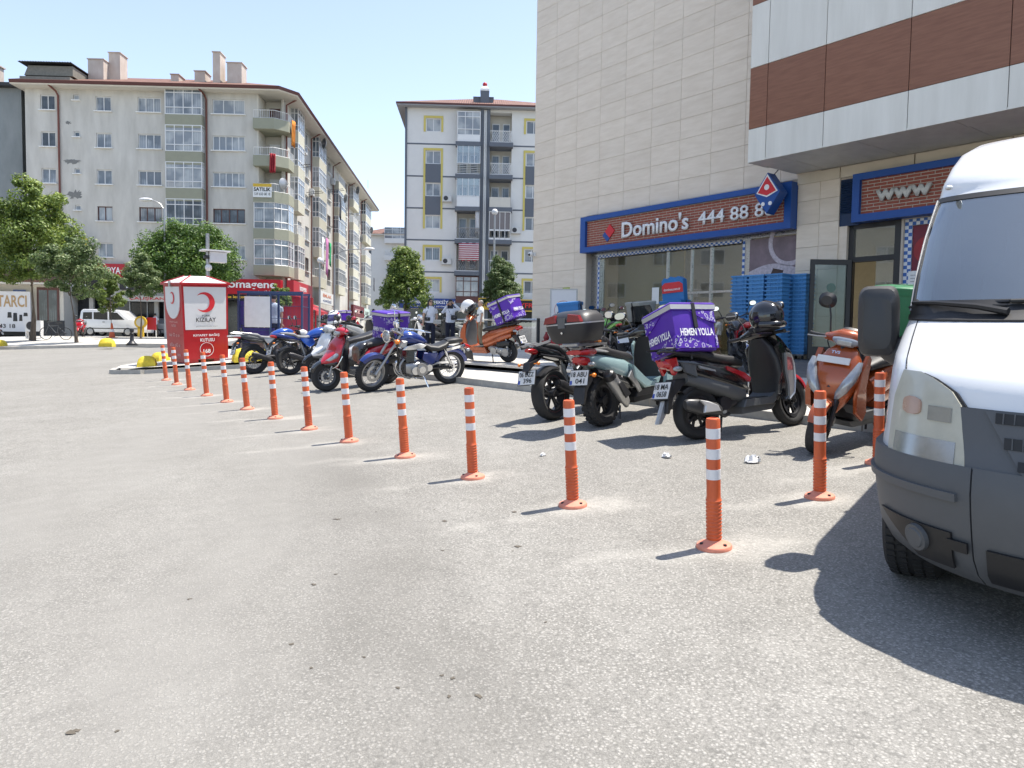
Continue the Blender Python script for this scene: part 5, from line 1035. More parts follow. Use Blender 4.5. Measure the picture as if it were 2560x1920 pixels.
ym = empty('yellow_stand', (-25.4, 52, gz(-25.4, 52)+.13), 0, 'yellow round-topped stand beside the red board on the far pavement', 'stand'); put('head', MB().cyl((0, -.06, 1.0), (0, .06, 1.0), .42, n=26), SYEL, ym); put('pale_face', MB().cyl((0, -.08, 1.0), (0, -.06, 1.0), .28, n=22), CREAMW, ym); put('column', MB().bx(-.2, .2, -.06, .06, 0, .65), SYEL, ym)
rb = empty('red_board', (-24.8, 52.3, gz(-24.8, 52.3)+.13), 0, 'red pavement board leaning between stand and walking man', 'board'); put('panel', MB().bx(-.3, .3, -.03, .03, .5, 1.35), SRED, rb); put('leg', MB().tube([(-.3, 0, 0), (-.3, 0, .5)], .03), WHITE, rb); put('leg', MB().tube([(.3, 0, 0), (.3, 0, .5)], .03), WHITE, rb)
# litter: crumpled tissues
PAPER = mat('tissue_paper', (.72,.72,.72), .9, var=.06)
for k, (x, y, s, lab) in enumerate(((.74, 7.6, .05, 'tiny crumpled tissue in the top case shadow'), (2.0, 6.75, .05, 'small white tissue lying behind the corner bollard'), (2.36, 6.3, .075, 'larger crumpled white tissue near the orange scooter'))):
    pass
def tissue(x, y, s, lab, seed):
    rg = random.Random(seed); mb = MB().ball((0, 0, s*.3), (s, s*.6, s*.38), 12, 8); mb.v = [(a*(1+rg.uniform(-.4, .5)), b*(1+rg.uniform(-.4, .5)), max(0, c*(1+rg.uniform(-.5, .6)))) for a, b, c in mb.v]
    tag(put('tissue', mb, PAPER, None, (x, y, gz(x, y)), (0, 0, seed), sharp=15), lab, 'litter', 'crumpled tissues on the asphalt')
tissue(.3, 7.02, .035, 'tiny crumpled tissue in the top case shadow', 1); tissue(1.39, 6.75, .05, 'small flat white tissue behind the corner bollard', 2); tissue(2.05, 6.42, .07, 'larger crumpled white tissue near the orange scooter', 3)
lf_m = mat('dry_leaf', (.1,.085,.065), .8, var=.3, vs=30)
for k in range(22):
    x, y = rnd.gauss(-.55, .45), rnd.uniform(2.6, 5.4); mb = MB(); n = 15; s = rnd.choice((.008, .01, .012, .014, .02, .028)); mb.slab([(s*math.cos(6.28*i/n)*rnd.uniform(.3, 1.4), s*.7*math.sin(6.28*i/n)*rnd.uniform(.3, 1.4)) for i in range(n)], 0, .0012, axis='z')
    tag(put('leaf_scrap', mb, lf_m, None, (x, y, gz(x, y)+.001), (0, 0, rnd.uniform(0, 6))), 'small dark scrap of dry leaf on the open asphalt', 'litter', 'leaf scraps on the asphalt')
# ================================================================== two-wheelers
def place(root, x, y, hx, hy, lean=0, surf='g', z=None):
    n = GN if surf == 'g' else (en if surf == 'p' else Vector((0, 0, 1))); f = Vector((hx, hy, 0)); f = (f-n*f.dot(n)).normalized(); l = n.cross(f)
    M = Matrix((f, l, n)).transposed().to_4x4(); zz = z if z is not None else (gz(x, y) if surf == 'g' else pz(x, y))
    root.matrix_world = Matrix.Translation((x, y, zz)) @ M @ Matrix.Rotation(R(-lean), 4, 'X'); return root
def steer(L, z, rake, ang):
    # rotation about the steering axis
    a = Vector((-math.sin(rake), 0, math.cos(rake))); p = Vector((L, 0, z)); return Matrix.Translation(p) @ Matrix.Rotation(R(ang), 4, a) @ Matrix.Translation(-p)
I_ = Matrix.Identity(4)
def wheel(par, c, r, w, rimr, kind='cast', n=5, rimm=None, S=None, knob=0, disc=.1, stripe=None, hubm=None):
    S = S or I_; rimm = rimm or DARK; th = r-rimr; x, y, z = c; q = MB()
    W = MB().lathe([(rimr+.012, -w*.62), (rimr-.022, -w*.58), (rimr-.03, -w*.2), (rimr-.03, w*.2), (rimr-.022, w*.58), (rimr+.012, w*.62), (rimr, w*.45), (rimr-.014, 0), (rimr, -w*.45)], c, 'y', 32, closed=True)
    W.cyl((x, y-w*.75, z), (x, y+w*.75, z), .045, n=14)
    if kind == 'cast':
        for k in range(n):
            a = 2*math.pi*k/n+.3; d = Vector((math.cos(a), 0, math.sin(a))); p = Vector((-d.z, 0, d.x)); o = Vector(c)
            for s in (-1, 1): W.rings([[tuple(o+d*rr+p*(s*off+ww)+Vector((0, yy, 0))) for ww, yy in ((-.009, -.014), (.009, -.014), (.009, .014), (-.009, .014))] for rr, off in ((.03, .006), (rimr*.55, .016), (rimr-.02, .035))])
    else:
        for k in range(n):
            a = 2*math.pi*k/n; b = a+(.5 if k % 2 else -.5); s = 1 if k % 4 < 2 else -1
            W.tube([(x+.04*math.cos(b), y+s*w*.6, z+.04*math.sin(b)), (x+(rimr-.02)*math.cos(a), y, z+(rimr-.02)*math.sin(a))], .0028, 4)
    o = put('wheel', W.move(S), rimm, par)
    T = MB().lathe([(rimr, -w*.6), (rimr+th*.3, -w*.92), (rimr+th*.62, -w), (r-th*.16, -w*.82), (r-th*.03, -w*.45), (r, 0), (r-th*.03, w*.45), (r-th*.16, w*.82), (rimr+th*.62, w), (rimr+th*.3, w*.92), (rimr, w*.6)], c, 'y', 40, closed=True)
    if knob:
        for k in range(knob):
            for s, (ya, yb) in enumerate(((-.9, -.35), (-.28, .28), (.35, .9))):
                a = 2*math.pi*(k+.5*(s == 1))/knob; rr = r-(0 if s == 1 else th*.1); T.box((x+rr*math.cos(a), y+w*(ya+yb)/2, z+rr*math.sin(a)), (.022 if knob > 30 else .018, w*(yb-ya)*.9, math.pi*2*r/knob*.55), Euler((0, -a, 0)))
    put('tyre', T.move(S), RUBBER, o)
    if disc: put('brake_disc', MB().lathe([(disc, w*.72), (disc*.62, w*.72), (disc*.62, w*.78), (disc, w*.78)], c, 'y', 28, closed=True).move(S), STEEL, o)
    if stripe: put('rim_stripe', MB().lathe([(rimr+.014, w*.63), (rimr+.002, w*.635), (rimr+.002, w*.6), (rimr+.014, w*.6)], c, 'y', 36, closed=True).move(S), stripe, o), put('rim_stripe', MB().lathe([(rimr+.014, -w*.63), (rimr+.002, -w*.635), (rimr+.002, -w*.6), (rimr+.014, -w*.6)], c, 'y', 36, closed=True).move(S), stripe, o)
    return o
def fender(par, c, r, w, a0, a1, m, S=None, nm='front_fender', thick=.012, flare=0):
    mb = MB(); n = 16; rs = []
    for k in range(n+1):
        a = R(a0+(a1-a0)*k/n); e = math.sin(math.pi*k/n)**.5; ww = w*(.72+.28*e); ring = []
        for (rr, yy) in ((r-.035-flare, -ww), (r-.006, -ww*.86), (r+.006, -ww*.4), (r+.009, 0), (r+.006, ww*.4), (r-.006, ww*.86), (r-.035-flare, ww), (r-.035-thick-flare, ww*.96), (r-.012, ww*.78), (r-.006, 0), (r-.012, -ww*.78), (r-.035-thick-flare, -ww*.96)): ring.append((c[0]+rr*math.cos(a), yy, c[2]+rr*math.sin(a)))
        rs.append(ring)
    return put(nm, mb.rings(rs).move(S or I_), m, par)
def mirror(par, base, head, S=None, size=(.028, .085, .05), m=None):
    S = S or I_; o = put('mirror', MB().tube([base, (base[0], (base[1]*.6+head[1]*.4), base[2]+(head[2]-base[2])*.7), head], .008, 6, 1).loft('x', [(head[0]-.02, head[1], head[2], size[1]*.9, size[2]*.9, 2.4), (head[0], head[1], head[2], size[1], size[2], 2.4), (head[0]+size[0], head[1], head[2], size[1]*.6, size[2]*.6, 2.2)], 18).move(S), m or BLACK, par)
    put('mirror_glass', MB().loft('x', [(head[0]-.024, head[1], head[2], size[1]*.8, size[2]*.8, 2.4), (head[0]-.019, head[1], head[2], size[1]*.85, size[2]*.85, 2.4)], 18).move(S), MIRROR, o)
PLATEW = mat('plate_white', (.66,.66,.65), .45, var=.05); PBLUE = mat('plate_blue', (.02,.06,.35), .5)
def plate(par, loc, tilt, lines, w=.24, h=.165):
    o = put('licence_plate', MB().bx(-w/2-.008, w/2+.008, 0, .012, -h/2-.008, h/2+.008), BLACK, par, loc, (R(tilt), 0, R(-90)))
    put('plate_face', MB().bx(-w/2, w/2, -.004, 0, -h/2, h/2), PLATEW, o); put('blue_band', MB().bx(-w/2+.004, -w/2+.032, -.006, -.004, -h/2+.006, -h/2+.05), PBLUE, o)
    if lines: text(lines[0], LETB, o, (.0, -.007, .036), width=w*.86, height=.056, bold=.01); text(lines[1], LETB, o, (.02, -.007, -.038), width=w*.5 if len(lines[1]) < 4 else w*.62, height=.056, bold=.01)
    return o
def signal(par, p, m=None, r=.02, S=None): return put('turn_signal', MB().ball(p, (r*1.3, r, r), 10, 7).tube([p, (p[0], p[1]*.55, p[2])], .007, 5).move(S or I_), m or AMBER, par)
def bars(par, L, z, S, cover=None, lever=True, w=.34, gx=.0):
    for s in (-1, 1):
        put('grip', MB().cyl((L+gx, s*(w-.14), z), (L+gx-.02, s*w, z-.005), .017, n=10).cyl((L+gx-.02, s*w, z-.005), (L+gx-.022, s*(w+.012), z-.005), .022, n=10).move(S), BLACK, par)
        if lever: put('brake_lever', MB().tube([(L+gx+.05, s*(w-.15), z), (L+gx+.065, s*(w-.07), z-.008), (L+gx+.05, s*(w+.015), z-.015)], .006, 6).move(S), ALU, par)
def scooter(name, label, c, L=1.28, r=.25, w=.055, rear_w=None, steer_a=0, opts=(), pl=None, group='parked two-wheelers', rim=.15, knob=0, cast=5, zs=1.0):
    t = empty(name, (0, 0, 0), 0, label, 'scooter', group); S = steer(L, r, R(26), steer_a); rw = rear_w or w*1.1; m, acc, dk, st_ = c.get('main'), c.get('accent') or c['main'], c.get('dark', BLACK), c.get('seat', SEAT); fr = c.get('front', m)
    wheel(t, (0, 0, r), r, rw, rim, 'cast', cast, c.get('rim', DARK), knob=knob, disc=.09); wheel(t, (L, 0, r), r, w, rim, 'cast', cast, c.get('rim', DARK), S, knob=knob, disc=.1)
    T = MB().loft('x', [(-.36, 0, .80, .03, .025, 2.2), (-.28, 0, .785, .085, .055, 2.4), (-.1, 0, .73, .135, .10, 2.5), (.12, 0, .665, .16, .13, 2.6), (.34, 0, .60, .165, .145, 2.7), (.5, 0, .54, .15, .14, 2.7), (.6, 0, .5, .12, .12, 2.7)], 24); put('tail_panel', T, m, t)
    put('side_cover', MB().loft('x', [(-.16, 0, .62, .12, .06, 2.6), (.1, 0, .545, .148, .085, 2.8), (.36, 0, .46, .158, .1, 2.8), (.56, 0, .4, .13, .1, 2.8)], 20), acc, t)
    put('seat', MB().loft('x', [(-.26, 0, .865, .07, .02, 2.6), (-.2, 0, .865, .115, .035, 2.8), (0, 0, .85, .145, .055, 2.8), (.16, 0, .80, .15, .06, 2.8), (.32, 0, .765, .14, .06, 2.8), (.48, 0, .745, .115, .055, 2.7), (.6, 0, .715, .08, .04, 2.5)], 20), st_, t)
    put('floorboard', MB().slab([(.48, .27), (L-.38, .27), (L-.26, .36), (L-.22, .44), (L-.27, .44), (L-.4, .345), (.52, .345)], -.165, .165, .012).slab([(.5, .2), (L-.36, .21), (L-.3, .27), (.5, .27)], -.12, .12, .01), c.get('floor', dk), t)
    put('floor_mat', MB().bx(.56, L-.42, -.13, .13, .345, .353), RUBBER, t)
    put('engine', MB().loft('x', [(-.08, .07, r+.02, .06, .08, 3), (.1, .07, r+.02, .075, .1, 3), (.32, .04, r+.06, .08, .09, 3), (.46, 0, r+.1, .1, .08, 3)], 16).cyl((0, .05, r), (0, .14, r), .09).cyl((.3, .06, r+.03), (.3, .15, r+.03), .08).cyl((.3, -.11, r+.07), (.3, -.05, r+.07), .075), ALU if 'alu' in opts else DARK, t)
    put('shock', MB().tube([(-.05, .1, r+.02), (-.02, .11, .62)], .014).tube([(-.045, .1, r+.1), (-.025, .11, .5)], .027, 10), c.get('shock', ALU), t)
    sy = -1
    if 'nomuffler' not in opts: mu = put('muffler', MB().tube([(.36, sy*.07, .22), (.26, sy*.1, .2), (.18, sy*.13, .25)], .02, 8, 1).loft('x', [(.2, sy*.135, .27, .03, .035, 2.6), (.14, sy*.14, .285, .05, .065, 2.8), (-.1, sy*.145, .335, .055, .075, 2.8), (-.22, sy*.145, .36, .045, .06, 2.6), (-.25, sy*.145, .365, .03, .04, 2.4)], 18), c.get('muffler', ALU), t)
    if 'nomuffler' not in opts: put('heat_shield', MB().slab([(-.08, .27), (.13, .27), (.1, .33), (-.02, .38), (-.12, .4), (-.06, .34)], sy*.225, sy*.19, .012), c.get('shield', STEEL), mu)
    # front: shield, apron, cowl
    put('leg_shield', MB().loft('z', [(.30, L-.33, 0, .045, .16, 3), (.42, L-.285, 0, .055, .215, 3), (.56, L-.275, 0, .06, .235, 3), (.72, L-.295, 0, .06, .22, 3), (.86, L-.33, 0, .05, .165, 3), (.95, L-.36, 0, .04, .09, 2.6)], 22), c.get('inner', dk), t)
    put('front_apron', MB().loft('z', [(.35, L-.17, 0, .035, .05, 2.2), (.43, L-.165, 0, .06, .115, 2.2), (.55, L-.165, 0, .09, .19, 2.3), (.68, L-.19, 0, .1, .225, 2.4), (.80, L-.23, 0, .085, .205, 2.4), (.90, L-.275, 0, .06, .14, 2.3), (.95, L-.31, 0, .035, .08, 2.2)], 26), fr, t)
    for s in (-1, 1):
        put('side_wing', MB().slab([(L-.29, .3), (L-.16, .38), (L-.13, .52), (L-.19, .74), (L-.28, .9), (L-.33, .86), (L-.3, .6), (L-.34, .36)], s*.2, s*.235, .012), c.get('wing', fr), t)
        lens = MB().loft('z', [(.56, L-.1, s*.115, .03, .035, 2), (.62, L-.105, s*.15, .035, .045, 2), (.70, L-.13, s*.185, .03, .035, 2), (.78, L-.165, s*.2, .02, .02, 2)], 14)
        if 'nolamp' not in opts: put('front_lamp', lens, CLEAR, t)
    fender(t, (L, 0, r), r+.03, w*1.35, 20, 150, c.get('fender', m), S)
    put('fork', MB().tube([(L-.12, .085, .6), (L, .085, r)], .02, 9).tube([(L-.12, -.085, .6), (L, -.085, r)], .02, 9).cyl((L, -.1, r), (L, .1, r), .018).tube([(L-.3, 0, .98), (L-.1, 0, .58)], .03), c.get('fork', DARK), t) ; t.children[-1].data.transform(S)
    hb = put('handlebar_cover', MB().loft('y', [(-.21, L-.36, .985, .03, .03, 2.4), (-.13, L-.335, 1.0, .07, .05, 2.4), (-.06, L-.315, 1.01, .1, .075, 2.4), (.06, L-.315, 1.01, .1, .075, 2.4), (.13, L-.335, 1.0, .07, .05, 2.4), (.21, L-.36, .985, .03, .03, 2.4)], 20).move(S), c.get('cowl', m), t)
    put('headlight', MB().loft('y', [(-.115, L-.27, .99, .03, .02, 2.2), (-.06, L-.245, .985, .05, .045, 2.4), (.06, L-.245, .985, .05, .045, 2.4), (.115, L-.27, .99, .03, .02, 2.2)], 16).move(S), CLEAR, hb)
    put('dashboard', MB().loft('x', [(L-.42, 0, 1.05, .06, .02, 2.5), (L-.36, 0, 1.075, .08, .025, 2.5), (L-.3, 0, 1.06, .06, .015, 2.5)], 14).move(S), BLACK, hb)
    bars(t, L-.36, .985, S)
    if 'nomirror' not in opts:
        for s in (-1, 1): mirror(t, (L-.34, s*.15, 1.02), (L-.36, s*.29, 1.24), S)
    if 'apron_lamp' in opts: put('headlight', MB().loft('z', [(.5, L-.085, 0, .02, .05, 2.2), (.58, L-.07, 0, .03, .09, 2.4), (.68, L-.085, 0, .03, .1, 2.4), (.74, L-.1, 0, .02, .06, 2.4)], 16), CLEAR, t)
    put('brake_hose', MB().tube([(L-.38, .2, .99), (L-.28, .16, .9), (L-.2, .1, .72), (L-.08, .09, .45), (L, .08, r+.06)], .006, 6, 2).tube([(L-.38, -.2, .99), (L-.3, -.16, .92), (L-.33, -.08, .8)], .006, 6, 2).move(S), BLACK, t); put('brake_caliper', MB().box((L-.06, w+.03, r+.07), (.07, .03, .05), Euler((0, R(40), 0))).move(S), ALU, t)
    put('air_filter_box', MB().loft('x', [(-.12, .11, r+.2, .03, .05, 3.5), (.0, .12, r+.2, .045, .065, 3.5), (.2, .11, r+.17, .04, .06, 3.5)], 14), BLACK, t); put('crankcase_bolts', MB().cyl((.1, .145, r+.05), (.1, .155, r+.05), .01, n=8).cyl((.2, .145, r+.08), (.2, .155, r+.08), .01, n=8).cyl((.2, .14, r-.03), (.2, .15, r-.03), .01, n=8), CHROME, t); tag(t.children[-1], kind='stuff')
    # rear end
    put('tail_light', MB().loft('x', [(-.385, 0, .775, .05, .03, 2.6), (-.35, 0, .77, .095, .045, 2.6), (-.28, 0, .755, .11, .05, 2.6)], 16), REDLENS, t)
    for s in (-1, 1): put('turn_signal', MB().ball((-.27, s*.115, .72), (.06, .025, .028), 12, 7), c.get('signal', CLEAR), t)
    put('rear_mudguard', MB().slab([(-.1, .62), (-.28, .62), (-.38, .46), (-.42, .3), (-.39, .29), (-.33, .44), (-.2, .55)], -.075, .075, .01), BLACK, t)
    fender(t, (0, 0, r), r+.03, rw*1.15, 35, 130, BLACK, None, 'rear_fender')
    put('grab_rail', MB().tube([(.05, .13, .83), (-.25, .14, .87), (-.36, .08, .9), (-.36, -.08, .9), (-.25, -.14, .87), (.05, -.13, .83)], .014, 8, 1), c.get('rail', DARK), t)
    put('kickstand', MB().tube([(.36, .1, .22), (.3, .17, .02)], .013).tube([(.3, .15, .01), (.3, .22, .01)], .012).tube([(.24, -.09, .2), (.2, -.1, .05)], .012), DARK, t)
    if pl: plate(t, (-.4, 0, .52), -22, pl)
    if 'rack' in opts: put('rack', MB().tube([(.1, .15, .9), (-.42, .15, .92), (-.42, -.15, .92), (.1, -.15, .9)], .012, 7).tube([(-.05, .15, .91), (-.05, -.15, .91)], .01, 6).tube([(-.25, .15, .915), (-.25, -.15, .915)], .01, 6).tube([(-.1, .13, .8), (-.1, .13, .91)], .01).tube([(-.1, -.13, .8), (-.1, -.13, .91)], .01), DARK, t)
    return t
# ---- purple courier boxes
PURP = mat('purple_fabric', (.075,.018,.33), .42, var=.12, vs=5, bump=.12, bs=14); STRIP = mat('silver_reflective', (.5,.5,.5), .35, metal=.3, var=.08)
def doodle():
    m = mat('doodle_print', (.075,.018,.33), .45, var=0); nt = m.node_tree; N, L, b = nodes_of(m); v = N.new('ShaderNodeTexVoronoi'); v.inputs['Scale'].default_value = 24; L.new(N['Texture Coordinate'].outputs['Object'], v.inputs[0])
    r = ramp(nt, v.outputs['Distance'], [(.25, (.075,.018,.33)), (.3, (.5,.48,.6)), (.42, (.5,.48,.6)), (.47, (.075,.018,.33))]); L.new(r.outputs[0], b.inputs['Base Color']); return m
DOOD = doodle()
def beak(t, L, m, low):
    put('beak', MB().loft('x', [(L-.34, 0, .70, .2, .15, 2.4), (L-.2, 0, .64, .215, .145, 2.4), (L-.06, 0, .57, .16, .1, 2.3), (L+.04, 0, .525, .09, .055, 2.2), (L+.1, 0, .5, .03, .02, 2)], 24), m, t); put('beak_lower', MB().loft('x', [(L-.34, 0, .5, .17, .1, 2.4), (L-.16, 0, .5, .17, .085, 2.4), (L-.02, 0, .48, .11, .05, 2.3), (L+.07, 0, .475, .05, .025, 2.2)], 20), low, t)
    for s in (-1, 1): put('headlight', MB().loft('x', [(L-.2, s*.165, .68, .03, .03, 2.2), (L-.1, s*.145, .62, .045, .045, 2.4), (L-.01, s*.09, .56, .045, .035, 2.4), (L+.05, s*.05, .535, .025, .02, 2.2)], 14), CLEAR, t)
def courier_box(name, label, M, m=None, w=.46, d=.46, h=.44, lettering='HEMEN YOLLA', strip=True):
    m = m or PURP; t = empty(name, (0, 0, 0), 0, label, 'delivery box', 'courier boxes'); t.matrix_world = M
    k = MB()
    for j in range(6):
        z = h*j/5; e = 1-.08*(1-j/5); pts = []
        for s in range(4):
            a = [(-1, -1), (1, -1), (1, 1), (-1, 1)][s]; b = [(-1, -1), (1, -1), (1, 1), (-1, 1)][(s+1) % 4]
            for q in range(5): t_ = q/5; x, y = a[0]*(1-t_)+b[0]*t_, a[1]*(1-t_)+b[1]*t_; bul = .012*math.sin(math.pi*t_)*math.sin(math.pi*j/5); f = .985 if q == 0 else 1; pts.append((x*d/2*e*f+(bul if abs(x) == 1 and abs(y) < 1 else 0)*math.copysign(1, x), y*w/2*e*f+(bul if abs(y) == 1 and abs(x) < 1 else 0)*math.copysign(1, y), z))
        k.v += pts
    n = 20; 
    for j in range(5):
        for i in range(n): k.f.append((j*n+i, j*n+(i+1) % n, (j+1)*n+(i+1) % n, (j+1)*n+i))
    k.f.append(tuple(range(n))); k.f.append(tuple(5*n+i for i in range(n)))
    body = put('body', k, m, t)
    put('lid', MB().rings([[(-a, -b, z), (a, -b, z), (a, b, z), (-a, b, z)] for a, b, z in ((d/2+.012, w/2+.012, h-.02), (d/2+.016, w/2+.016, h+.045), (d/2-.0, w/2-.0, h+.06), (d/2-.05, w/2-.05, h+.068))]), m, t)
    if strip: put('reflective_strip', MB().rings([[(-a, -b, z), (a, -b, z), (a, b, z), (-a, b, z)] for a, b, z in ((d/2+.0165, w/2+.0165, h-.012), (d/2+.019, w/2+.019, h+.034))], cap=False), STRIP, t)
    if lettering:
        text(lettering, LETW, body, (-d/2-.016, 0, h*.42), width=w*.78, height=.075, rot=(R(90), 0, R(-90)), bold=.025); text(lettering, LETW, body, (0, -w/2-.016, h*.42), width=d*.78, height=.075, rot=(R(90), 0, 0), bold=.025); text(lettering, LETW, body, (0, w/2+.016, h*.42), width=d*.78, height=.075, rot=(R(90), 0, R(180)), bold=.025); text(lettering, LETW, body, (d/2+.016, 0, h*.42), width=w*.78, height=.075, rot=(R(90), 0, R(90)), bold=.025)
        for s in (-1, 1):
            put('doodle_corner', MB().slab([(-d*.46, .02), (d*.42, .02), (-d*.2, .13), (-d*.46, .15)], s*(w/2+.004), s*(w/2-.02)), DOOD, body); put('doodle_corner', MB().slab([(d*.49, h-.03), (-d*.1, h-.03), (d*.15, h-.1), (d*.49, h-.15)], s*(w/2+.012), s*(w/2-.02)), DOOD, body)
            put('doodle_corner', MB().slab([(-w*.48, .02), (w*.42, .02), (-w*.2, .13), (-w*.48, .15)], s*(d/2+.004), s*(d/2-.02), axis='x'), DOOD, body); put('doodle_corner', MB().slab([(w*.49, h-.03), (-w*.1, h-.03), (w*.15, h-.1), (w*.49, h-.15)], s*(d/2+.012), s*(d/2-.02), axis='x'), DOOD, body)
    put('strap', MB().bx(-.02, .02, w/2-.01, w/2+.022, .0, h+.05).bx(-.02, .02, -w/2-.022, -w/2+.01, .22, h+.05).bx(-.02, .02, -w/2, w/2, h+.062, h+.072), BLACK, t)
    return t
def on(bike, loc, rot=(0, 0, 0)): return bike.matrix_world @ Matrix.Translation(loc) @ Euler([R(a) for a in rot]).to_matrix().to_4x4()
def helmet(label, M, shell, visor, accents=(), full=True, sc=1.15):
    t = empty('helmet', (0, 0, 0), 0, label, 'helmet', 'helmets left on the bikes'); t.matrix_world = M @ Matrix.Scale(sc, 4)
    s = MB(); n, m = 24, 14; rs = []
    for k in range(m+1):
        f = math.pi*.02+math.pi*(.74 if full else .56)*k/m; row = []
        for i in range(n):
            a = 2*math.pi*i/n; fx = math.cos(a); rr = math.sin(f)*(1-.1*max(0, (f-1.9))); x = .15*rr*fx*(1.06 if fx > 0 else 1.0); y = .125*rr*math.sin(a); z = .14*math.cos(f)
            if full and fx > .5 and -.035 < z < .045: x *= .9; y *= .95
            row.append((x, y, z+.14))
        rs.append(row)
    o = put('shell', s.rings(rs), shell, t)
    v = MB(); rs = []
    for k in range(7):
        z = -.055+.12*k/6; row = []
        for i in range(15): a = R(-72+144*i/14); q = math.sqrt(max(0, 1-(z/.145)**2)); row.append((.162*q*math.cos(a), .131*q*math.sin(a), z+.14))
        rs.append(row)
    for a, b in zip(rs, rs[1:]):
        for i in range(14): v.quad(a[i], a[i+1], b[i+1], b[i])
    if full: put('visor', v, visor, t); put('chin_guard', MB().tube([(.0, .118, .07), (.1, .1, .055), (.155, .0, .05), (.1, -.1, .055), (0, -.118, .07)], [.03, .034, .034, .034, .03], 10, 2), shell, t)
    else: put('lining', MB().ball((.015, 0, .1), (.125, .108, .08)), BLACK, t); put('peak', MB().slab([(.1, .2), (.2, .185), (.1, .19)], -.09, .09, .004), shell, t)
    put('neck_roll', MB().lathe([(.11, .0), (.118, .03), (.1, .04), (.085, .01)], (-.005, 0, .015), 'z', 20, closed=True), BLACK, t)
    for (m_, z0, a0, a1, w_) in accents:
        q = MB(); N_ = 10
        for i in range(N_):
            pts = []
            for (u, dz) in ((i, 0), (i+1, 0), (i+1, w_), (i, w_)): a = R(a0+(a1-a0)*u/N_); z = z0+dz+.06*(u/N_); k = math.sqrt(max(.02, 1-(z/.145)**2)); pts.append((.155*k*math.cos(a), .129*k*math.sin(a), z+.14))
            q.quad(*pts)
        put('decal', q, m_, t)
    return t
GLBLK = mat('gloss_black', (.012,.012,.014), .12, var=.1, coat=.8); GLWHT = mat('gloss_white', (.68,.68,.68), .2, var=.03, coat=.6); GLRED = mat('gloss_red', (.42,.008,.02), .2, var=.06, coat=.8); ORNG = mat('copper_orange', (.36,.075,.016), .25, metal=.25, var=.08, coat=.8); GLBLUE = mat('gloss_blue', (.012,.07,.36), .2, metal=.2, var=.06, coat=.8); NAVY = mat('deep_blue_paint', (.012,.03,.17), .2, metal=.2, var=.06, coat=.8)
TEAL = mat('pale_teal_paint', (.3,.43,.44), .25, metal=.2, var=.05, coat=.6); SILV = mat('silver_paint', (.42,.43,.44), .3, metal=.5, var=.06, coat=.4); GREYP = mat('grey_plastic', (.09,.095,.1), .5, var=.12)
# ---- R3: black and red scooter with purple box (hero, rear three-quarter)
R3 = scooter('scooter', 'black scooter with red accents carrying a large purple box, plate 18 MA 0658', dict(main=GLBLK, accent=GREYP, front=GLBLK, wing=GLBLK, fender=GLRED, muffler=mat('muffler_grey', (.07,.07,.072), .4, metal=.5, var=.15), shield=mat('shield_silver', (.6,.6,.6), .3, metal=.3, var=.05), rim=DARK, floor=GREYP), 1.27, .265, .058, .066, 8, ('rack',), ('18 MA', '0658'), rim=.17)
for s in (-1, 1):
    put('red_panel', MB().slab([(.3, .70), (.52, .62), (.6, .56), (.58, .52), (.44, .6), (.3, .66)], s*.145, s*.168, .008), GLRED, R3); put('vent', MB().slab([(-.24, .78), (-.08, .74), (-.06, .62), (-.2, .68)], s*.12, s*.142, .008), GREYP, R3); put('chrome_trim', MB().slab([(-.05, .735), (.15, .675), (.16, .655), (-.04, .705)], s*.15, s*.163, .004), SILV, R3)
    put('red_light', MB().slab([(-.37, .82), (-.27, .83), (-.25, .72), (-.3, .66), (-.32, .7)], s*.06, s*.105, .008), REDLENS, R3)
for s in (-1, 1): put('silver_fairing', MB().slab([(1.02, .3), (1.1, .36), (1.13, .5), (1.13, .66), (1.1, .76), (1.02, .78), (1.01, .6), (1.03, .45)], s*.2, s*.252, .014), SILV, R3); put('side_graphic', MB().slab([(1.03, .6), (1.11, .6), (1.11, .72), (1.04, .74)], s*.253, s*.2525), mat('graphic_print', (.3,.1,.1), .4, var=.9, vs=40), R3.children[-1]); put('front_cowl', MB().slab([(.93, .98), (1.0, .94), (1.14, .78), (1.16, .7), (1.1, .72), (.98, .84)], s*.1, s*.2, .03), GLBLK, R3)
put('tail_fin', MB().slab([(-.4, .42), (-.5, .2), (-.46, .2), (-.34, .36)], -.03, .03, .006), SILV, R3)
place(R3, 1.87, 7.54, 1.11, .57, 7)
courier_box('courier_box', 'purple courier box with white HEMEN YOLLA on the black and red scooter', on(R3, (-.05, .03, .84), (-11, 3, -3)), w=.47, d=.5, h=.42)
helmet('glossy black full-face helmet hung on the black scooter handlebar', on(R3, (.8, -.26, 1.0), (0, -4, -75)), GLBLK, mat('smoke_visor', (.01,.01,.012), .05, coat=.8))
# ---- R2: pale teal maxi scooter with top case
R2 = scooter('maxi_scooter', 'pale teal adventure scooter with black top case, plate 18 ABU 041', dict(main=TEAL, accent=GLBLK, front=GLBLK, wing=TEAL, cowl=GLBLK, fender=GLBLK, muffler=SILV, shield=GREYP, rim=DARK, shock=mat('gold_shock', (.45,.28,.05), .3, metal=.8), rail=SILV), 1.38, .285, .062, .078, 10, ('nomuffler',), None, rim=.175, knob=26)
R2.scale = (1.0, 1.0, 1.0)
put('tail_light', MB().loft('x', [(-.42, 0, .86, .1, .025, 2.6), (-.34, 0, .86, .17, .04, 2.6), (-.22, 0, .85, .16, .05, 2.6)], 16), REDLENS, R2); put('carrier', MB().slab([(-.5, .93), (.05, .91), (.05, .935), (-.5, .955)], -.12, .12, .006).tube([(-.3, .1, .85), (-.45, .1, .94)], .014).tube([(-.3, -.1, .85), (-.45, -.1, .94)], .014), ALU, R2)
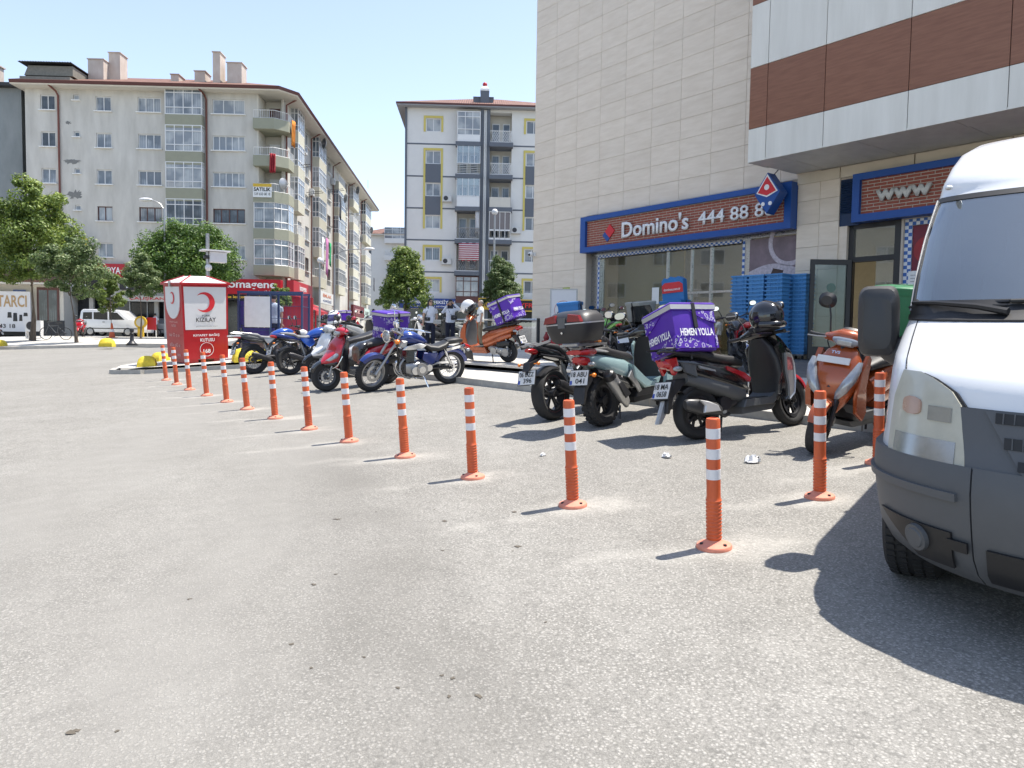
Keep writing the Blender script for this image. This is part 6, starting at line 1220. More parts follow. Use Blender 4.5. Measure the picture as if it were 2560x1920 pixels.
tc = put('top_case', MB().loft('z', [(.965, -.34, 0, .19, .2, 3.2), (1.0, -.34, 0, .215, .25, 3.4), (1.1, -.35, 0, .235, .285, 3.6), (1.165, -.35, 0, .24, .295, 3.6)], 32), mat('case_black', (.02,.02,.022), .5, var=.15, bump=.08, bs=250), R2)
put('case_lid', MB().loft('z', [(1.172, -.35, 0, .24, .295, 3.6), (1.24, -.345, 0, .225, .28, 3.3), (1.29, -.335, 0, .18, .23, 3), (1.31, -.33, 0, .1, .14, 2.6)], 32), mat('case_grey', (.035,.035,.038), .42, var=.1), tc); put('case_trim', MB().loft('z', [(1.165, -.35, 0, .243, .298, 3.6), (1.178, -.35, 0, .243, .298, 3.6)], 32), SILV, tc)
for s in (-1, 1): put('case_reflector', MB().slab([(s*.07, 1.19), (s*.25, 1.185), (s*.22, 1.255), (s*.09, 1.275)], -.59, -.53, .006, axis='x'), mat('dark_red_lens', (.2,.008,.01), .15, var=.2, coat=.5), tc)
put('case_latch', MB().bx(-.598, -.55, -.045, .045, 1.13, 1.24), GREYP, tc); put('case_lock', MB().cyl((-.6, .0, 1.08), (-.58, 0, 1.08), .012), CHROME, tc)
put('exhaust_can', MB().tube([(.36, -.1, .2), (.28, -.15, .2), (.22, -.185, .25), (.16, -.19, .31), (-.04, -.2, .53), (-.06, -.2, .55)], [.022, .03, .05, .068, .076, .07], 10), mat('can_silver', (.45,.45,.45), .32, metal=.7, var=.12), R2); put('exhaust_tip', MB().tube([(-.055, -.2, .545), (-.1, -.2, .595), (-.115, -.2, .61)], [.074, .066, .04], 10), BLACK, R2.children[-1]); put('heat_guard', MB().slab([(.1, .3), (.2, .34), (.04, .5), (-.02, .47)], -.285, -.262, .01), BLACK, R2.children[-1])
put('footpeg_plate', MB().slab([(.3, .52), (.4, .62), (.47, .6), (.45, .5), (.56, .34), (.5, .32), (.38, .46)], -.2, -.175, .008), ALU, R2); put('side_fairing', MB().slab([(.38, .66), (.6, .5), (.78, .4), (.98, .46), (.9, .36), (.62, .36), (.42, .5)], -.215, .215, .02), TEAL, R2)
put('windscreen', MB().slab([(1.1, 1.02), (.98, 1.32), (.96, 1.32), (1.06, 1.0)], -.14, .14, .02), glassy('smoke_screen', (.35,.36,.38), 1.4), R2); put('hand_guard', MB().tube([(1.1, -.2, .98), (1.12, -.36, .99), (1.0, -.4, .99)], .022, 8, 1).tube([(1.1, .2, .98), (1.12, .36, .99), (1.0, .4, .99)], .022, 8, 1), BLACK, R2)
plate(R2, (-.36, 0, .58), -18, ('18 ABU', '041')); signal(R2, (-.3, -.16, .6), AMBER, .024); signal(R2, (-.3, .16, .6), CLEAR, .022); signal(R2, (-.3, .16, .72), CLEAR, .02); signal(R2, (-.3, -.16, .72), CLEAR, .02)
place(R2, 1.03, 8.53, .669, .743, 4)
# ---- naked motorcycles
def naked(name, label, c, L=1.37, r=.305, tw=.075, fw=.058, steer_a=-12, pl=None, opts=(), group='parked two-wheelers', spokes=('cast', 5), knob=0):
    t = empty(name, (0, 0, 0), 0, label, 'motorcycle', group); S = steer(L, r, R(25), steer_a); m, tail, rimm = c['tank'], c.get('tail', c['tank']), c.get('rim', DARK)
    wheel(t, (0, 0, r), r, tw, r-.092, spokes[0], spokes[1], rimm, stripe=c.get('stripe'), knob=knob); wheel(t, (L, 0, r), r, fw, r-.085, spokes[0], spokes[1], rimm, S, stripe=c.get('stripe'), disc=.15, knob=knob)
    put('swingarm', MB().tube([(0, .095, r), (.3, .1, r+.03), (.5, .08, .36)], [.028, .034, .04], 8).tube([(0, -.095, r), (.3, -.1, r+.03), (.5, -.08, .36)], [.028, .034, .04], 8), c.get('arm', DARK), t)
    put('chain', MB().tube([(.02, .07, r+.07), (.45, .07, .40)], .01, 5).tube([(.02, .07, r-.07), (.45, .07, .32)], .01, 5).lathe([(.085, .065), (.06, .065), (.06, .075), (.085, .075)], (0, 0, r), 'y', 24, closed=True), DARK, t)
    put('engine', MB().loft('x', [(.44, 0, .38, .1, .1, 3.5), (.52, 0, .38, .15, .14, 3.5), (.72, 0, .38, .15, .14, 3.5), (.84, 0, .42, .11, .12, 3.5), (.92, 0, .46, .08, .07, 3)], 18).cyl((.6, -.19, .37), (.6, .19, .37), .1, n=20).box((.78, 0, .56), (.17, .2, .22), Euler((0, R(-18), 0))), c.get('engine', DARK), t)
    g = MB()
    for k in range(7): g.box((.775+.008*k, 0, .48+k*.026), (.2, .24, .009), Euler((0, R(-18), 0)))
    put('cooling_fins', g, ALU, t)
    put('frame', MB().tube([(1.03, 0, .85), (.85, .1, .76), (.5, .11, .62), (.47, .1, .34)], .024, 8, 1).tube([(1.03, 0, .85), (.85, -.1, .76), (.5, -.11, .62), (.47, -.1, .34)], .024, 8, 1).tube([(.52, .1, .64), (.1, .1, .74), (-.2, .06, .8)], .016).tube([(.52, -.1, .64), (.1, -.1, .74), (-.2, -.06, .8)], .016).tube([(1.0, 0, .7), (.92, .05, .42), (.8, .06, .25)], .02), c.get('frame', DARK), t)
    put('fuel_tank', MB().loft('x', [(.46, 0, .80, .09, .05, 2.6), (.52, 0, .83, .125, .085, 2.7), (.68, 0, .865, .155, .115, 2.6), (.84, 0, .87, .16, .12, 2.5), (.96, 0, .85, .13, .1, 2.4), (1.04, 0, .82, .08, .07, 2.3)], 24), m, t); put('filler_cap', MB().cyl((.76, 0, .975), (.76, 0, .992), .035), CHROME, t.children[-1])
    for s in (-1, 1): put('tank_shroud', MB().slab([(.66, .72), (.88, .74), (1.08, .8), (1.12, .72), (1.0, .62), (.8, .62)], s*.13, s*.175, .014), c.get('shroud', m), t); put('side_panel', MB().slab([(.24, .78), (.54, .76), (.58, .64), (.44, .56), (.3, .68)], s*.095, s*.125, .01), c.get('side', tail), t)
    put('seat', MB().loft('x', [(-.16, 0, .9, .08, .025, 2.6), (-.02, 0, .885, .11, .04, 2.7), (.14, 0, .85, .12, .05, 2.7), (.2, 0, .80, .13, .05, 2.7), (.38, 0, .775, .125, .05, 2.7), (.52, 0, .80, .09, .045, 2.6)], 20), c.get('seat', SEAT), t)
    put('tail_cowl', MB().loft('x', [(-.34, 0, .885, .035, .025, 2.4), (-.22, 0, .87, .085, .05, 2.5), (0, 0, .815, .11, .06, 2.6), (.22, 0, .755, .115, .06, 2.6), (.36, 0, .72, .09, .05, 2.5)], 20), tail, t)
    put('tail_light', MB().loft('x', [(-.37, 0, .86, .03, .02, 2.4), (-.32, 0, .855, .06, .03, 2.5), (-.25, 0, .84, .07, .035, 2.5)], 14), REDLENS, t)
    put('plate_bracket', MB().tube([(-.2, 0, .82), (-.38, 0, .7), (-.42, 0, .58)], [.03, .025, .02], 8).slab([(-.1, .78), (-.4, .72), (-.44, .62), (-.36, .66)], -.05, .05, .008), BLACK, t); plate(t, (-.43, 0, .55), -20, pl)
    for s in (-1, 1): signal(t, (-.36, s*.14, .7)), signal(t, (1.02, s*.19, .88), None, .02, S)
    fender(t, (0, 0, r), r+.025, tw*1.1, 60, 135, BLACK, None, 'rear_hugger'); fender(t, (L, 0, r), r+.025, fw*1.25, 30, 150, c.get('fender', m), S)
    put('shock', MB().tube([(.36, 0, .38), (.3, 0, .7)], .018).tube([(.355, 0, .42), (.31, 0, .64)], .036, 10), c.get('shock', ALU), t)
    ex_ = put('exhaust', MB().tube([(.86, -.06, .5), (.95, -.08, .38), (.85, -.1, .22), (.6, -.12, .2), (.4, -.13, .24)], .022, 8, 2).loft('x', [(.42, -.135, .25, .03, .03, 2.5), (.34, -.15, .28, .05, .055, 3), (.02, -.17, .40, .055, .065, 3), (-.06, -.17, .43, .045, .05, 3)], 16), c.get('pipe', DARK), t); put('exhaust_tip', MB().cyl((-.055, -.17, .428), (-.085, -.17, .44), .035, .032), BLACK, ex_)
    put('fork', MB().tube([(L-.29, .095, .93), (L-.12, .095, .56), (L, .095, r)], [.024, .024, .03], 10).tube([(L-.29, -.095, .93), (L-.12, -.095, .56), (L, -.095, r)], [.024, .024, .03], 10).cyl((L, -.1, r), (L, .1, r), .02).box((L-.265, 0, .88), (.06, .23, .04)).box((L-.21, 0, .76), (.06, .23, .04)).move(S), c.get('fork', ALU), t)
    hl = put('headlight', MB().loft('x', [(L-.22, 0, .84, .08, .08, 2.6), (L-.14, 0, .83, .1, .105, 2.6), (L-.06, 0, .81, .08, .085, 2.5), (L-.03, 0, .8, .05, .055, 2.4)], 18).move(S), c.get('nose', BLACK), t); put('headlight_lens', MB().loft('x', [(L-.05, 0, .805, .065, .07, 2.5), (L-.022, 0, .8, .045, .05, 2.4)], 16).move(S), CLEAR, hl)
    put('handlebar', MB().tube([(L-.36, .36, 1.02), (L-.33, .24, 1.04), (L-.29, .1, .99), (L-.29, -.1, .99), (L-.33, -.24, 1.04), (L-.36, -.36, 1.02)], .012, 8, 2).move(S), DARK, t); bars(t, L-.345, 1.022, S, w=.37); put('dashboard', MB().loft('x', [(L-.26, 0, 1.0, .06, .03, 3), (L-.2, 0, 1.0, .07, .04, 3)], 14).move(S), BLACK, t)
    if 'nomirror' not in opts:
        for s in (-1, 1): mirror(t, (L-.32, s*.24, 1.04), (L-.36, s*.36, 1.22), S, (.025, .075, .05))
    put('brake_hose', MB().tube([(L-.34, .28, 1.03), (L-.22, .2, 1.0), (L-.16, .12, .8), (L-.06, .11, .5), (L-.02, .1, r+.12)], .006, 6, 2).tube([(L-.34, -.28, 1.03), (L-.24, -.2, .98), (L-.36, -.1, .82)], .006, 6, 2).move(S), BLACK, t); put('brake_caliper', MB().box((L-.1, fw+.03, r+.1), (.09, .035, .06), Euler((0, R(45), 0))).move(S), ALU, t); put('radiator', MB().box((1.02, 0, .58), (.035, .26, .2), Euler((0, R(-14), 0))), DARK, t); put('chain_guard', MB().slab([(.05, r+.1), (.4, .46), (.42, .43), (.06, r+.075)], .055, .1, .006), BLACK, t)
    put('side_stand', MB().tube([(.5, .1, .28), (.44, .24, .015)], .012).bx(.41, .48, .22, .27, 0, .012), DARK, t); put('footpeg', MB().cyl((.42, .12, .34), (.42, .22, .34), .014).cyl((.42, -.22, .34), (.42, -.12, .34), .014), DARK, t)
    if 'flyscreen' in opts: put('windscreen', MB().slab([(L-.1, .9), (L-.22, 1.2), (L-.235, 1.19), (L-.14, .88)], -.12, .12, .015).move(S), glassy('smoke_screen'), t)
    return t
R1 = naked('motorcycle', 'black naked sport motorcycle with pink rim stripe, plate 06 DZZ 396', dict(tank=GLBLK, tail=GLBLK, shroud=GREYP, side=SILV, stripe=mat('pink_stripe', (.6,.12,.14), .4), nose=GLBLK, fork=DARK), 1.4, .31, .088, .06, -14, ('06 DZZ', '396'))
place(R1, .507, 9.1, .616, .788, 6)
put('passenger_grip', MB().slab([(-.36, .92), (-.05, .95), (0, .93), (-.3, .895)], -.1, -.085, .005).slab([(-.36, .92), (-.05, .95), (0, .93), (-.3, .895)], .085, .1, .005), SILV, R1)
L2 = naked('motorcycle', 'bright blue naked motorcycle parked tail-out between enduro and white scooter', dict(tank=GLBLUE, tail=NAVY, side=GLBLUE, shroud=SILV, fork=DARK, seat=mat('grey_seat', (.2,.2,.21), .6, var=.1), arm=ALU), 1.36, .3, .075, .055, -10, ('18 AAY', '274'), ('flyscreen',))
place(L2, -4.787, 16.45, .77, .64, 6)
helmet('white, red and black racing helmet on the blue motorcycle mirror', on(L2, (1.0, -.34, 1.0), (0, 6, 215)), GLWHT, mat('purple_visor', (.06,.05,.2), .06, coat=.8), ((GLBLK, -.05, 60, 150, .05), (GLRED, .02, 20, 120, .025), (GLBLK, -.04, -150, -60, .06), (GLRED, .03, -120, -30, .02), (GLBLK, .06, -70, 70, .02)))
# enduro
L1 = naked('enduro_motorcycle', 'muddy silver and blue enduro motorcycle with knobby tyres beside the wire cage', dict(tank=GLBLUE, tail=GREYP, shroud=GLWHT, side=SILV, rim=DARK, fork=DARK, nose=GLWHT, seat=mat('grey_seat'), fender=GLWHT), 1.4, .325, .058, .045, -16, ('18 AC', '512'), (), spokes=('wire', 28), knob=34)
put('high_fender', MB().slab([(-.5, .9), (-.1, .86), (.1, .82), (.1, .8), (-.1, .83), (-.5, .87)], -.07, .07, .006), GLWHT, L1); put('luggage_rack', MB().tube([(.0, .1, .9), (-.42, .1, .96), (-.42, -.1, .96), (0, -.1, .9)], .01, 6), ALU, L1)
place(L1, -5.771, 17.05, .75, .66, 7)
# green sport bike behind the right-hand group (on the plaza)
GREEN = mat('lime_green', (.1,.36,.03), .3, var=.06, coat=.5)
G1 = naked('motorcycle', 'lime green and black sport motorcycle parked behind the top case', dict(tank=GREEN, tail=GREEN, shroud=GLBLK, nose=GREEN, side=GLBLK), 1.36, .3, .07, .055, 12, None, ('flyscreen',))
gx1, gy1 = wall_xy(9.9, 5.6); place(G1, gx1, gy1, -.2, .98, 6, 'p')
B1 = scooter('scooter', 'dark delivery scooter with pale grey cargo box before the shop window', dict(main=GLBLK, accent=GREYP), 1.27, .24, .05, opts=('rack',)); q = wall_xy(8.6, 3.6); place(B1, q[0], q[1], -.5, .86, 5, 'p')
courier_box('cargo_box', 'translucent grey plastic cargo box on a scooter by the shop window', on(B1, (-.2, 0, .93)), mat('grey_tub', (.33,.33,.29), .5, var=.1), .5, .5, .4, None, False)
B2 = scooter('scooter', 'delivery scooter with low blue box behind the black top case', dict(main=GLRED, accent=GREYP), 1.27, .24, .05, opts=('rack',)); q = wall_xy(7.8, 4.9); place(B2, q[0], q[1], .3, .95, 5, 'p')
SBL = mat('sky_blue_box', (.015,.15,.4), .45, var=.08)
courier_box('courier_box', 'low sky blue delivery box with rounded lid behind the top case', on(B2, (-.2, 0, .93)), SBL, .5, .5, .38, None, False)
B3 = scooter('scooter', 'delivery scooter with tall blue and red advertising box by the window', dict(main=GLBLUE, accent=GREYP), 1.27, .24, .05, opts=('rack',)); q = wall_xy(9.55, 3.1); place(B3, q[0], q[1], .6, .8, 5, 'p')
b3 = courier_box('courier_box', 'sky blue delivery box with tall crest and red band by the shop window', on(B3, (-.2, 0, .93)), SBL, .52, .52, .42, None, False)
put('crest', MB().slab([(-.27, .46), (.27, .46), (.27, .95), (.2, 1.02), (.12, .99), (.04, 1.04), (-.06, 1.0), (-.16, 1.03), (-.27, .96)], -.1, .12, .01, axis='x'), SBL, b3); put('red_band', MB().slab([(-.26, .66), (.26, .66), (.26, .84), (.18, .9), (-.18, .9), (-.26, .84)], -.115, -.1, axis='x'), LETR, b3); text('dominos.com.tr', LETW, b3, (-.13, 0, .74), width=.42, height=.06, rot=(R(90), 0, R(-90)), bold=.01)
B4 = naked('motorcycle', 'dark motorcycle half hidden between purple box and blue crates', dict(tank=GLBLK, tail=GLRED), 1.36, .3, .07, .055, 8, None); q = wall_xy(13.2, 5.6); place(B4, q[0], q[1], .1, .99, 6, 'p')
# ---- R4: copper orange scooter facing the camera
R4 = scooter('scooter', 'copper orange scooter with white blank plate strip facing out beside the van', dict(main=ORNG, accent=ORNG, front=ORNG, wing=ORNG, fender=ORNG, floor=GREYP, cowl=ORNG, rim=DARK), 1.27, .235, .052, None, 14, ('nomirror', 'nolamp'), None, rim=.13)
for s in (-1, 1): put('apron_lamp', MB().loft('z', [(.50, 1.27-.075, s*.085, .02, .02, 2), (.56, 1.27-.075, s*.12, .035, .05, 2.2), (.66, 1.27-.095, s*.17, .04, .055, 2.2), (.76, 1.27-.14, s*.205, .03, .04, 2.2), (.83, 1.27-.18, s*.215, .015, .02, 2)], 16), CLEAR, R4)
put('plate_strip', MB().box((1.27-.115, 0, .83), (.012, .3, .06), Euler((0, R(-25), 0))), PLATEW, R4); o = text('TVS', CHROME, R4, (1.27-.145, 0, .895), width=.08, height=.028, rot=(R(90), 0, R(90)), bold=.02); o.rotation_euler = (R(58), 0, R(90))
put('horn_grille', MB().bx(1.27-.09, 1.27-.075, -.05, .05, .4, .47), BLACK, R4); mirror(R4, (.93, -.17, 1.02), (.9, -.26, 1.3), steer(1.27, .235, R(26), 14), (.03, .08, .07))
place(R4, 2.71+.78*1.27, 6.7+.625*1.27, -.78, -.625, 6)
courier_box('courier_box', 'green delivery box behind the van mirror on the orange scooter', on(R4, (-.2, 0, .93)), mat('green_fabric', (.015,.16,.06), .45, var=.12, bump=.1, bs=14), .48, .5, .45, None, False)
# ---- L4: red scooter facing out, L3 white scooter beside it
L4 = scooter('scooter', 'red and black scooter facing out with purple box on its tail', dict(main=GLRED, accent=GLBLK, front=GLRED, wing=GLBLK, fender=GLBLK, floor=GREYP, seat=SEAT, fork=ALU, rim=DARK), 1.3, .255, .055, None, -16, ('nolamp', 'rack'), None, rim=.155)
put('chrome_guard', MB().tube([(1.12, .24, .62), (1.22, .2, .42), (1.27, 0, .4), (1.22, -.2, .42), (1.12, -.24, .62)], .012, 8, 2).tube([(1.22, .2, .42), (1.0, .22, .3), (.7, .22, .24)], .012, 7, 1), CHROME, L4); put('knee_pad', MB().loft('x', [(.5, 0, .72, .1, .09, 2.6), (.62, 0, .66, .14, .14, 2.8), (.7, 0, .6, .12, .14, 2.8)], 18), GLBLK, L4)
beak(L4, 1.3, GLRED, GLBLK)
place(L4, -3.2+.70*1.3, 13.06+.71*1.3, -.70, -.71, 6)
courier_box('courier_box', 'purple courier box on the tail of the red scooter', on(L4, (-.06, 0, .83)), w=.46, d=.48, h=.43)
L3 = scooter('scooter', 'white scooter facing out just behind the red scooter', dict(main=GLWHT, accent=SILV, front=GLWHT, wing=SILV, fender=GLBLK, fork=ALU), 1.3, .255, .055, None, -10, ('nolamp',), None, rim=.155); beak(L3, 1.3, GLWHT, GREYP); place(L3, -3.9+.74*1.3, 15.1+.67*1.3, -.74, -.67, 5)
# ---- P1: orange scooter up on the plaza
P1 = scooter('scooter', 'copper orange scooter on the plaza with tilted purple box and white helmet', dict(main=ORNG, accent=ORNG, front=ORNG, wing=ORNG, fender=ORNG, inner=GREYP, floor=ORNG, cowl=ORNG, muffler=ALU, fork=DARK), 1.27, .235, .052, None, 18, ('rack', 'alu'), ('34 CRK', '518'), rim=.13); place(P1, -.079, 16.9, -.85, .53, 6, 'p')
courier_box('courier_box', 'tilted purple courier box with white HEMEN YOLLA on the plaza scooter', on(P1, (-.12, 0, .92), (0, 20, 0)), w=.5, d=.54, h=.46)
helmet('white open-face helmet resting on the plaza scooter handlebar', on(P1, (.9, 0, 1.12), (0, 40, 10)), GLWHT, None, (), False)
# ---- L5: blue cruiser
def cruiser():
    t = empty('cruiser_motorcycle', (0, 0, 0), 0, 'dark blue cruiser motorcycle with chrome engine and round headlight', 'motorcycle', 'parked two-wheelers'); L, r = 1.45, .315; S = steer(L, r, R(32), 14)
    wheel(t, (0, 0, .31), .31, .07, .22, 'wire', 36, ALU, disc=.1); wheel(t, (L, 0, r), r, .052, .235, 'wire', 36, ALU, S, disc=.14, knob=44)
    fender(t, (0, 0, .31), .36, .1, 15, 165, NAVY, None, 'rear_fender', flare=.03); fender(t, (L, 0, r), .35, .075, 45, 150, NAVY, S, flare=.025)
    put('fork', MB().tube([(L-.5, .095, 1.02), (L-.2, .095, .58), (L, .095, r)], [.022, .022, .033], 10).tube([(L-.5, -.095, 1.02), (L-.2, -.095, .58), (L, -.095, r)], [.022, .022, .033], 10).cyl((L, -.12, r), (L, .12, r), .02).box((L-.46, 0, .97), (.06, .25, .035)).box((L-.38, 0, .86), (.06, .25, .035)).move(S), ALU, t)
    hl = put('headlight', MB().lathe([(.02, -.1), (.075, -.08), (.1, 0), (.103, .03), (.09, .035)], (0, 0, 0), 'x', 24).move(S @ Matrix.Translation((L-.27, 0, .93))), GLBLK, t); put('headlight_lens', MB().lathe([(.09, .03), (.06, .05), (0, .055)], (0, 0, 0), 'x', 24).move(S @ Matrix.Translation((L-.27, 0, .93))), CLEAR, hl); put('headlight_ring', MB().lathe([(.088, .025), (.106, .025), (.106, .042), (.088, .042)], (0, 0, 0), 'x', 24, closed=True).move(S @ Matrix.Translation((L-.27, 0, .93))), CHROME, hl)
    for s in (-1, 1): signal(t, (L-.32, s*.2, .88), AMBER, .04, S); signal(t, (-.3, s*.15, .62), CLEAR, .03)
    put('handlebar', MB().tube([(L-.82, .38, 1.04), (L-.7, .34, 1.08), (L-.52, .18, 1.08), (L-.48, 0, 1.04), (L-.52, -.18, 1.08), (L-.7, -.34, 1.08), (L-.82, -.38, 1.04)], .013, 8, 2).move(S), CHROME, t)
    for s in (-1, 1): put('grip', MB().cyl((L-.74, s*.355, 1.07), (L-.86, s*.39, 1.03), .018).move(S), BLACK, t); put('brake_lever', MB().tube([(L-.66, s*.37, 1.08), (L-.82, s*.43, 1.05)], .007, 6).move(S), CHROME, t); mirror(t, (L-.6, s*.27, 1.08), (L-.62, s*.36, 1.32), S, (.02, .07, .045), CHROME)
    put('gauge', MB().cyl((L-.44, 0, 1.08), (L-.42, 0, 1.14), .05).box((L-.4, 0, 1.13), (.02, .09, .07)).move(S), CHROME, t)
    tk = put('fuel_tank', MB().loft('x', [(.46, 0, .78, .04, .03, 2.3), (.54, 0, .81, .1, .07, 2.4), (.7, 0, .86, .15, .105, 2.4), (.84, 0, .88, .155, .11, 2.3), (.96, 0, .87, .12, .09, 2.2), (1.04, 0, .85, .05, .05, 2.2)], 24), NAVY, t); put('tank_top', MB().loft('x', [(.56, 0, .845, .075, .05, 2.4), (.7, 0, .9, .11, .075, 2.4), (.84, 0, .925, .11, .075, 2.3), (.95, 0, .91, .08, .055, 2.2)], 20), GLBLUE, tk); put('tank_side', MB().slab([(.86, .86), (.98, .86), (1.0, .76), (.9, .7)], -.15, .15, .03), SILV, tk)
    put('seat', MB().loft('x', [(.06, 0, .74, .1, .06, 2.6), (.14, 0, .70, .15, .06, 2.7), (.28, 0, .665, .16, .055, 2.7), (.42, 0, .68, .14, .06, 2.7), (.52, 0, .74, .08, .05, 2.5)], 20), SEAT, t); put('passenger_seat', MB().loft('x', [(-.24, 0, .77, .06, .03, 2.6), (-.16, 0, .78, .11, .05, 2.8), (.0, 0, .775, .12, .055, 2.8), (.08, 0, .76, .09, .045, 2.6)], 18), SEAT, t)
    put('engine', MB().loft('x', [(.42, 0, .34, .1, .09, 3.5), (.5, 0, .34, .15, .13, 3.5), (.78, 0, .34, .15, .13, 3.5), (.88, 0, .36, .1, .1, 3.5)], 18).cyl((.62, -.2, .34), (.62, .2, .34), .11, n=22), ALU, t); put('clutch_cover', MB().cyl((.62, .2, .34), (.62, .215, .34), .06).cyl((.74, .16, .33), (.74, .2, .33), .07).cyl((.48, .15, .36), (.48, .19, .36), .06), CHROME, t.children[-1])
    g = MB()
    for k in range(8): g.box((.8-.006*k, 0, .48+k*.024), (.2-.006*k, .22, .01))
    put('cylinder', g.box((.79, 0, .55), (.15, .16, .2)).box((.77, 0, .685), (.2, .17, .07)), GLBLK, t); put('rocker_cover', MB().loft('x', [(.66, 0, .72, .07, .03, 3), (.76, 0, .73, .1, .05, 3), (.9, 0, .72, .07, .03, 3)], 16), CHROME, t); put('heat_cover', MB().slab([(.52, .76), (.66, .8), (.9, .76), (.98, .7), (.86, .69), (.6, .7)], .12, .175, .015).slab([(.52, .76), (.66, .8), (.9, .76), (.98, .7), (.86, .69), (.6, .7)], -.175, -.12, .015), CHROME, t)
    put('frame', MB().tube([(1.02, 0, .9), (1.0, 0, .7), (.96, .06, .4), (.86, .08, .22), (.45, .08, .2), (.36, .09, .4)], .02, 8, 1).tube([(.98, 0, .7), (.96, -.06, .4), (.86, -.08, .22), (.45, -.08, .2), (.36, -.09, .4)], .02, 8, 1).tube([(.36, .09, .42), (.4, .09, .7), (.1, .1, .66)], .018).tube([(.36, -.09, .42), (.4, -.09, .7), (.1, -.1, .66)], .018), GLBLK, t)
    for s in (-1, 1):
        put('side_cover', MB().slab([(.28, .6), (.56, .62), (.58, .5), (.46, .4), (.36, .42)], s*.1, s*.135, .012), NAVY, t); put('shock', MB().tube([(.0, s*.12, .33), (.16, s*.12, .66)], .013).tube([(.03, s*.12, .39), (.14, s*.12, .62)], .028, 10), CHROME, t); put('fender_strut', MB().slab([(.12, .66), (-.26, .72), (-.27, .68), (.1, .61)], s*.105, s*.118, .005), CHROME, t)
    put('swingarm', MB().tube([(0, .1, .31), (.4, .1, .34)], .025).tube([(0, -.1, .31), (.4, -.1, .34)], .025), GLBLK, t); put('chain_guard', MB().slab([(-.1, .44), (.3, .44), (.42, .38), (.3, .4), (-.08, .4)], .1, .125, .006), CHROME, t)
    put('exhaust', MB().tube([(.9, -.06, .52), (1.0, -.1, .4), (.94, -.13, .22), (.7, -.15, .19), (.3, -.16, .22), (-.25, -.17, .3)], [.02, .02, .02, .022, .036, .036], 10, 2), CHROME, t); put('header_pipe', MB().tube([(.9, .06, .52), (1.0, .08, .42), (.96, .1, .24), (.8, .1, .19)], .02, 8, 2), ALU, t)
    put('tail_light', MB().loft('x', [(-.4, 0, .63, .04, .04, 3), (-.36, 0, .65, .06, .045, 3), (-.28, 0, .68, .06, .04, 3)], 14), REDLENS, t); plate(t, (-.42, 0, .5), -12, None); put('side_stand', MB().tube([(.56, .12, .22), (.52, .26, .015)], .013), CHROME, t); put('footpeg', MB().cyl((.78, .12, .22), (.78, .3, .22), .016).cyl((.78, -.3, .22), (.78, -.12, .22), .016), CHROME, t); return t
L5 = cruiser(); v = Vector((-2.368+1.135, 12.73-13.54)); place(L5, -1.135, 13.54, v.x, v.y, 8)
# ---- background two-wheelers beyond the plaza
bgc = [GLWHT, GLBLK, GLWHT, GLRED, SILV, GLBLUE]
for k, (x, y, hx, hy, lab) in enumerate(((-4.6, 29.6, .8, .6, 'white scooter parked left behind the two women'), (-3.4, 30.6, .75, .66, 'black scooter parked directly behind the women'), (-2.2, 31, .85, .5, 'white scooter parked between the women and the railing'), (-6.3, 26.5, .7, .7, 'red scooter in the row beyond the purple box'), (-5.2, 24.2, .6, .8, 'silver scooter right beyond the red scooter'), (1.6, 32, .9, .4, 'blue scooter seen through the plaza railing'))):
    s = scooter('scooter', lab, dict(main=bgc[k], accent=GREYP), 1.27, .24, .05, opts=('rack',) if k % 2 else (), cast=3); place(s, x, y, hx, hy, 5, 'p', z=pz(x, y))
    if k == 4: courier_box('courier_box', 'small purple courier box on the silver background scooter', on(s, (-.15, 0, .93)), w=.36, d=.36, h=.24, lettering=None)
dkm = naked('motorcycle', 'dark motorcycle parked at the far left edge', dict(tank=GLBLK, tail=GLBLK), 1.36, .3, .07, .055, 0, None); place(dkm, -27.7, 40.6, -.95, -.3, 5, 'w', z=gz(-27.7, 40.6)+.13)
rdm = scooter('moped', 'red and black moped parked behind the leaning tree trunk', dict(main=GLRED, accent=GLBLK), 1.27, .26, .06, opts=()); place(rdm, -26.9, 47.6, .3, -.95, 5, 'w', z=gz(-26.9, 47.6)+.13)
# bicycle
def bicycle():
    t = empty('bicycle', (0, 0, 0), 0, 'grey mountain bicycle leaning behind the small pale tree', 'bicycle'); r, L = .34, 1.05
    for x in (0, L):
        w = MB().lathe([(r-.03, -.015), (r, -.012), (r, .012), (r-.03, .015)], (x, 0, r), 'y', 30, closed=True).cyl((x, -.04, r), (x, .04, r), .025)
        for k in range(16): a = 6.283*k/16; w.tube([(x, .02*(-1)**k, r), (x+(r-.03)*math.cos(a), 0, r+(r-.03)*math.sin(a))], .004, 4)
        put('wheel', w, RUBBER, t)
    put('frame', MB().tube([(L-.17, 0, .82), (.45, 0, .3), (.36, 0, .78), (L-.15, 0, .74)], .02, 7).tube([(0, 0, r), (.45, 0, .3)], .014).tube([(0, 0, r), (.37, 0, .72)], .013).tube([(L-.2, 0, .92), (L-.13, 0, .68), (L, .05, r)], .018), GREYP, t); put('saddle', MB().loft('x', [(.2, 0, .93, .08, .03), (.34, 0, .94, .06, .03), (.48, 0, .93, .02, .02)], 12).tube([(.36, 0, .76), (.34, 0, .92)], .014), BLACK, t); put('handlebar', MB().tube([(L-.24, .3, .98), (L-.2, .05, .97), (L-.2, -.05, .97), (L-.24, -.3, .98)], .014), BLACK, t); put('crank', MB().cyl((.45, -.06, .3), (.45, .06, .3), .09).tube([(.45, .07, .3), (.55, .08, .18)], .012), DARK, t); return t
bc = bicycle(); place(bc, -24.3, 41.4, -1, -.05, 4, 'w', z=gz(-24.3, 41.4)+.13)
